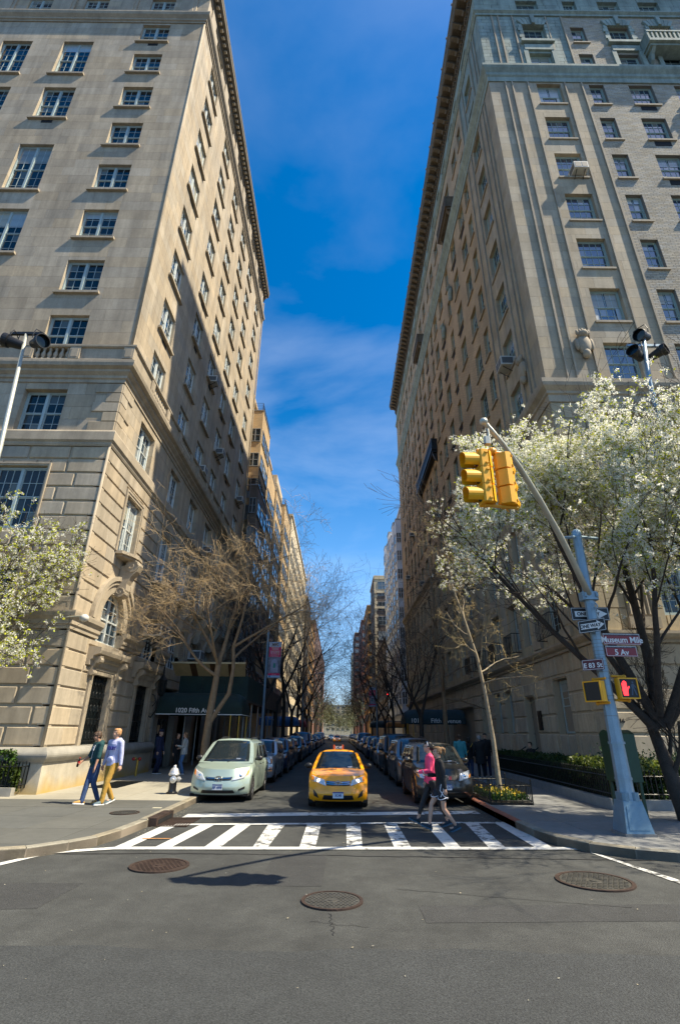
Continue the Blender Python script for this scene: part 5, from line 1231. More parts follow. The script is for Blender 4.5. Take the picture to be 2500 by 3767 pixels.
# floodlights
def flood(parent,c,yaw,tilt):
    h=link('floodlight_head',None,parent,loc=Vector(c)-parent.location,rot=(tilt,0,yaw))
    q=MB(); q.lathe([(.05,.42),(.12,.40),(.15,.15),(.16,0),(.205,-.02),(.21,-.16),(.195,-.16),(.19,-.03)],n=18,ax='y'); part('lamp_can',q,blk,h,smooth=False)
    q=MB(); q.lathe([(.18,-.045),(.1,-.052),(.02,-.056)],n=16,ax='y'); part('lens',q,wglass,h)
    q=MB(); q.tube([(-.21,.05,0),(-.23,.05,.12),(-.2,.05,.3),(0,.05,.32),(.2,.05,.3),(.23,.05,.12),(.21,.05,0)],.015,5); part('yoke',q,blk,h)
t=empty('floodlight_pole',(-8.75,11.5,.15),label='slim grey pole with two black floodlights on a crossbar at the left edge',cat='floodlight')
q=MB(); q.tube([(-8.75,11.5,.15),(-9.0,11.5,8.7),(-9.32,11.5,12.6)],[.085,.062,.045],10); wpart('shaft',q,armm,t,smooth=True)
q=MB(); q.box(-9.78,-8.86,11.46,11.54,12.58,12.66); wpart('cross_bar',q,blk,t)
flood(t,(-9.70,11.45,12.28),R(-75),R(-12)); flood(t,(-8.80,11.45,12.28),R(60),R(12))
q=MB(); q.tube([(-9.5,11.5,12.58),(-9.52,11.5,12.3),(-9.62,11.5,12.25)],.012,5); q.tube([(-9.05,11.5,12.58),(-9.1,11.5,12.2),(-8.95,11.5,12.2)],.012,5); wpart('lamp_cable',q,blk,t)
t=empty('floodlight_pole',(9.6,13.0,.15),label='pole with three black floodlights sticking out of the top of the blossom tree',cat='floodlight')
q=MB(); q.tube([(9.6,13,.15),(9.85,13,12.3),(10.08,13,14.1)],[.11,.08,.06],10); wpart('shaft',q,bluegrey,t,smooth=True)
q=MB(); q.box(9.45,10.72,12.96,13.04,13.76,13.85); wpart('cross_bar',q,bluegrey,t)
flood(t,(9.62,12.95,13.48),R(-55),R(-10)); flood(t,(10.52,12.95,13.55),R(35),R(-5)); flood(t,(10.0,12.95,14.2),R(-62),R(14))
# street lamps with banners
def street_lamp(label,x,y,s,h=8.3):
    t=empty('street_lamp',(x,y,.15),label=label,cat='street lamp',group='street lamps along the side street')
    q=MB(); q.lathe([(.14,.15),(.13,.9),(.09,1.0),(.08,h-.4),(.07,h)],c=(x,y,0),n=8); wpart('shaft',q,bluegrey,t)
    q=MB(); q.tube([(x,y,h-.1),(x+s*.7,y-.3,h+.55),(x+s*1.7,y-.8,h+.95),(x+s*2.1,y-1,h+.98)],[.05,.045,.04,.035],6); wpart('lamp_arm',q,bluegrey,t,smooth=True)
    q=MB(); q.ell((x+s*2.4,y-1.15,h+.95),.38,.2,.10,12,6); wpart('lamp_head',q,bluegrey,t,smooth=True); return t
street_lamp('blue grey street lamp carrying the red museum banner on the left kerb',-4.75,34.2,1); street_lamp('far street lamp on the left kerb among bare trunks',-4.75,72,1); street_lamp('street lamp with a red banner on the right kerb beyond the parked cars',4.7,66,-1,8.0); street_lamp('distant street lamp on the right kerb',4.7,104,-1)
bred=M('banner_crimson',(.80,.03,.12),.7); bwh=M('banner_pale_blue',(.42,.52,.66),.7); 
def banner(label,x,y,z0,w,h,dx,text=True):
    t=empty('banner',(x,y,z0),label=label,cat='banner'); 
    q=MB(); q.box(x,x+w,y-.008,y+.008,z0,z0+h); wpart('cloth',q,M('banner_photo_print',(.23,.21,.23),.7,noise=[(1.5,.5),(6,.3)]),t)
    for a,b,m,n_ in ((.865,1,bwh,'header'),(.575,.865,bred,'title_panel'),(.06,.12,bred,'lower_strip'),(0,.06,bwh,'footer')):
        q=MB(); e=.0 if m is bwh else .03; q.box(x+e,x+w-e,y-.0115,y-.0085,z0+h*a+.004,z0+h*b-.004); wpart(n_,q,m,t)
    # vaulted hall print
    q=MB(); q.prism([(x+w*.5+w*.30*math.cos(math.pi*i/10),z0+h*.34+h*.18*math.sin(math.pi*i/10)) for i in range(11)]+[(x+w*.2,z0+h*.14),(x+w*.8,z0+h*.14)],lambda u,v,d:(u,d,v),y-.0115,y-.0085); wpart('hall_print',q,M('banner_arch_print',(.40,.38,.46),.7,noise=[(3,.35)]),t)
    q=MB(); q.prism([(x+w*.5+w*.08*math.cos(math.pi*i/8),z0+h*.36+h*.05*math.sin(math.pi*i/8)) for i in range(9)]+[(x+w*.42,z0+h*.27),(x+w*.58,z0+h*.27)],lambda u,v,d:(u,d,v),y-.0145,y-.0117); wpart('door_print',q,M('banner_green_print',(.05,.30,.20),.7),t)
    if text:
        Lc=lambda s,sz,zz,m,bold=.0: lettering(s,sz,m,t,Vector((x+w/2,y-.0125,z0+h*zz))-t.location,ext=.001,font_bold=bold)
        Lc('NYC',.20,.93,blk,.018)
        for s,sz,zz in (('PALACES FOR',.082,.84),('THE PEOPLE',.082,.80),('GUASTAVINO',.098,.74),('AND THE ART OF',.075,.70),('STRUCTURAL TILE',.072,.66),('Through September 7',.062,.605)): Lc(s,sz,zz,swhite,.002)
        Lc('mcny.org',.07,.09,swhite); q=MB(); q.box(x+.08,x+.2,y-.013,y-.0117,z0+.03,z0+.13); wpart('footer_mark',q,M('banner_blue_mark',(.05,.2,.4),.6),t)
    q=MB()
    for zz in (z0-.02,z0+h+.02): q.tube([(x+dx,y+.03,zz),(x+(w if dx<=0 else 0),y,zz)],.018,6)
    wpart('banner_rod',q,stl,t)
banner('crimson and pale blue museum banner with NYC header hanging from the left lamp post',-4.63,34.17,5.15,.82,2.25,-.1)
banner('small red and white banner on the far right lamp post',4.58-.82,65.97,4.9,.82,2.2,.9)
# small post with a traffic signal further up the street
t=empty('far_signal_post',(4.65,50.5,.15),label='thin post with a small hanging red light beside the teal canopy',cat='signal post'); q=MB(); q.cyl((4.65,50.5,.15),(4.65,50.5,6.5),.05); wpart('shaft',q,blk,t); q=MB(); q.ell((4.65,50.42,5.3),.05,.05,.06,8,6); wpart('red_lamp',q,ledr,t)
# hydrant
silv=M('aluminium_paint',(.62,.62,.60),.35,.6,noise=(8,.08)); hblk=M('gloss_black_enamel',(.010,.010,.012),.3)
t=empty('fire_hydrant',(-5.09,17.64,.15),label='black fire hydrant with a silver bonnet on the left sidewalk by the kerb',cat='fire hydrant')
q=MB(); q.lathe([(.17,0),(.17,.04),(.125,.06),(.115,.12),(.108,.5),(.13,.52)],n=14); part('barrel',q,hblk,t,smooth=False)
q=MB(); q.lathe([(.135,.5),(.165,.52),(.165,.555),(.15,.58),(.135,.63),(.10,.69),(.05,.725),(.045,.76),(.03,.79)],n=14); part('bonnet',q,silv,t,smooth=False)
q=MB(); q.lathe([(.085,-.10),(.095,-.17),(.10,-.175),(.10,-.22),(.05,-.235),(.03,-.27)],c=(.05,0,.40),n=12,ax='y'); part('hose_cap',q,silv,t)
q=MB(); q.lathe([(.06,.09),(.07,.15),(.07,.2),(.03,.215),(.025,.24)],c=(0,0,.40),n=10,ax='x'); part('side_cap',q,silv,t)
# standpipe by the wall
t=empty('standpipe',(-8.55,24.0,.15),label='brass fire standpipe with red caps against the left building',cat='standpipe')
q=MB(); q.cyl((0,0,0),(0,0,.62),.05); part('pipe',q,polm,t); q=MB(); q.ell((-.1,-.08,.66),.08,.1,.08,10,6); q.ell((.1,-.08,.66),.08,.1,.08,10,6); part('coupling',q,polm,t); q=MB(); q.ell((-.13,-.17,.66),.07,.04,.07,10,6); q.ell((.13,-.17,.66),.07,.04,.07,10,6); part('cap',q,M('red_cap',(.4,.02,.02),.4),t)
# wall lantern
t=empty('wall_lantern',(-8.5,27.3,3.3),label='black wrought iron wall lantern beside the green canopy',cat='wall lantern')
q=MB(); q.tube([(-9.2,26.2,2.6),(-9.05,26.2,2.5),(-8.85,26.2,2.8),(-8.75,26.2,3.3),(-8.7,26.2,3.55)],.03,6); q.tube([(-9.2,26.2,3.6),(-9.0,26.2,3.5),(-8.9,26.2,3.2),(-9.05,26.2,3.0)],.025,6); wpart('bracket',q,iron,t)
q=MB(); q.lathe([(.05,3.45),(.14,3.55),(.2,4.15),(.24,4.2),(.1,4.4),(.04,4.5),(.03,4.85),(.005,4.95)],c=(-8.7,26.2,0),n=8); wpart('lantern_cage',q,iron,t)
q=MB(); q.lathe([(.15,3.62),(.195,4.08)],c=(-8.7,26.2,0),n=6); wpart('lantern_glass',q,wglass,t)
for i in range(6): 
    a=2*math.pi*i/6; q=MB(); q.tube([(-8.7+.17*math.cos(a),26.2+.17*math.sin(a),3.6),(-8.7+.225*math.cos(a),26.2+.225*math.sin(a),4.1)],.014,4); wpart('lantern_bar',q,iron,t)
# surveillance dome on the left corner
t=empty('dome_camera',(-8.6,17.0,5.35),label='small white dome camera on a bracket at the building corner by the blossoms',cat='security camera')
q=MB(); q.tube([(-9.6,17.2,5.42),(-8.7,17.0,5.45)],.025,6); wpart('bracket',q,armm,t); q=MB(); q.ell((-8.6,17.0,5.38),.15,.15,.13,12,8); wpart('dome',q,acmat,t,smooth=True)
# green relay box strapped behind the pole
gbx=M('dark_green_enamel',(.006,.050,.026),.35,noise=(4,.1)); gsd=M('green_enamel_side',(.012,.13,.045),.4)
t=empty('relay_mailbox',(6.8,13.4,.15),label='dark green steel storage mailbox standing behind the traffic light pole',cat='mailbox')
q=MB(); q.box(-.30,.30,-.26,.26,.78,1.80); part('body',q,gbx,t); q=MB(); n=8; q.prism([(-.26+.52*i/n,1.80+.10*math.sin(math.pi*i/n)) for i in range(n+1)],lambda u,v,d:(d,u,v),-.30,.30); part('rounded_top',q,gbx,t)
q=MB(); q.box(-.25,.25,-.272,-.262,.86,1.72); part('door',q,gbx,t)
for sx in (-.24,.24):
    for sy in (-.2,.2): q=MB(); q.box(sx-.03,sx+.03,sy-.03,sy+.03,0,.78); part('leg',q,gbx,t)
# ---------------- fences, hedges, tree guards ----------------
def bush_mb(region,n,size,seed,dens=None):
    rg=np.random.default_rng(seed); P=region(rg,n); 
    A=rg.normal(size=(n,3)); A/=np.linalg.norm(A,axis=1)[:,None]; Bv=np.cross(A,rg.normal(size=(n,3))); Bv/=np.linalg.norm(Bv,axis=1)[:,None]
    s=(size*rg.uniform(.6,1.3,n))[:,None]; V=np.stack([P-A*s-Bv*s*.15,P+Bv*s*.55,P+A*s+Bv*s*.1,P-Bv*s*.55],1).reshape(-1,3); return V
def quads_obj(name,V,mat,parent=None,loc=None,midx=None,mats=None):
    me=bpy.data.meshes.new(name); n=len(V)//4; me.vertices.add(len(V)); me.vertices.foreach_set('co',V.astype(np.float32).ravel()); me.loops.add(4*n); me.loops.foreach_set('vertex_index',np.arange(4*n,dtype=np.int32)); me.polygons.add(n); me.polygons.foreach_set('loop_start',np.arange(0,4*n,4,dtype=np.int32))
    for m in (mats or [mat]): me.materials.append(m)
    if midx is not None: me.polygons.foreach_set('material_index',midx.astype(np.int32))
    me.update(calc_edges=True); return link(name,me,parent,loc)
def leafmat(name,col,rnd=.45,tr=.35):
    m=M(name,col,.5,rnd=rnd,spec=.4); return translucent(m,.35)
hleaf=leafmat('box_hedge_leaf',(.030,.062,.012)); hleaf2=leafmat('yellow_green_yew_leaf',(.115,.15,.018),.4)  # yew leaves in a lighter yellow green than the box hedge
def hedge(label,x0,x1,y0,y1,z0,z1,n,mat,size=.05,seed=1,bump=.08):
    t=empty('hedge',((x0+x1)/2,(y0+y1)/2,z0),label=label,cat='hedge')
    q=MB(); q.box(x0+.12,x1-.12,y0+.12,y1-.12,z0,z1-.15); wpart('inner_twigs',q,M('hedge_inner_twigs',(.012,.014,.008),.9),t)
    def reg(rg,n):
        u=rg.uniform(size=(n,3)); f=rg.integers(0,3,n); P=np.stack([x0+(x1-x0)*u[:,0],y0+(y1-y0)*u[:,1],z0+(z1-z0)*u[:,2]],1)
        top=f==0; P[top,2]=z1; sd=f==1; P[sd,0]=np.where(u[sd,1]*0+rg.uniform(size=sd.sum())<.5,x0,x1); fr=f==2; P[fr,1]=np.where(rg.uniform(size=fr.sum())<.5,y0,y1)
        P+=rg.normal(size=(n,3))*bump*.5; P[:,2]+=.08*np.sin(P[:,0]*3.1+P[:,1]*2.3); P[:,2]=np.maximum(P[:,2],z0+.02); return P
    o=quads_obj('leaves',bush_mb(reg,n,size,seed),mat,t,tuple(-t.location)); o['kind']='stuff'; return t
def iron_fence(label,pts,z0,h,step=.13,name='iron_fence'):
    t=empty(name,(*pts[0],z0),label=label,cat='fence'); 
    q=MB(); posts=[]
    for (x,y),(x2,y2) in zip(pts,pts[1:]):
        L=math.hypot(x2-x,y2-y); n=max(1,int(L/step))
        for zz in (z0+.12,z0+h-.14): r=MB(); r.tube([(x,y,zz),(x2,y2,zz)],.017,4); wpart('rail',r,iron,t)
        for i in range(n+1):
            px,py=x+(x2-x)*i/n,y+(y2-y)*i/n; 
            posts.append((px,py))
    pm=MB(); pm.box(-.011,.011,-.011,.011,.02,h-.04); pm.ell((0,0,h-.02),.02,.02,.035,6,4); pmm=mesh('fence_bar',pm,iron)
    posts.sort(key=lambda p:math.hypot(p[0],p[1]))
    for px,py in posts[:280]: link('fence_bar',pmm,t,loc=(px-pts[0][0],py-pts[0][1],0))
    return t
def stone_curb(label,pts,z0,h,wd,m=granite):
    t=empty('planter_curb',(*pts[0],z0),label=label,cat='planter curb')
    for (x,y),(x2,y2) in zip(pts,pts[1:]):
        L=math.hypot(x2-x,y2-y); n=max(1,round(L/1.9)); dx,dy=(x2-x)/L,(y2-y)/L
        for i in range(n):
            a,b=L*i/n+.005,L*(i+1)/n-.005; c=((x+dx*(a+b)/2),(y+dy*(a+b)/2),z0+h/2); q=MB(); q.cbox(c,b-a,wd,h,rz=math.atan2(dy,dx),bev=.0); wpart('curb_stone',q,m,t)
    return t
stone_curb('low granite curb round the planting bed at the right corner',[(7.46,26.5),(7.22,14.95),(26,15.05)],.15,.24,.2,M('blue_grey_granite',(.20,.22,.23),.75,noise=[(4,.12),(60,.12)]))
iron_fence('black iron fence on the right corner curb in front of the hedge',[(7.46,26.4),(7.24,14.97),(14,15.02)],.39,.68)
hedge('clipped dark hedge along the right street side behind the iron fence',7.55,8.75,15.3,26.3,.3,1.12,17000,hleaf,seed=2)
hedge('yellow green yew hedge in the right corner bed, left of the pole',7.6,8.9,15.2,18.4,.95,1.20,5200,hleaf2,.045,seed=3)
hedge('dark hedge along the avenue side of the right building',9.0,14,15.35,16.9,.3,1.0,9000,hleaf,seed=4)
def shrub(label,c,r,h,n,seed):
    t=empty('shrub',c,label=label,cat='shrub'); rg=np.random.default_rng(seed); q=MB(); tips=[]
    for i in range(14):
        a=rg.uniform(0,6.28); rr=r*rg.uniform(.2,1); tip=(c[0]+rr*math.cos(a),c[1]+rr*math.sin(a),c[2]+h*rg.uniform(.55,1)); mid=(c[0]+rr*.4*math.cos(a),c[1]+rr*.4*math.sin(a),c[2]+h*.4); q.tube([c,mid,tip],[.02,.014,.006],5); tips+=[tip,mid]
    wpart('stem',q,M('shrub_bark',(.05,.04,.03),.9),t); T=np.array(tips)
    def reg(rg2,n): k=rg2.integers(0,len(T),n); return T[k]+rg2.normal(size=(n,3))*np.array([.13,.13,.12])
    o=quads_obj('leaves',bush_mb(reg,n,.05,seed),leafmat('glossy_shrub_leaf',(.03,.06,.02)),t,tuple(-t.location)); o['kind']='stuff'
shrub('loose glossy shrub taller than the hedge right behind the green mailbox',(8.05,15.5,.4),.55,1.15,1500,5); shrub('open leafy shrub against the lit stone wall near the blossom tree trunk',(9.4,16.2,.4),.6,1.0,1300,6)
stone_curb('low stone curb of the left front bed',[(-9.35,16.55),(-24,16.5)],.15,.22,.2); iron_fence('black iron fence at the left edge before the clipped hedge',[(-9.3,17.0),(-9.38,16.6),(-15,16.55)],.3,.75)
hedge('rounded clipped hedge at the left edge behind the iron fence',-15,-9.75,16.75,17.15,.3,1.2,9000,leafmat('left_hedge_leaf',(.045,.095,.012)),seed=7); hedge('dark lower ivy bed inside the left fence',-15,-9.45,16.62,16.75,.25,.8,5000,leafmat('ivy_leaf',(.05,.08,.01)),seed=8)
flw=M('yellow_pansy_petal',(.55,.38,.015),.6,rnd=.3); grn=leafmat('pansy_leaf',(.05,.11,.02))
soil=M('bed_soil',(.03,.024,.018),.95,noise=(12,.3))
def treeguard(label,x0,x1,y0,y1,seed):
    t=empty('tree_guard',((x0+x1)/2,(y0+y1)/2,.15),label=label,cat='tree guard',group='flower filled tree guards on the right sidewalk')
    q=MB(); q.box(x0,x1,y0,y1,.15,.2); wpart('soil_bed',q,soil,t)
    C=[(x0,y0),(x1,y0),(x1,y1),(x0,y1)]
    q=MB()
    for (a,b),(c,d) in zip(C,C[1:]+C[:1]):
        for z in (.25,.62): q.tube([(a,b,z),(c,d,z)],.014,4)
    wpart('guard_rail',q,iron,t); bm_=MB(); bm_.box(-.009,.009,-.009,.009,0,.5); bmm=mesh('guard_bar',bm_,iron)
    for (a,b),(c,d) in zip(C,C[1:]+C[:1]):
        n=int(math.hypot(c-a,d-b)/.13)
        for i in range(n): link('guard_bar',bmm,t,loc=Vector((a+(c-a)*i/n,b+(d-b)*i/n,.16))-t.location)
    pm=MB(); pm.cyl((0,0,0),(0,0,.58),.02,n=6); pm.ell((0,0,.6),.03,.03,.04,6,5); pmm=mesh('guard_post',pm,iron)
    for a,b in C: link('guard_post',pmm,t,loc=Vector((a,b,.15))-t.location)
    def reg(rg,n): return np.stack([rg.uniform(x0+.08,x1-.08,n),rg.uniform(y0+.08,y1-.08,n),.24+.16*rg.uniform(size=n)],1)
    V1=bush_mb(reg,1400,.05,seed); 
    def reg2(rg,n): return np.stack([rg.uniform(x0+.08,x1-.08,n),rg.uniform(y0+.08,y1-.08,n),.36+.10*rg.uniform(size=n)],1)
    V2=bush_mb(reg2,330,.034,seed+1)
    f=empty('flower_bed',((x0+x1)/2,(y0+y1)/2,.2),label='yellow pansies in the '+('nearer' if 'nearer' in label else 'farther')+' black tree guard on the right sidewalk',cat='flower bed',group='pansy beds in the tree guards')
    o=quads_obj('foliage',V1,grn,f,tuple(-f.location)); o['kind']='stuff'; o=quads_obj('blossoms',V2,flw,f,tuple(-f.location)); o['kind']='stuff'
treeguard('black iron guard round the nearer thin pale tree, filled with yellow pansies',4.2,5.35,15.75,18.1,11); treeguard('farther black iron guard of a tree beside the parked SUV filled with yellow pansies',4.35,5.3,23.2,25.2,13)
# ---------------- trees ----------------
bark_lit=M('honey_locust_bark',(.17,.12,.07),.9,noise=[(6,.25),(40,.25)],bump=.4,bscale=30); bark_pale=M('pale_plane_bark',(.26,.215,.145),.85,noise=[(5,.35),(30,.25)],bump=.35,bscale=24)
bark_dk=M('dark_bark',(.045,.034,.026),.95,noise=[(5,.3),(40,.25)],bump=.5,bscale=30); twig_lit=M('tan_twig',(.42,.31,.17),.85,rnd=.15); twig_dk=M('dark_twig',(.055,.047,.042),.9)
def grow(rg,p,d,L,r,lv,P,out,tips):
    """out: list of (points, radii, level)"""
    n=P['seg'][min(lv,len(P['seg'])-1)]; pts=[p.copy()]; rad=[r]; q=p.copy(); dd=d.copy()
    for i in range(n):
        w=P['wob'][min(lv,len(P['wob'])-1)]
        dd=(dd+Vector((rg.gauss(0,w),rg.gauss(0,w),rg.gauss(0,w)))+Vector((0,0,P['up'][min(lv,len(P['up'])-1)]))).normalized()
        q=q+dd*(L/n); pts.append(q.copy()); rad.append(max(r*(1-(1-P['tip'])*(i+1)/n),P.get('rmin',.004)))
        if lv>=P['max']-1: tips.append(q.copy())
    out.append((pts,rad,lv))
    if lv>=P['max']: return
    k=P['kids'][lv]
    for j in range(k):
        t=P['start'][min(lv,len(P['start'])-1)]+(1-P['start'][min(lv,len(P['start'])-1)])*(j+rg.uniform(.1,.9))/k
        i=min(int(t*n),n-1); f=t*n-i; b=pts[i].lerp(pts[i+1],f); rb=rad[i]*(1-f)+rad[i+1]*f
        ax=(pts[i+1]-pts[i]).normalized(); s=ax.cross(Vector((rg.gauss(0,1),rg.gauss(0,1),rg.gauss(0,1)))).normalized()
        an=R(rg.uniform(*P['ang'])); nd=(ax*math.cos(an)+s*math.sin(an)); nd.z+=P.get('lift',0); nd.normalize()
        grow(rg,b,nd,L*rg.uniform(*P['len']),min(rb*.8,rb*rg.uniform(*P['rad'])),lv+1,P,out,tips)
def tree_mesh(out,l0,l1,sides):
    q=MB()
    for pts,rad,lv in out:
        if l0<=lv<=l1: q.tube(pts,rad,sides[min(lv,len(sides)-1)],cap=False)
    return q
BP=dict(max=4,seg=(7,6,5,3,3),wob=(.05,.12,.16,.2,.22),up=(.03,.06,.05,.03,.02),tip=.38,kids=(6,5,4,3),start=(.35,.25,.15,.1),ang=(28,58),len=(.50,.72),rad=(.42,.6),lift=.12,rmin=.005)
def sprout(rg,stems,P,out,tips):
    for st in stems:
        if len(st)==4: grow(rg,Vector(st[0]),Vector(st[1]).normalized(),st[2],st[3],0,P,out,tips)
        else:
            # fixed stem: points, radii, number of side branches, start fraction, branch length
            pts=[Vector(p) for p in st[0]]; rad=st[1]; out.append((pts,rad,0)); n=len(pts)-1
            for j in range(st[2]):
                t=st[3]+(1-st[3])*(j+rg.uniform(.1,.9))/max(st[2],1); i=min(int(t*n),n-1); f=t*n-i; b=pts[i].lerp(pts[i+1],f); rb=rad[i]*(1-f)+rad[i+1]*f
                ax=(pts[i+1]-pts[i]).normalized(); sd_=ax.cross(Vector((rg.gauss(0,1),rg.gauss(0,1),rg.gauss(0,.3)))).normalized(); an=R(rg.uniform(*P['ang'])); nd=(ax*math.cos(an)+sd_*math.sin(an)).normalized()
                grow(rg,b,nd,st[4]*(1-.5*t)*rg.uniform(.8,1.2),rb*rg.uniform(.35,.55),1,P,out,tips)
def bare_tree(name,label,loc,seed,stems,P,bk,tw,group='bare street trees along the side street'):
    rg=random.Random(seed); out=[];tips=[]
    sprout(rg,stems,P,out,tips)
    t=empty(name,loc,label=label,cat='tree',group=group)
    part('trunk',tree_mesh(out,0,1,(9,7)),bk,t,smooth=True); o=part('branches',tree_mesh(out,2,9,(5,5,3,3,3)),tw,t,smooth=True); o['kind']='stuff'
    return t
# sunlit two stemmed honey locust on the left
BL=dict(BP,max=4,kids=(6,6,5,4),len=(.45,.70),ang=(35,70),wob=(.06,.13,.16,.18,.2),lift=.06,up=(.02,.03,.02,.0,.0),start=(.30,.2,.1,.1),rmin=.0045,rad=(.42,.62),tip=.35)
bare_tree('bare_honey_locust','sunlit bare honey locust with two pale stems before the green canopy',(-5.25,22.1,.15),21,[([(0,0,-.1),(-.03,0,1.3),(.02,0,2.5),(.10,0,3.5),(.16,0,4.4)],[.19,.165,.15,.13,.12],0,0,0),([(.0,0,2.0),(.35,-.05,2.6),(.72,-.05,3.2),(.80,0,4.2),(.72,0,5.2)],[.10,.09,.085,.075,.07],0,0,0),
 ((.16,0,4.4),(.15,.1,1),4.6,.10),((.16,0,4.4),(-.45,.1,.9),4.2,.085),((.1,0,3.9),(-.85,-.35,.55),3.7,.07),((.72,0,5.1),(.2,-.2,1),4.2,.07),((.72,0,5.1),(.9,-.1,.55),4.0,.06),((.16,0,4.3),(-.3,-.7,.7),3.2,.06),((.75,0,4.6),(.6,.5,.7),3.6,.06)],BL,bark_lit,twig_lit)
# thin pale tree with yellow guard
BT=dict(BP,kids=(12,5,4,2),len=(.32,.5),ang=(48,78),start=(.28,.25,.2,.1),wob=(.035,.14,.22,.25),up=(.015,.015,.01,0),lift=.06,rad=(.4,.6),rmin=.0045,tip=.3)
def thin(label,loc,seed,pts,rad,n,bk,tw,L=2.3): return bare_tree('thin_bare_tree',label,loc,seed,[(pts,rad,n,.30,L)],BT,bk,tw)
thin('thin pale barked bare tree rising from the nearer guard of yellow flowers',(4.87,17.1,.15),33,[(0,0,0),(-.05,0,1.6),(-.16,0,3.0),(-.30,.02,4.1),(-.60,.02,5.3),(-.92,.05,6.5),(-1.0,.05,7.6),(-1.15,.1,8.8)],[.085,.07,.06,.05,.04,.03,.02,.01],17,bark_pale,M('pale_twig',(.42,.32,.15),.85))  # twigs in one pale tan, lighter than the bark
thin('slender bare tree rising from the farther flower guard beside the parked SUV',(4.85,24.3,.15),35,[(0,0,0),(-.05,0,2),(-.05,0,4),(-.2,0,6),(-.25,0,8),(-.35,.1,10)],[.12,.105,.09,.07,.05,.02],16,M('brown_grey_bark',(.12,.085,.05),.9,noise=[(5,.3)]),M('brown_twig',(.18,.125,.07),.9),2.8)
# rows of dark bare trees, copied from three grown ones
protos=[]
for k,seed in enumerate((41,43,47)):
    pr_=[([(0,0,-.1),(.03,0,1.5),(.02,.03,3.6)],[.19,.165,.15],0,0,0),((0,0,3.4),(.45,-.25,1),6.5,.12),((0,0,3.3),(-.35,.3,1),6.5,.11),((.02,0,3.2),(.55,.45,.8),5.5,.09)]
    protos.append((seed,pr_))
bt=[]
for k,(seed,st) in enumerate(protos): bt.append(None)
left_spots=[(-5.1,37,1,1.06,80),(-5.0,43.5,2,1.12,200),(-5.0,50,0,1.1,140),(-4.9,57,1,1.1,20),(-4.9,65,2,1.05,300),(-4.8,74,0,1.1,60),(-4.8,84,1,1.1,170),(-4.7,96,2,1.0,250),(-4.7,112,0,1.0,30),(-4.6,130,1,1.0,90)]
right_spots=[(4.9,32,1,.82,180),(5.0,40,2,.8,20),(4.9,48,0,.85,120),(4.9,57,1,.85,240),(4.8,67,2,.9,40),(4.8,78,0,.9,330),(4.7,92,1,.9,70),(4.7,110,2,.9,200),(4.6,130,0,.9,150)]
ords=['first','second','third','fourth','fifth','sixth','seventh','eighth','ninth','tenth','eleventh']
cnt=0
for side,sp in (('left',left_spots),('right',right_spots)):
    for i,(x,y,k,s,rz) in enumerate(sp):
        if bt[k] is None:
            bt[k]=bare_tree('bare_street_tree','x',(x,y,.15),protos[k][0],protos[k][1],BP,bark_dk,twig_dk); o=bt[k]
        else: o=copy_tree(bt[k])
        o.location=(x,y,.15); o.scale=(s,)*3; o.rotation_euler=(0,0,R(rz)); o['label']='dark bare street tree, %s along the %s kerb beyond the %s'%(ords[i],side,'sunlit honey locust' if side=='left' else 'flower guards')
        if side=='right' and i==0: o['label']='dark bare street tree, first along the right kerb beyond the flower guards'
# flowering pear trees
white=translucent(M('white_pear_blossom',(.88,.88,.79),.6,rnd=.06),.55); yleaf=leafmat('yellow_green_young_leaf',(.42,.45,.03),.3)
def pear(name,label,loc,seed,stems,P,trunkmat,nb,nl,size,keep=None,sig=.11,prune=None):
    rg=random.Random(seed); out=[];tips=[]
    sprout(rg,stems,P,out,tips)
    if prune: out=[b for b in out if b[2]<2 or prune(b)]
    t=empty(name,loc,label=label,cat='tree')
    part('trunk',tree_mesh(out,0,1,(12,9)),trunkmat,t,smooth=True); o=part('branches',tree_mesh(out,2,9,(7,6,4,3,3)),trunkmat,t,smooth=True); o['kind']='stuff'
    T=np.array([tuple(p) for p in tips]); g=np.random.default_rng(seed)
    if keep is not None: T=T[keep(T)]
    # clusters of petals around spur points
    nc=nb//13; C=T[g.integers(0,len(T),nc)]+g.normal(size=(nc,3))*sig
    Pp=np.repeat(C,13,0)+g.normal(size=(nc*13,3))*.034
    o=quads_obj('blossom',bush_mb(lambda r_,n:Pp[:n],len(Pp),size,seed),white,t); o['kind']='stuff'
    L=C[g.integers(0,nc,nl)]+g.normal(size=(nl,3))*.07
    o=quads_obj('young_leaves',bush_mb(lambda r_,n:L,nl,.045,seed+1),yleaf,t); o['kind']='stuff'
    print('tree',name,'tips',len(T)); return t
PP=dict(max=4,seg=(7,7,5,4,3),wob=(.06,.10,.14,.18,.2),up=(.02,.05,.06,.05,.03),tip=.42,kids=(6,5,6,5),start=(.35,.25,.15,.05),ang=(22,52),len=(.46,.68),rad=(.36,.52),lift=.12,rmin=.0055)
bigst=[((.15,0,-.1),(-.10,0,1),2.9,.25),((-.12,0,2.5),(-.50,-.05,1),6.3,.14),((-.05,0,2.3),(.10,.1,1),6.7,.16),((-.15,0,2.2),(-.78,.15,1.0),6.4,.12),((.1,0,2.3),(.75,-.25,1),6.0,.14),((-.1,.1,2.7),(-.30,.6,1),5.8,.11),((-.05,-.1,2.6),(-.20,-.6,1),5.2,.11),((.1,-.1,2.4),(.48,-.42,1),6.2,.12)]
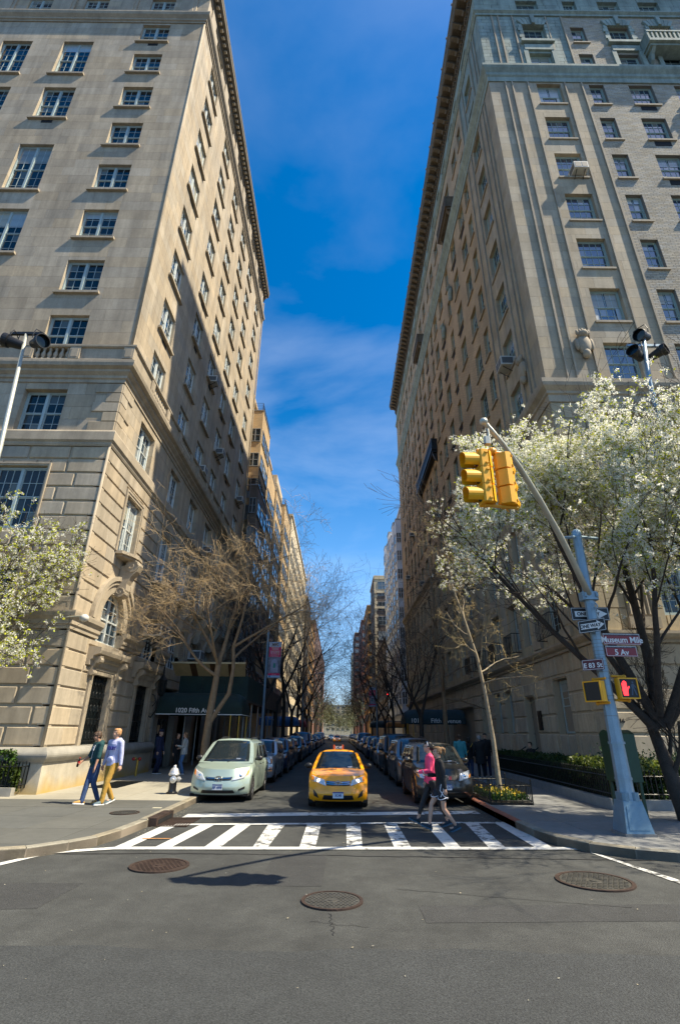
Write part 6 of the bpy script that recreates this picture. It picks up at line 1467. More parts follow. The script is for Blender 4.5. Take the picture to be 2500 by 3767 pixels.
def keepbig(T):
    x,y,z=T[:,0]*.86+7.85,T[:,1]*.86+13.2,T[:,2]*.86+.15
    gap=(np.abs(x-(2.3+.689*(z-1.1)))<.8)&(np.abs(y-(12.85-.156*(z-1.1)))<.75)  # opening carved along the sun ray so light reaches the crossing women
    far_side=(T[:,1]>1.4)&(np.random.default_rng(8).uniform(size=len(T))>.16)  # far side of the crown thinned to let sun onto the taxi
    return (T[:,2]>5.2+.42*np.abs(T[:,0]+1)-.9*np.clip(T[:,0]-1,0,3))&(T[:,2]<12.1)&(T[:,0]>-5.3)&(T[:,1]>-3.4)&~gap&~far_side&~((x<6.6)&(y<11.9))
def prunebig(b):
    c=b[0][len(b[0])//2]; x,y,z=c.x*.86+7.85,c.y*.86+13.2,c.z*.86+.15
    if abs(x-(2.3+.689*(z-1.1)))<.8 and abs(y-(12.85-.156*(z-1.1)))<.75 and b[2]>=3: return False  # fine branches cleared from the same carved sun opening
    if b[2]>=2 and x<6.6 and y<11.9: return False
    return not(b[2]>=3 and c.y>1.8 and (int(c.x*977+c.z*613)%10)<8)  # far side branches thinned for the sun as well
big=pear('flowering_pear_tree','big white flowering pear tree with dark spreading limbs behind the traffic pole',(7.85,13.2,.15),63,bigst,PP,bark_dk,310000,48000,.030,keep=keepbig,sig=.10,prune=prunebig); big.scale=(.86,)*3
pear('flowering_pear_tree','white flowering pear tree cut by the left edge in front of the limestone corner',(-13.5,14.1,.15),67,
  [((0,0,-.1),(0,0,1),2.2,.22),((0,0,2.0),(.55,-.1,.8),4.0,.12),((0,0,2.0),(.1,.2,1),4.8,.13),((0,0,1.9),(-.6,.1,1),4.4,.12),((.1,0,2.1),(.95,.0,.45),4.2,.10),((0,.1,2.1),(.5,.5,.9),4.2,.1)],PP,bark_dk,66000,20000,.028,keep=lambda T:(T[:,0]<5.6)&(T[:,2]<8.6),sig=.10)
pear('flowering_pear_tree','second flowering pear tree mostly outside the right edge, shading the corner sidewalk',(14.3,11.6,.15),71,bigst,PP,bark_dk,34000,6000,.030,sig=.12,prune=lambda b:b[2]<4)
# the far end of the street: soft spring trees closing the view
fz=leafmat('far_spring_foliage',(.16,.18,.09),.4)
def reg(rg,n):
    c=np.stack([rg.uniform(-9,9,40),rg.uniform(150,330,40),rg.uniform(5.5,11,40)],1); c[:,0]=np.where((np.abs(c[:,0])<2.2)&(c[:,1]<250),np.sign(c[:,0]+.01)*3.6,c[:,0]); k=rg.integers(0,40,n); return c[k]+rg.normal(size=(n,3))*np.array([1.5,2.0,2.0])
V=bush_mb(reg,14000,.24,91); o=quads_obj('distant_street_trees',V,fz); tag(o,'pale green mass of far street trees closing the end of the view','trees',kind='stuff')
# ---------------- vehicles ----------------
tyre=M('tyre_rubber',(.012,.012,.013),.85); rimm=M('alloy_rim',(.45,.46,.48),.3,.9); blkr=M('wheel_well',(.006,.006,.006),.9)
def cglass(name,col=(.012,.018,.022)): 
    m=M(name,col,.03); m.node_tree.nodes['Principled BSDF'].inputs['IOR'].default_value=1.75; return m
carglass=cglass('car_window_glass'); chrome=M('chrome',(.7,.7,.72),.12,1.0); lampg=M('headlight_lens',(.62,.66,.70),.08,.3); lampon=M('lit_headlight',(1,.97,.9),.1,emit=((1,.95,.85),2.5)); amber=M('amber_marker',(.75,.22,.01),.25); tail=M('tail_light_red',(.30,.008,.008),.2)
grillm=M('black_grille',(.010,.010,.011),.45); platem=M('plate_white',(.62,.63,.66),.5); plateb=M('plate_blue',(.05,.08,.22),.5); trimb=M('black_trim',(.012,.012,.013),.5); inter=M('car_interior',(.02,.02,.022),.9)
def lerp(a,b,t): return a+(b-a)*t
def pw(pts,x):
    if x<=pts[0][0]: return pts[0][1]
    for (a,b),(c,d) in zip(pts,pts[1:]):
        if x<=c:
            t=(x-a)/(c-a) if c>a else 0; t=t*t*(3-2*t)*.5+t*.5; return b+(d-b)*t
    return pts[-1][1]
class Car:
    """a body and a glasshouse as smooth mapped boxes; x lateral, front at y=0 facing -y, z up"""
    def __init__(s,**k): s.__dict__.update(k)
    def low(s,a,b,c):
        y0=s.sweep*abs(a)**3.2*(.6+.4*c)+s.nose*((c-.38)**2)*(1 if c>.38 else 1.6)
        y1=s.L-.16*abs(a)**4-.12*(c-.45)**2
        y=lerp(y0,y1,b)
        zt=pw(s.top,y); zb=s.clear
        for wy in s.wheels:
            d=abs(y-wy)
            if d<s.arch: zb=max(zb,s.wr+math.sqrt(s.arch**2-d*d)*1.0-.02)
        zt=max(zt,zb+.05)
        z=lerp(zb,zt,c) if b>.02 and b<.98 else lerp(s.clear,zt,c)
        w=s.W/2*pw(s.plan,y)*(1-.10*max(0,(c-.55)/.45)**2.2)*(1-.05*max(0,(.3-c)/.3)**2)
        zc=z+.045*(1-a*a)*max(0,(c-.9)/.1)
        return (a*w,y,zc)
    def up(s,a,b,c):
        e=c**.85
        yf=lerp(s.gy[0],s.gy[1],e)-.16*(1-a*a)*(1-.5*c); yr=lerp(s.gy[3],s.gy[2],e)+.06*(1-a*a)
        y=lerp(yf,yr,b); zb=s.belt
        cc=min(c,1)
        w=lerp(s.wb,s.wt,cc**1.25)/2; 
        rr=1-.06*max(0,(c-.86)/.14)**2
        z=lerp(zb,s.roof,cc)+(.05*(1-a*a)-.05*abs(a)**5*0)*max(0,(c-.8)/.2)-.06*max(0,(c-.97)/.03)*(max(0,abs(a)-.9)/.1)-s.rdrop*max(0,b-.25)**2*c
        return (a*w*rr,y,z)
    def grid(s,q,f,face,na,nb,off=0,r0=(0,1),r1=(0,1),mi=0):
        """face: 'front','rear','left','right','top' of the mapped box; r0,r1 parameter ranges"""
        V=[]
        for i in range(na+1):
            for j in range(nb+1):
                u=lerp(r0[0],r0[1],i/na); v=lerp(r1[0],r1[1],j/nb)
                P={'front':lambda u,v:f(u*2-1,0,v),'rear':lambda u,v:f(u*2-1,1,v),'left':lambda u,v:f(-1,u,v),'right':lambda u,v:f(1,u,v),'top':lambda u,v:f(u*2-1,v,1)}[face]
                p=Vector(P(u,v))
                if off:
                    e=.004; du=Vector(P(min(u+e,1),v))-Vector(P(max(u-e,0),v)); dv=Vector(P(u,min(v+e,1)))-Vector(P(u,max(v-e,0))); n=du.cross(dv)
                    if n.length>1e-9:
                        n.normalize()
                        o={'front':Vector((0,-1,0)),'rear':Vector((0,1,0)),'left':Vector((-1,0,0)),'right':Vector((1,0,0)),'top':Vector((0,0,1))}[face]
                        if n.dot(o)<0: n=-n
                        p=p+n*off
                V.append(tuple(p))
        m=nb+1
        q.add(V,[(i*m+j,(i+1)*m+j,(i+1)*m+j+1,i*m+j+1) for i in range(na) for j in range(nb)],mi)
    def patch(s,f,face,quad,off=.010,n=(8,4)):
        """bilinear patch with parameter corners quad=[(u,v)*4]"""
        q=MB(); V=[]
        for lay in (off*.2,off):
            for i in range(n[0]+1):
                for j in range(n[1]+1):
                    a,b=i/n[0],j/n[1]
                    u=lerp(lerp(quad[0][0],quad[1][0],a),lerp(quad[3][0],quad[2][0],a),b); v=lerp(lerp(quad[0][1],quad[1][1],a),lerp(quad[3][1],quad[2][1],a),b)
                    P={'front':lambda u,v:f(u*2-1,0,v),'rear':lambda u,v:f(u*2-1,1,v),'left':lambda u,v:f(-1,u,v),'right':lambda u,v:f(1,u,v)}[face]
                    p=Vector(P(u,v)); e=.01; du=Vector(P(u+e,v))-Vector(P(u-e,v)); dv=Vector(P(u,v+e))-Vector(P(u,v-e)); nn=du.cross(dv); nn.normalize()
                    o={'front':Vector((0,-1,0)),'rear':Vector((0,1,0)),'left':Vector((-1,0,0)),'right':Vector((1,0,0))}[face]
                    if nn.dot(o)<0: nn=-nn
                    V.append(tuple(p+nn*lay))
        m=n[1]+1; k=(n[0]+1)*m; F=[(k+i*m+j,k+(i+1)*m+j,k+(i+1)*m+j+1,k+i*m+j+1) for i in range(n[0]) for j in range(n[1])]
        bd=[i*m for i in range(n[0]+1)]+[n[0]*m+j for j in range(1,m)]+[i*m+n[1] for i in range(n[0]-1,-1,-1)]+[j for j in range(n[1]-1,0,-1)]
        F+=[(bd[i],bd[(i+1)%len(bd)],k+bd[(i+1)%len(bd)],k+bd[i]) for i in range(len(bd))]
        return q.add(V,F)
WHL={}
def wheel_meshes(r,w):
    k=(round(r,2),round(w,2))
    if k not in WHL:
        q=MB(); q.lathe([(r*.62,-w/2),(r*.94,-w/2),(r,-w/2+.03),(r,w/2-.03),(r*.94,w/2),(r*.62,w/2)],n=20,ax='x')
        p=MB(); p.lathe([(r*.64,-w/2+.015),(r*.60,-w/2+.03),(r*.1,-w/2+.02),(r*.1,w/2-.02),(r*.60,w/2-.03),(r*.64,w/2-.015)],n=20,ax='x')
        for i in range(5):
            a=2*math.pi*i/5
            for s in (-1,1): p.tube([(s*(w/2-.008),r*.1*math.cos(a),r*.1*math.sin(a)),(s*(w/2-.012),r*.6*math.cos(a),r*.6*math.sin(a))],r*.07,5)
        WHL[k]=(mesh('tyre',q,tyre,False),mesh('rim',p,rimm))
    return WHL[k]
def emblem(t,c,w,h,m):
    q=MB()
    el=lambda cx,cz,a,b: [(c[0]+cx+a*math.cos(2*math.pi*i/18),c[1],c[2]+cz+b*math.sin(2*math.pi*i/18)) for i in range(19)]
    for e in (el(0,0,w/2,h/2),el(0,h*.02,w*.15,h*.44),el(0,h*.18,w*.34,h*.22)): q.tube(e,.009,5,cap=False)
    part('emblem',q,m,t)
def build_car(name,label,paint,P,cat='car',group=None,plate=None,lit=None,rack=False,style='modern',mirror=None,glass=None,tint=None):
    c=Car(**P); t=empty(name,(0,0,0),label=label,cat=cat,group=group); gl=glass or carglass
    q=MB()
    c.grid(q,c.low,'front',22,12); c.grid(q,c.low,'rear',14,8); c.grid(q,c.low,'left',56,10); c.grid(q,c.low,'right',56,10); c.grid(q,c.low,'top',14,40)
    c.grid(q,c.up,'front',12,8); c.grid(q,c.up,'rear',12,8); c.grid(q,c.up,'left',18,10); c.grid(q,c.up,'right',18,10); c.grid(q,c.up,'top',12,14)
    body=part('body',q,paint,t,smooth=True)
    q=MB(); q.box(-c.W/2*.93,c.W/2*.93,.3,c.L-.25,c.clear-.02,c.clear+.05); q.box(-c.W/2*.80,c.W/2*.80,.5,c.L-.4,c.clear,c.wr*2+.08); part('underbody',q,blkr,t)
    f=P.get('pillar',.07)
    ws=part('windshield',c.patch(c.up,'front',[(f,.05),(1-f,.05),(1-f*1.1,.93),(f*1.1,.93)],.010,(10,6)),gl,t,smooth=True)
    q=MB()
    for s in (-1,1):
        for k in (0,1): 
            p0=Vector(c.up(-.55+k*.62,0,.04)); p1=Vector(c.up(-.05+k*.66,0,.16)); q.tube([tuple(p0+Vector((0,-.03,.0))),tuple(p1+Vector((0,-.025,.01)))],.008,4)
        break
    part('wiper',q,trimb,t,kind='stuff')
    for side in ('left','right'):
        for (b0,b1,v0,v1,sl) in P['sidewin']:
            part('side_window',c.patch(c.up,side,[(b0,v0),(b1,v0),(b1-sl*.3,v1),(b0+sl,v1)],.008,(6,4)),gl,t,smooth=True)
    part('rear_window',c.patch(c.up,'rear',[(.1,.12),(.9,.12),(.86,.9),(.14,.9)],.008,(6,4)),gl,t,smooth=True)
    wm=wheel_meshes(c.wr,.21)
    for wy in c.wheels:
        for s in (-1,1):
            x=s*(c.W/2*pw(c.plan,wy)-.115); w_=link('wheel',None,t,loc=(x,wy,c.wr)); link('tyre',wm[0],w_); link('rim',wm[1],w_)
    # lamps
    for q_ in P['lamps']:
        for s in (-1,1):
            qq=[(.5+s*u/2,v) for u,v in q_]
            li=lit and (s in lit)
            hl=part('headlight',c.patch(c.low,'front',qq,.014,(8,5)),lampon if False else lampg,t,smooth=True)
            cu=sum(u for u,v in qq)/4; cv=sum(v for u,v in qq)/4; p=Vector(c.low(cu*2-1,0,cv))
            b=MB(); b.ell((p.x,p.y-.012,p.z),.055,.03,.05,10,6); part('bulb',b,lampon if li else chrome,hl)
            if P.get('amber'):
                au=P['amber']; part('amber_marker',c.patch(c.low,'front',[(.5+s*u/2,v) for u,v in au],.017,(4,3)),amber,t)
    for nm,q_,m,off in P['front']:
        mm={'blk':grillm,'chr':chrome,'body':paint,'trim':trimb,'grey':rimm}[m]
        part(nm,c.patch(c.low,'front',[(.5+u/2,v) for u,v in q_],off,(12,4)),mm,t)
    if P.get('bars'):
        (u0,u1,v0,v1,n,m)=P['bars']
        for i in range(n):
            v=lerp(v0,v1,(i+.5)/n); part('grille_bar',c.patch(c.low,'front',[(.5+u0/2,v-.012),(.5+u1/2,v-.012),(.5+u1/2,v+.012),(.5+u0/2,v+.012)],.022,(10,1)),chrome if m=='chr' else grillm,t)
    if P.get('emblem'): 
        v,w,h=P['emblem']; p=c.low(0,0,v); emblem(t,(0,p[1]-.03,p[2]),w,h,chrome)
    # plate
    p=c.low(0,0,P['plate']); pl=link('licence_plate',None,t,loc=(P.get('plx',0),p[1]-.03,p[2])); b=MB(); b.box(-.155,.155,-.006,.006,-.08,.08); part('plate_sheet',b,platem,pl); b=MB(); b.box(-.155,.155,-.008,-.0062,.045,.08); part('plate_band',b,plateb,pl)
    if plate: lettering(plate,.085,plateb,pl,(0,-.0085,-.01),ext=.001,font_bold=.003)
    for s in (-1,1):
        p=c.up(s,.10,.10); b=MB(); b.ell((p[0]+s*.14,p[1]+.02,p[2]+.06),.125,.075,.085,10,7); b.tube([(p[0]-s*.02,p[1]+.02,p[2]+.02),(p[0]+s*.1,p[1]+.02,p[2]+.04)],.03,5); part('mirror',b,mirror or paint,t,smooth=True)
    for s in (-1,1): part('tail_light',c.patch(c.low,'rear',[(.5+s*u/2,v) for u,v in ((.70,.62),(.97,.62),(.97,.92),(.70,.92))],.012,(3,3)),tail,t)
    for s in (-1,1):
        for b0 in P.get('handles',(.45,.62)):
            p=c.low(s,b0,.86); b=MB(); b.box(p[0]-.02,p[0]+.02,p[1]-.09,p[1]+.09,p[2]-.012,p[2]+.015); part('door_handle',b,mirror or paint,t)
        for b0,b1 in P.get('seams',()):
            q=MB(); q.tube([tuple(Vector(c.low(s,b0,v))+Vector((s*.003,0,0))) for v in (.12,.4,.7,.97)],.006,4); part('door_seam',q,trimb,t)
    if rack:
        for s in (-1,1):
            q=MB(); q.tube([tuple(Vector(c.up(s*.86,b,1))+Vector((0,0,z))) for b,z in ((.18,.0),(.24,.06),(.5,.07),(.8,.06),(.86,0))],.022,6); part('roof_rail',q,chrome if rack=='chr' else trimb,t)
    b=MB(); p=c.up(.45,0,.16); b.box(p[0]-.07,p[0]+.07,p[1]-.030,p[1]-.024,p[2]-.03,p[2]+.03); part('windshield_sticker',b,platem,t)
    return t,c
carpaint=lambda name,col,met=.0,rough=.28: M(name,col,rough,met,coat=.8)
SEDAN=dict(L=4.8,W=1.82,sweep=.42,nose=.55,clear=.19,wr=.33,arch=.385,wheels=(.95,3.75),top=[(0,.74),(.25,.83),(1.25,.98),(1.9,1.0),(3.6,1.02),(4.2,1.05),(4.8,1.0)],plan=[(0,.86),(.5,.965),(1.2,1.0),(3.6,1.0),(4.8,.9)],
  gy=(1.22,2.05,3.35,4.2),belt=.95,roof=1.47,wb=1.66,wt=1.22,rdrop=.04,sidewin=[(.10,.45,.14,.86,.10),(.48,.80,.14,.86,.02)],pillar=.065,
  lamps=[[(.44,.72),(.93,.80),(.985,.97),(.52,.90)]],amber=[(.86,.80),(.93,.81),(.975,.95),(.88,.94)],
  front=[('grille',[(-.43,.74),(.43,.74),(.46,.885),(-.46,.885)],'blk',.010),('lower_intake',[(-.58,.13),(.58,.13),(.52,.34),(-.52,.34)],'blk',.010),('fog_recess',[(.70,.18),(.86,.26),(.88,.50),(.76,.36)],'blk',.010),('fog_recess',[(-.70,.18),(-.86,.26),(-.88,.50),(-.76,.36)],'blk',.010),('bumper_lip',[(-.86,.0),(.86,.0),(.86,.05),(-.86,.05)],'blk',.006)],
  bars=(-.44,.44,.76,.88,2,'chr'),emblem=(.82,.21,.15),plate=.36,seams=((.36,0),(.56,0),(.74,0)))
MINIVAN=dict(L=5.1,W=1.97,sweep=.50,nose=.50,clear=.19,wr=.335,arch=.40,wheels=(.98,4.02),top=[(0,.80),(.3,.92),(.95,1.06),(1.3,1.12),(5.1,1.12)],plan=[(0,.86),(.55,.965),(1.2,1.0),(4.4,1.0),(5.1,.94)],
  gy=(.98,2.15,4.75,5.0),belt=1.08,roof=1.76,wb=1.80,wt=1.38,rdrop=.02,sidewin=[(.13,.36,.08,.84,.16),(.385,.62,.08,.84,.02),(.645,.93,.08,.84,.0)],pillar=.075,
  lamps=[[(.47,.66),(.84,.66),(.975,.93),(.66,.86)]],amber=[(.88,.74),(.945,.78),(.98,.91),(.92,.88)],
  front=[('grille',[(-.46,.69),(.46,.69),(.50,.80),(-.50,.80)],'blk',.010),('lower_intake',[(-.62,.13),(.62,.13),(.56,.27),(-.56,.27)],'blk',.010),('fog_recess',[(.72,.22),(.90,.28),(.90,.36),(.74,.30)],'blk',.010),('fog_recess',[(-.72,.22),(-.90,.28),(-.90,.36),(-.74,.30)],'blk',.010),('bumper_lip',[(-.9,.0),(.9,.0),(.9,.05),(-.9,.05)],'blk',.006)],
  bars=(-.45,.45,.74,.79,1,'chr'),emblem=(.755,.24,.16),plate=.42,seams=((.38,0),(.56,0),(.78,0)))
SUV=dict(L=4.6,W=1.86,sweep=.40,nose=.48,clear=.24,wr=.36,arch=.43,wheels=(.92,3.55),top=[(0,.90),(.25,1.0),(1.1,1.12),(1.4,1.14),(4.6,1.14)],plan=[(0,.88),(.5,.97),(1.2,1.0),(4,1.0),(4.6,.95)],
  gy=(1.10,1.95,4.25,4.5),belt=1.10,roof=1.70,wb=1.70,wt=1.36,rdrop=.02,sidewin=[(.12,.40,.10,.84,.14),(.425,.68,.10,.84,.02),(.705,.93,.10,.84,0)],pillar=.07,
  lamps=[[(.50,.66),(.90,.68),(.985,.93),(.58,.88)]],amber=[(.88,.68),(.94,.71),(.98,.82),(.90,.78)],
  front=[('grille',[(-.46,.70),(.46,.70),(.50,.86),(-.50,.86)],'blk',.010),('lower_intake',[(-.72,.14),(.72,.14),(.66,.27),(-.66,.27)],'blk',.010),('bumper_trim',[(-.80,.215),(.80,.215),(.80,.235),(-.80,.235)],'chr',.022),('bumper_lip',[(-.9,.0),(.9,.0),(.9,.06),(-.9,.06)],'blk',.006)],
  bars=None,emblem=(.79,.2,.14),plate=.45,seams=((.36,0),(.56,0),(.76,0)))
BOXY=dict(SUV,L=4.7,W=1.80,sweep=.16,nose=.12,wheels=(.88,3.62),top=[(0,.95),(.12,1.04),(1.3,1.10),(1.6,1.12),(4.7,1.12)],gy=(1.35,1.95,4.5,4.62),belt=1.10,roof=1.66,wb=1.66,wt=1.42,
  lamps=[[(.58,.66),(.90,.66),(.90,.88),(.58,.88)]],amber=[(.91,.66),(.97,.66),(.97,.88),(.91,.88)],
  front=[('grille',[(-.55,.66),(.55,.66),(.55,.88),(-.55,.88)],'blk',.010),('bumper',[(-.97,.30),(.97,.30),(.97,.50),(-.97,.50)],'chr',.06),('bumper_pad',[(-.97,.38),(.97,.38),(.97,.43),(-.97,.43)],'blk',.07),('lower_intake',[(-.8,.08),(.8,.08),(.8,.24),(-.8,.24)],'blk',.01)],bars=(-.54,.54,.70,.86,2,'chr'),emblem=None,plate=.2)
VAN=dict(MINIVAN,L=5.5,W=2.02,roof=2.02,top=[(0,.9),(.25,1.05),(.9,1.18),(1.2,1.2),(5.5,1.2)],gy=(.85,1.55,5.3,5.45),belt=1.16,wb=1.92,wt=1.66,wheels=(.95,4.3),lamps=[[(.60,.66),(.9,.68),(.96,.88),(.62,.86)]],emblem=None,pillar=.06)
yp=carpaint('taxi_yellow',(.95,.36,.002)); gp=carpaint('pale_green_metallic',(.38,.47,.40),.35); sp=carpaint('silver_metallic',(.50,.52,.54),.6); gm=carpaint('grey_bronze_metallic',(.055,.052,.045),.5); tp_=carpaint('taupe_metallic',(.22,.19,.18),.5)
dbl=carpaint('dark_blue_paint',(.010,.025,.065),.3); bkp=carpaint('black_paint',(.008,.009,.011)); dgy=carpaint('dark_grey_paint',(.035,.04,.045),.5); mbl=carpaint('steel_blue_paint',(.06,.12,.22),.5); lgr=carpaint('light_grey_paint',(.36,.38,.40),.5); drd=carpaint('dark_red_paint',(.10,.012,.012),.2)
SC_=.94
def place(t,x,y,rz=0,s=SC_): t.location=(x,y,.004); t.rotation_euler=(0,0,rz); t.scale=(s,)*3
taxi,cT=build_car('taxi','yellow taxi sedan with a lit roof sign reading 3C48 driving towards the crosswalk',yp,SEDAN,cat='taxi',plate='3C48',lit=(-1,1),mirror=blk); place(taxi,.02,15.55)
rs=link('roof_sign',None,taxi,loc=(0,2.35,1.50)); b=MB(); b.box(-.115,.115,-.06,.06,0,.15); part('sign_box',b,blk,rs); orn=M('orange_sign_end',(.75,.12,.01),.4)
for s in (-1,1): b=MB(); b.box(min(s*.115,s*.175),max(s*.115,s*.175),-.065,.065,-.01,.16); part('orange_end',b,orn,rs)
b=MB(); b.box(-.2,.2,-.05,.05,-.03,0); part('sign_base',b,yp,rs); lettering('3C48',.115,M('sign_digits',(.75,.75,.72),.5),rs,(0,-.063,.075),ext=.002,font_bold=.004)
b=MB(); p=cT.low(-.15,.12,1); b.box(-.16,-.06,.95,1.0,.99,1.0); part('hood_medallion',b,chrome,taxi)
van,_=build_car('minivan','pale green minivan parked at the left kerb by the hydrant, first of its row',gp,MINIVAN,plate='EJF 4898',rack='trim',mirror=trimb); place(van,-3.52,16.75)
suv,_=build_car('suv','grey bronze SUV parked behind the two crossing women at the red kerb',gm,SUV,plate='EWC 3670',rack=False); place(suv,3.15,16.45)
b=MB(); p=Car(**SUV).low(.16,0,.78); b.box(p[0]-.05,p[0]+.05,p[1]-.03,p[1]-.025,p[2]-.05,p[2]+.05); part('grille_badge',b,M('red_white_badge',(.6,.08,.08),.4),suv)
ants=MB(); ants.tube([(-.75,1.2,1.05),(-.82,1.15,1.9)],.006,4); part('antenna',ants,trimb,van)
GRP='cars parked nose to tail along the kerbs'
sb,_=build_car('parked_suv','boxy silver SUV with chrome bumper right behind the green minivan',sp,BOXY,group=GRP,rack='chr',mirror=trimb,plate='DKT 5213'); place(sb,-3.42,22.9)
mv2,_=build_car('parked_minivan','taupe minivan parked right behind the grey bronze SUV',tp_,MINIVAN,group=GRP,rack='trim'); place(mv2,3.25,21.7,0,.96)
cvan,_=build_car('parked_van','black van with a ribbed roof behind the taupe minivan',bkp,VAN,group=GRP); place(cvan,3.2,27.3,0,.9)
q=MB()
for i in range(8): q.box(-.7,.7,2.0+i*.42,2.06+i*.42,2.06,2.10)
part('roof_rib',q,trimb,cvan)
pro={}
def proto(kind,paint,P,**k):
    t,_=build_car(kind[0],kind[1],paint,P,group=GRP,**k); return t
seqL=[('parked_suv',dbl,SUV,'dark blue SUV, third car of the left row'),('parked_suv',bkp,BOXY,'black boxy SUV, fourth car of the left row'),('parked_minivan',dgy,MINIVAN,'dark grey minivan, fifth car of the left row'),('parked_car',mbl,SEDAN,'steel blue sedan, sixth car of the left row'),('parked_van',mbl,VAN,'steel blue van, seventh vehicle of the left row'),('parked_suv',drd,BOXY,'dark red boxy SUV, eighth car of the left row'),('parked_car',lgr,SEDAN,'light grey sedan, ninth car of the left row')]
seqR=[('parked_car',lgr,SEDAN,'light grey sedan behind the ribbed black van'),('parked_suv',bkp,SUV,'black SUV, fifth car of the right row'),('parked_minivan',dbl,MINIVAN,'dark blue minivan, sixth car of the right row'),('parked_car',dgy,SEDAN,'dark grey sedan, seventh car of the right row'),('parked_suv',mbl,SUV,'steel blue SUV, eighth car of the right row'),('parked_car',sp,SEDAN,'silver sedan, ninth car of the right row'),('parked_van',lgr,VAN,'pale van, tenth vehicle of the right row')]
y=27.9; cars=[]
for nm,pt,P,lb in seqL:
    t=proto((nm,lb),pt,P,mirror=trimb); place(t,-3.42+random.uniform(-.06,.06),y); y+=P['L']*SC_+.9; cars.append(t)
yL=y; y=32.9
for nm,pt,P,lb in seqR:
    t=proto((nm,lb),pt,P,mirror=trimb); place(t,3.22+random.uniform(-.06,.06),y); y+=P['L']*SC_+.75; cars.append(t)
for k,(y0,x,side,n) in enumerate(((yL,-3.4,'left',8),(y,3.25,'right',10))):
    yy_=y0
    for i in range(n):
        src=cars[(i*3+k*2)%len(cars)]; o=copy_tree(src); o.location=(x,yy_,.004); yy_+=5.5; o['label']=f"distant parked {o['category'] if False else 'car'} far up the {side} row, {['first','second','third','fourth','fifth','sixth','seventh','eighth','ninth','tenth'][i]} of the small ones"
def copy_lit(src,x,y,label):
    o=copy_tree(src); o.location=(x,y,.004); o['label']=label; return o
copy_lit(taxi,-.2,118,'far yellow taxi with bright headlights at the end of the street'); o=copy_tree(cars[3]); o.location=(-1.9,150,.004); o['label']='far steel blue car driving beside the distant taxi'
# ---------------- people ----------------
skin=M('skin',(.52,.30,.20),.55,noise=(12,.05)); skin2=M('tanned_skin',(.40,.21,.13),.55)
def fuse(mb,voxel,name,mat,parent,smooth_it=2,loc=None):
    me=bpy.data.meshes.new(name); me.from_pydata(mb.v,[],mb.f); me.update(); o=bpy.data.objects.new(name,me)
    m=o.modifiers.new('r','REMESH'); m.mode='VOXEL'; m.voxel_size=voxel; m.use_smooth_shade=True
    if smooth_it: s=o.modifiers.new('s','SMOOTH'); s.factor=.5; s.iterations=smooth_it
    r=evaluated(o); bpy.data.objects.remove(o); bpy.data.meshes.remove(me); r.materials.clear()
    for x in (mat if isinstance(mat,list) else [mat]): r.materials.append(x)
    r.name=name; r.polygons.foreach_set('use_smooth',[True]*len(r.polygons)); return link(name,r,parent,loc)
def limb(mb,pts,rad,n=10):
    """round ended tapered limb through pts"""
    mb.tube(pts,rad,n)
    for p,r in zip(pts,rad): mb.ell(p,r,r,r,n,6)
def ik(a,b,l1,l2,hint):
    a,b=Vector(a),Vector(b); d=b-a; D=min(d.length,(l1+l2)*.999); u=d.normalized(); x=(l1*l1-l2*l2+D*D)/(2*D); h=math.sqrt(max(l1*l1-x*x,0)); hv=Vector(hint); hv=(hv-u*hv.dot(u)).normalized()
    return a+u*x+hv*h, a+u*D
def hand(mb,w,el,palm_dir,curl=.5,side=1,sc=1.0,spread=.0):
    """palm and five fingers at wrist w, continuing from the elbow; palm_dir: the way the palm faces"""
    f=(Vector(w)-Vector(el)).normalized(); pd=Vector(palm_dir); pd=(pd-f*pd.dot(f)).normalized(); ac=f.cross(pd)*side
    w=Vector(w); 
    for k in (-1,0,1): limb(mb,[w,w+f*.045*sc+ac*k*.02*sc,w+f*.085*sc+ac*k*.026*sc],[.021*sc,.019*sc,.016*sc],8)
    for k,(o,l) in enumerate(((-.034,.066),(-.011,.078),(.012,.074),(.034,.056))):
        b=w+f*.088*sc+ac*o*sc; d1=(f*math.cos(curl*.6)+pd*math.sin(curl*.6)+ac*o*spread*10).normalized(); d2=(f*math.cos(curl*1.5)+pd*math.sin(curl*1.5)+ac*o*spread*10).normalized()
        m=b+d1*l*.5*sc; e=m+d2*l*.5*sc; limb(mb,[b-f*.02*sc,b,m,e],[.0115*sc,.0105*sc,.0095*sc,.008*sc],8)
    b=w+f*.03*sc-ac*.026*sc; m=b+(f*.55-ac*.75+pd*.25).normalized()*.034*sc; e=m+(f*.85-ac*.25+pd*.4).normalized()*.032*sc; limb(mb,[w+f*.02*sc-ac*.01*sc,b,m,e],[.017*sc,.014*sc,.0115*sc,.009*sc],8)
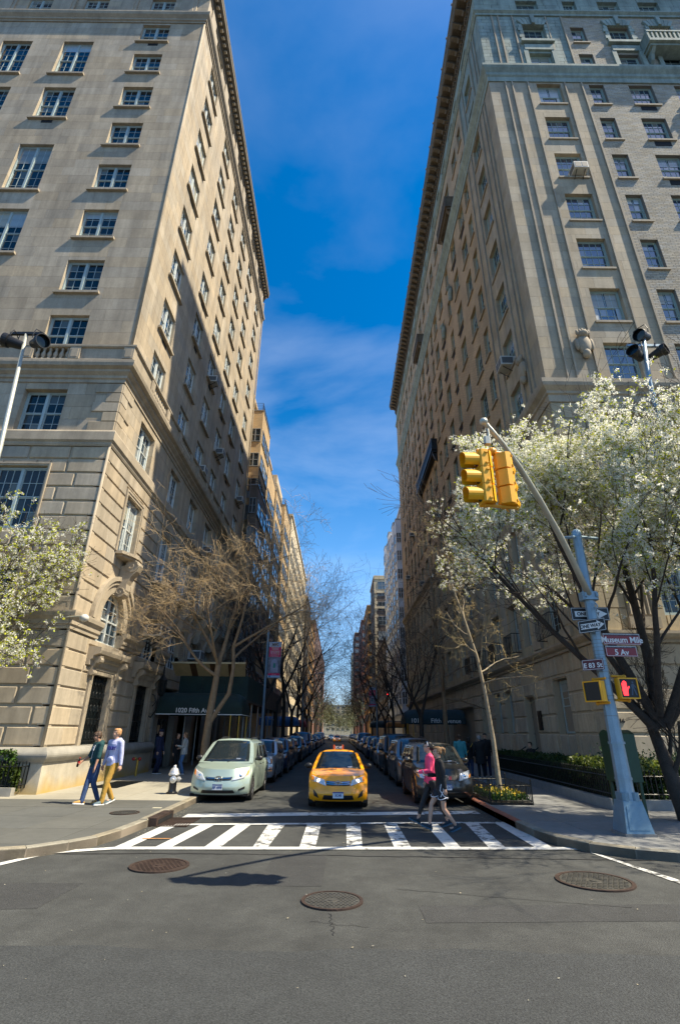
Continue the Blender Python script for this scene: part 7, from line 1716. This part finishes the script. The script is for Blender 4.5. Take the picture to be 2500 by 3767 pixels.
def shoe(t,ank,toe_dir,pitch,mat,solem,L=.27,name='shoe'):
    """ank: ankle joint; pitch>0 raises the toe"""
    d=Vector((toe_dir[0],toe_dir[1],0)).normalized(); s=Vector((-d.y,d.x,0)); up=Vector((0,0,1)); f=d*math.cos(pitch)+up*math.sin(pitch); n=up*math.cos(pitch)-d*math.sin(pitch)
    a=Vector(ank); heel=a-n*.055-f*.055; T=lambda x,y,z:tuple(heel+f*x+s*y+n*z)
    q=MB(); P=[(0,.030,.055),(.06,.036,.075),(.12,.040,.062),(.18,.044,.045),(.23,.040,.035),(.27,.024,.026)]
    for (x,w,h) in P: q.ell(T(x*L/.28,0,h*.55),.001,.001,.001,3,3)
    rows=[]
    for x,w,h in [(-.035,.016,.03)]+P+[(.285,.008,.018)]:
        rows.append([T(x*L/.28,w*math.cos(2*math.pi*i/12),max(h*.5+h*.62*math.sin(2*math.pi*i/12),-.004)) for i in range(12)])
    q=MB(); 
    for r in rows: q.v+=r
    k=len(rows); q.f=[(i*12+j,i*12+(j+1)%12,(i+1)*12+(j+1)%12,(i+1)*12+j) for i in range(k-1) for j in range(12)]+[tuple(range(12))[::-1],tuple(range((k-1)*12,k*12))]; q.m=[0]*len(q.f)
    q.tube([T(.03,0,.05),tuple(a+n*.02)],[.043,.046],10)
    sh=part(name,q,mat,t,smooth=True)
    q=MB(); pl=[(-.035,.0),(-.02,.03),(.06,.036),(.12,.038),(.19,.046),(.25,.040),(.288,.015)]; pl=[(x*L/.28,y) for x,y in pl]; pl=pl+[(x,-y) for x,y in pl[::-1]]
    q.prism(pl,lambda u,v,w:T(u,v,w),-.022,.006); part('sole',q,solem,sh)
def person(label,loc,rz,H=1.72,fem=False,la=(.1,.35,0),ra=(-.1,-.3,0),lp=0,rp=0,lw=None,rw=None,lean=0,look=0,tilt=0,voxel=.010,skinm=None,top=None,bottom=None,shoes=None,hair=None,sleeves='long',legs='long',coat=0,hands=True,hd=(None,None),group=None,soles=None,hoodie=False,hips=None,cuff=None,bulk=1.0,curl=(.5,.5),eh=None):
    """local frame: facing -y, left hand +x. la/ra: ankle (x,y,lift)"""
    t=empty('person',loc,rz=rz,label=label,cat='person',group=group); k=H/1.75; sk=skinm or skin
    hz=(.93 if not hips else hips)*k; P=Vector((0,0,hz)); ln=Vector((0,-math.sin(lean),math.cos(lean)))
    ch=P+ln*.40*k; nk=P+ln*.56*k; hdc=nk+Vector((0,-.025,.0))*k+Vector((0,-math.sin(lean+tilt)*.14,.155))*k
    sw=(.165 if fem else .19)*k*bulk; hw=(.09 if fem else .085)*k
    S_={s:P+ln*.50*k+Vector((s*sw,0.0,0)) for s in (1,-1)}
    Hj={s:P+Vector((s*hw,0,-.02)) for s in (1,-1)}
    A={1:Vector((la[0],la[1],.085*k+la[2])),-1:Vector((ra[0],ra[1],.085*k+ra[2]))}
    Kn={};An={}
    for s in (1,-1): Kn[s],An[s]=ik(Hj[s],A[s],.435*k,.42*k,(0.02*s,-1,0))
    W={1:Vector(lw) if lw else S_[1]+Vector((.06,-.05,-.53*k)),-1:Vector(rw) if rw else S_[-1]+Vector((-.06,-.05,-.53*k))}
    El={};Wr={}
    for s in (1,-1): El[s],Wr[s]=ik(S_[s],W[s],.285*k,.255*k,(eh[0 if s==1 else 1] if eh else (s*.35,1,-.25)))
    q=MB()
    # torso
    tor=[(P+Vector((0,0,-.06)),.150,.105),(P+ln*.06,.150 if not fem else .158,.105),(P+ln*.18*k,.128 if not fem else .112,.09),(P+ln*.34*k,.15 if not fem else .128,.105),(P+ln*.46*k,.158 if not fem else .135,.095),(P+ln*.53*k,.10,.07)]
    def lo(mb,rows,grow=0,n=16):
        vs=[]
        for c,a,b in rows:
            for i in range(n): an=2*math.pi*i/n; vs.append((c.x+(a*k*bulk+grow)*math.cos(an),c.y+(b*k*bulk+grow)*math.sin(an),c.z))
        m=len(rows); mb.add(vs,[(i*n+j,i*n+(j+1)%n,(i+1)*n+(j+1)%n,(i+1)*n+j) for i in range(m-1) for j in range(n)]+[tuple(range(n))[::-1],tuple(range((m-1)*n,m*n))])
    lo(q,tor)
    limb(q,[P+ln*.50*k,nk+Vector((0,-.01,.02)),hdc+Vector((0,.02,-.06))],[.062*k,.055*k,.055*k])
    for s in (1,-1):
        limb(q,[P+ln*.48*k,S_[s]],[.07*k,.056*k]); limb(q,[S_[s],S_[s].lerp(El[s],.5),El[s],El[s].lerp(Wr[s],.4),Wr[s]],[.052*k,.045*k,.037*k,.036*k,.026*k])
        limb(q,[Hj[s],Hj[s].lerp(Kn[s],.45),Kn[s],Kn[s].lerp(An[s],.32),An[s].lerp(Kn[s],.1),An[s]],[.088*k,.074*k,.052*k,.053*k,.034*k,.036*k])
        fd=Vector((0,-1,0)); q.ell(An[s]+fd*.07+Vector((0,0,-.045)),.035,.09,.025,8,6)
        if hands:
            pdv=hd[0 if s==1 else 1] or (-s,0,.0); hand(q,Wr[s],El[s],pdv,curl[0 if s==1 else 1],side=s,sc=k*(.92 if fem else 1.0))
        else: limb(q,[Wr[s],Wr[s]+(Wr[s]-El[s]).normalized()*.14],[.028,.03])
    # head: skull, jaw, nose, ears, lips, brow
    Rh=Matrix.Rotation(look,3,'Z')@Matrix.Rotation(tilt,3,'X'); hp=lambda x,y,z:tuple(hdc+Rh@Vector((x,y,z))*k)
    def hell(c,rx,ry,rz_): 
        m=MB(); m.ell((0,0,0),rx*k,ry*k,rz_*k,14,10); q.add([tuple(hdc+Rh@(Vector(c)*k+Vector(v))) for v in m.v],m.f)
    hell((0,.012,.03),.074,.092,.088); hell((0,-.025,-.03),.060,.066,.075); hell((0,-.05,-.078),.036,.036,.030); hell((0,-.092,-.012),.013,.020,.022); hell((0,-.087,.012),.010,.012,.025); hell((0,-.082,.028),.052,.014,.010); hell((0,-.084,-.052),.024,.010,.007); hell((0,-.082,-.062),.020,.010,.007)
    for s in (1,-1): hell((s*.076,.012,-.005),.010,.020,.032); hell((s*.034,-.066,-.018),.022,.020,.018)
    fuse(q,voxel,'body',sk,t,1)
    e=MB()
    for s in (1,-1): e.ell(hp(s*.031,-.0795,.010),.012,.008,.007,8,5)
    part('eyes',e,M('eye_dark',(.03,.02,.015),.3),t)
    # clothes
    if top:
        g=.020 if not coat else .035; q=MB(); rows=[(c,a,b) for c,a,b in tor]
        if coat: rows=[(P+Vector((0,0,-coat)),.165,.13)]+rows
        lo(q,rows,g); limb(q,[P+ln*.50*k,nk+Vector((0,0,-.01))],[.085*k,.070*k])
        for s in (1,-1):
            limb(q,[P+ln*.48*k,S_[s]],[.088*k,.072*k])
            end=.88 if sleeves=='long' else .12
            if sleeves=='long': limb(q,[S_[s],S_[s].lerp(El[s],.5),El[s],El[s].lerp(Wr[s],.5),El[s].lerp(Wr[s],.93)],[.070*k,.062*k,.056*k,.050*k,.042*k])
            elif sleeves=='elbow': limb(q,[S_[s],S_[s].lerp(El[s],.5),El[s].lerp(Wr[s],.12)],[.070*k,.064*k,.060*k])
        if hoodie:
            limb(q,[nk+Vector((-.08,.03,-.0)),nk+Vector((-.05,.085,.0)),nk+Vector((.05,.085,.0)),nk+Vector((.08,.03,-.0))],[.04,.055,.055,.04]); limb(q,[nk+Vector((.085,.0,-.01)),nk+Vector((.04,-.07,-.05))],[.032,.022]); limb(q,[nk+Vector((-.085,.0,-.01)),nk+Vector((-.04,-.07,-.05))],[.032,.022])
            q.ell(P+Vector((0,-.125*k,.10)),.115,.035,.075,12,8)
        fuse(q,max(voxel,.011),'jacket',top,t,2)
    if bottom:
        q=MB(); g=.014; lo(q,[(P+Vector((0,0,-.10)),.150,.112),(P+ln*.03,.152,.108),(P+ln*.09*k,.138,.10)],g)
        for s in (1,-1):
            if legs=='long': limb(q,[Hj[s],Hj[s].lerp(Kn[s],.5),Kn[s],Kn[s].lerp(An[s],.5),An[s]+Vector((0,0,-.01))],[.106*k,.090*k,.072*k,.066*k,.060*k])
            elif legs=='capri': limb(q,[Hj[s],Hj[s].lerp(Kn[s],.5),Kn[s],Kn[s].lerp(An[s],.35),Kn[s].lerp(An[s],.68)],[.099*k,.083*k,.062*k,.062*k,.047*k])
            elif legs=='short': limb(q,[Hj[s],Hj[s].lerp(Kn[s],.42)],[.108*k,.110*k])
        fuse(q,max(voxel,.011),'shorts' if legs=='short' else 'trousers',bottom,t,2)
    if shoes:
        for s,pt in ((1,lp),(-1,rp)): shoe(t,An[s],(0.06*s,-1),pt,shoes,soles or swhite,L=(.245 if fem else .27)*k)
    info=dict(P=P,nk=nk,hd=hdc,hp=hp,k=k,Wr=Wr,El=El,Kn=Kn,An=An,S=S_,Hj=Hj,Rh=Rh,ln=ln); return t,info
def hair_cap(t,I,mat,back=.0,top=.0,fr=-.05,name='hair',pony=None,extra=()):
    q=MB(); k=I['k']
    def he(c,rx,ry,rz_): 
        m=MB(); m.ell((0,0,0),rx*k,ry*k,rz_*k,12,8); q.add([tuple(I['hd']+I['Rh']@(Vector(c)*k+Vector(v))) for v in m.v],m.f)
    he((0,.032,.052),.082,.086,.080); he((0,.055,.005),.076,.060,.075); he((0,-.02,.088),.066,.068,.038)
    for s in (1,-1): he((s*.066,.025,.02),.020,.05,.05)
    for c in extra: he(*c)
    if pony: limb(q,[I['hp'](*p) for p in pony],[.030,.042,.040,.026,.012][:len(pony)])
    return fuse(q,.010,name,mat,t,1)
brownhair=M('brown_hair',(.06,.032,.016),.6,noise=(60,.3)); sandy=M('sandy_hair',(.22,.12,.05),.6,noise=(60,.3)); ginger=M('short_fair_hair',(.42,.22,.09),.6,noise=(60,.2)); grey=M('grey_hair',(.32,.32,.33),.7); darkh=M('black_hair',(.012,.010,.009),.5)
blackj=M('black_jacket_cloth',(.010,.010,.011),.8,bump=1.0,bscale=9,noise=(30,.2)); pink=M('neon_pink_cloth',(.97,.075,.20),.7,bump=1.0,bscale=9,noise=(14,.06)); capri=M('black_leggings',(.009,.009,.011),.6); teal=M('dark_teal_hoodie',(.006,.050,.052),.85,bump=1.0,bscale=9,noise=(14,.12)); lilac=M('pale_lilac_sweatshirt',(.42,.44,.64),.85,bump=1.0,bscale=9,noise=(12,.07)); jeans=M('blue_jeans',(.022,.05,.13),.85,bump=1.0,bscale=9,noise=[(9,.25),(80,.15)]); khaki=M('mustard_chinos',(.38,.22,.035),.85,bump=1.0,bscale=9,noise=(10,.1)); sneak=M('dark_teal_sneaker',(.008,.022,.035),.6,noise=(30,.3)); slate=M('slate_sneaker',(.09,.14,.16),.7); tanshoe=M('tan_suede_boot',(.42,.24,.06),.8); stripew=M('white_piping',(.75,.75,.78),.6); navyc=M('navy_uniform',(.010,.014,.045),.8); ivory=M('ivory_jacket',(.42,.42,.38),.8); tealj=M('turquoise_jacket',(.05,.30,.34),.7)
# the two women on the crosswalk, walking to the left
RZ=R(-90)
t,I=person('woman in a black jacket and dark running shorts with a ponytail crossing nearest the camera',(2.30,12.62,.004),RZ,H=1.66,fem=True,la=(.06,.26,.03),ra=(-.05,-.30,.02),lp=-.35,rp=.38,lw=(.20,.04,.80),rw=(-.10,-.27,1.06),lean=.04,skinm=skin,top=blackj,bottom=M('navy_running_shorts',(.008,.012,.022),.7),shoes=sneak,legs='short',soles=M('blue_sole',(.03,.09,.14),.6),hd=(None,(.2,0,1)),curl=(.7,.9),hips=.90)
hair_cap(t,I,sandy,pony=[(0,.07,.055),(0,.125,.075),(0,.165,.06),(0,.18,.0),(0,.165,-.06)])
q=MB()
for s in (1,-1):
    h,kn=I['Hj'][s],I['Kn'][s]; hem=h.lerp(kn,.50); 
    q.tube([hem+Vector((s*.0+.112*math.cos(a),.112*math.sin(a),-.005+.02*math.sin(a*2))) for a in [i*2*math.pi/20 for i in range(21)]],.008,5,cap=False)
    q.tube([I['P']+Vector((s*.163,-.03,.05)),h+Vector((s*.105,-.07,-.05)),hem+Vector((s*.116,.0,.05)),hem+Vector((s*.085,.08,.0))],.008,5)
    q.tube([I['P']+Vector((s*.163,.03,.05)),h+Vector((s*.11,.0,-.06)),hem+Vector((s*.10,-.065,.03))],.008,5)
part('shorts_piping',q,stripew,t)
ph=empty('phone',(0,0,0),label='white phone held up by the woman in the black jacket',cat='phone'); wv=t.matrix_basis@I['Wr'][-1]; ph.location=Vector((2.30,12.62,.004))+Matrix.Rotation(RZ,3,'Z')@(I['Wr'][-1]+Vector((.02,-.10,.06))); q=MB(); q.cbox((0,0,0),.012,.06,.125,bev=.004); part('case',q,swhite,ph); ph.rotation_euler=(0,R(-20),0)
t,I=person('woman in a neon pink jacket and black leggings crossing beside her friend',(2.18,13.18,.004),RZ,H=1.72,fem=True,la=(.05,.32,.03),ra=(-.05,-.36,.03),lp=-.3,rp=.42,lw=(.17,-.30,1.10),rw=(-.15,-.12,.86),lean=.03,top=pink,bottom=capri,shoes=sneak,legs='capri',soles=M('blue_grey_sole',(.03,.09,.14),.6),hd=((-.4,0,1),None),curl=(.9,.5))
hair_cap(t,I,darkh,pony=[(0,.085,.03),(0,.125,.02),(0,.13,-.05)])
q=MB(); q.tube([I['hp'](.088*math.cos(a),.0+.02*0-.012,.035+.088*math.sin(a)) for a in [math.pi*i/14 for i in range(15)]],.009,6); part('headband',q,stripew,t)
q=MB(); q.tube([I['P']+I['ln']*.52*I['k']+Vector((0,-.085,0)),I['P']+I['ln']*.3*I['k']+Vector((0,-.135,0)),I['P']+Vector((0,-.14,.02))],.005,4); part('zip',q,blackj,t)
o=bpy.data.objects.new('x',None); bpy.data.objects.remove(o)
ph2=empty('phone',(0,0,0),label='dark phone held out by the woman in the neon pink jacket',cat='phone'); ph2.location=Vector((2.18,13.18,.004))+Matrix.Rotation(RZ,3,'Z')@(I['Wr'][1]+Vector((-.02,-.11,.06))); q=MB(); q.cbox((0,0,0),.012,.065,.13,bev=.004); part('case',q,blk,ph2); ph2.rotation_euler=(0,R(-25),0)
# the two men on the left pavement
t,I=person('dark haired man in a teal hoodie and blue jeans carrying a cola bottle',(-6.50,15.12,.15),R(-42),H=1.72,la=(.05,.20,.02),ra=(.02,-.20,.0),lp=-.3,rp=.10,lw=(.26,-.14,.78),rw=(-.26,-.26,1.0),lean=.03,look=R(-12),tilt=.30,skinm=skin2,top=teal,bottom=jeans,shoes=tanshoe,hoodie=True,sleeves='elbow',hd=((0,1,0),(1,0,0)),curl=(.15,1.0))
hair_cap(t,I,brownhair,extra=(((0,-.045,.075),.070,.052,.036),((.045,-.05,.05),.03,.035,.03),((0,.06,-.03),.066,.04,.06)))
q=MB(); 
for s in (1,-1): q.tube([I['nk']+Vector((s*.035,-.095,-.06)),I['nk']+Vector((s*.045,-.135,-.20))],.006,4)
q.tube([I['nk']+Vector((0,-.11,-.09)),I['P']+Vector((0,-.15,.12))],.005,4); part('drawstring',q,stripew,t)
bt_=empty('cola_bottle',(0,0,0),label='small cola bottle with red label in the hand of the man in the teal hoodie',cat='bottle'); bt_.location=Vector((-6.50,15.12,.15))+Matrix.Rotation(R(-42),3,'Z')@(I['Wr'][-1]+Vector((-.02,-.10,-.13))); q=MB(); q.lathe([(.024,0),(.031,.02),(.031,.07),(.027,.09),(.031,.11),(.030,.15),(.014,.20),(.013,.215)],n=12); part('bottle_body',q,M('dark_cola',(.012,.004,.003),.1),bt_,smooth=True); q=MB(); q.lathe([(.0315,.085),(.0315,.145)],n=12); part('bottle_label',q,M('red_label',(.6,.01,.02),.4),bt_); q=MB(); q.lathe([(.015,.212),(.015,.235)],n=10); part('cap',q,M('red_bottle_cap',(.6,.01,.02),.4),bt_); bt_.rotation_euler=(R(10),R(14),0)
t,I=person('fair haired man in a pale lilac sweatshirt and mustard trousers walking on the left sidewalk',(-6.02,15.05,.15),R(-28),H=1.80,la=(.06,-.20,.0),ra=(-.05,.20,.04),lp=.05,rp=-.3,lw=(.30,.02,.84),rw=(-.30,-.05,.86),look=R(-35),top=lilac,bottom=khaki,shoes=slate,hoodie=True,hd=(None,None),curl=(.8,.8),bulk=1.06)
hair_cap(t,I,ginger,extra=())
lt=text_mesh('COLBY',.105,M('indigo_print',(.05,.05,.30),.8),ext=.004,font_bold=.006); o=link('lettering',lt,t,loc=tuple(I['P']+I['ln']*.36*I['k']+Vector((0,-.147,.0))),rot=(math.pi/2,0,0))
# curved onto the chest
for v in lt.vertices: v.co.z-=.9*v.co.x**2
# doorman and the couple by the entrance
t,I=person('doorman in a long navy uniform coat and cap standing at the green canopy',(-8.15,25.3,.15),R(75),H=1.78,la=(.09,0,0),ra=(-.09,.02,0),top=navyc,bottom=navyc,shoes=blk,coat=.30,voxel=.014,lw=(.22,-.16,.78),rw=(-.22,-.1,.80)); q=MB(); q.lathe([(.085,.05),(.10,.10),(.115,.13),(.10,.15),(.02,.16)],c=tuple(I['hd']+Vector((0,.01,.0))),n=14); q.ell(tuple(I['hd']+Vector((0,-.10,.055))),.07,.05,.012,10,5); part('cap',q,navyc,t,smooth=True)
t,I=person('woman with light brown hair in an ivory jacket and blue jeans talking by the canopy',(-6.95,25.2,.15),R(-80),H=1.70,fem=True,la=(.08,.05,0),ra=(-.08,-.06,0),top=ivory,bottom=M('light_blue_jeans',(.08,.17,.32),.85,noise=(9,.2)),shoes=blk,coat=.10,voxel=.014,lw=(.1,-.3,1.15),rw=(-.18,-.22,1.05),bulk=1.1); hair_cap(t,I,sandy,extra=(((0,.06,-.05),.075,.06,.08),))
t,I=person('dark dressed person half hidden behind the woman in the ivory jacket',(-7.45,25.7,.15),R(60),H=1.66,la=(.08,0,0),ra=(-.08,0,0),top=blackj,bottom=blackj,shoes=blk,voxel=.015,lw=(.05,-.3,1.1)); hair_cap(t,I,brownhair)
# people on the right pavement, in shade
t,I=person('person in a turquoise jacket seen behind the slender tree on the right sidewalk',(5.5,25.0,.15),R(170),H=1.72,la=(.09,0,0),ra=(-.09,.1,0),top=tealj,bottom=jeans,shoes=blk,coat=.12,voxel=.015,bulk=1.12); hair_cap(t,I,brownhair)
t,I=person('dark haired woman in a black coat with a bag strap on the right sidewalk',(6.02,25.5,.15),R(160),H=1.62,fem=True,la=(.08,0,0),ra=(-.08,.08,0),top=blackj,bottom=jeans,shoes=blk,coat=.15,voxel=.015,bulk=1.15); hair_cap(t,I,darkh,extra=(((0,.05,-.05),.085,.07,.10),)); q=MB(); q.tube([I['S'][-1]+Vector((-.02,-.06,.08)),I['S'][-1]+Vector((-.02,.10,.05)),I['P']+Vector((.16,.14,.0))],.014,5); part('bag_strap',q,polm,t)
t,I=person('grey haired man in a long black coat on the right sidewalk',(6.42,25.1,.15),R(175),H=1.70,la=(.10,0,0),ra=(-.10,.05,0),top=blackj,bottom=blackj,shoes=blk,coat=.35,voxel=.015,bulk=1.25); hair_cap(t,I,grey)
t,I=person('man in a dark cap and jacket standing last in the group on the right sidewalk',(6.86,25.7,.15),R(165),H=1.80,la=(.10,0,0),ra=(-.10,.08,0),top=blackj,bottom=navyc,shoes=blk,coat=.1,voxel=.015,bulk=1.15); q=MB(); q.ell(tuple(I['hd']+Vector((0,.01,.065))),.09,.10,.06,12,7); q.ell(tuple(I['hd']+Vector((0,-.11,.06))),.06,.05,.012,8,5); part('cap',q,blk,t,smooth=True)
t,I=person('person sitting low by the stair rail behind the hedge with only head and shoulders showing',(8.35,24.0,.70),R(-70),H=1.70,la=(.12,-.36,-.35),ra=(-.12,-.36,-.35),hips=.12,top=blackj,bottom=jeans,shoes=blk,voxel=.016,lw=(.15,-.3,.35),rw=(-.15,-.3,.35)); hair_cap(t,I,brownhair)
bpy.data.scenes.remove(TMP)
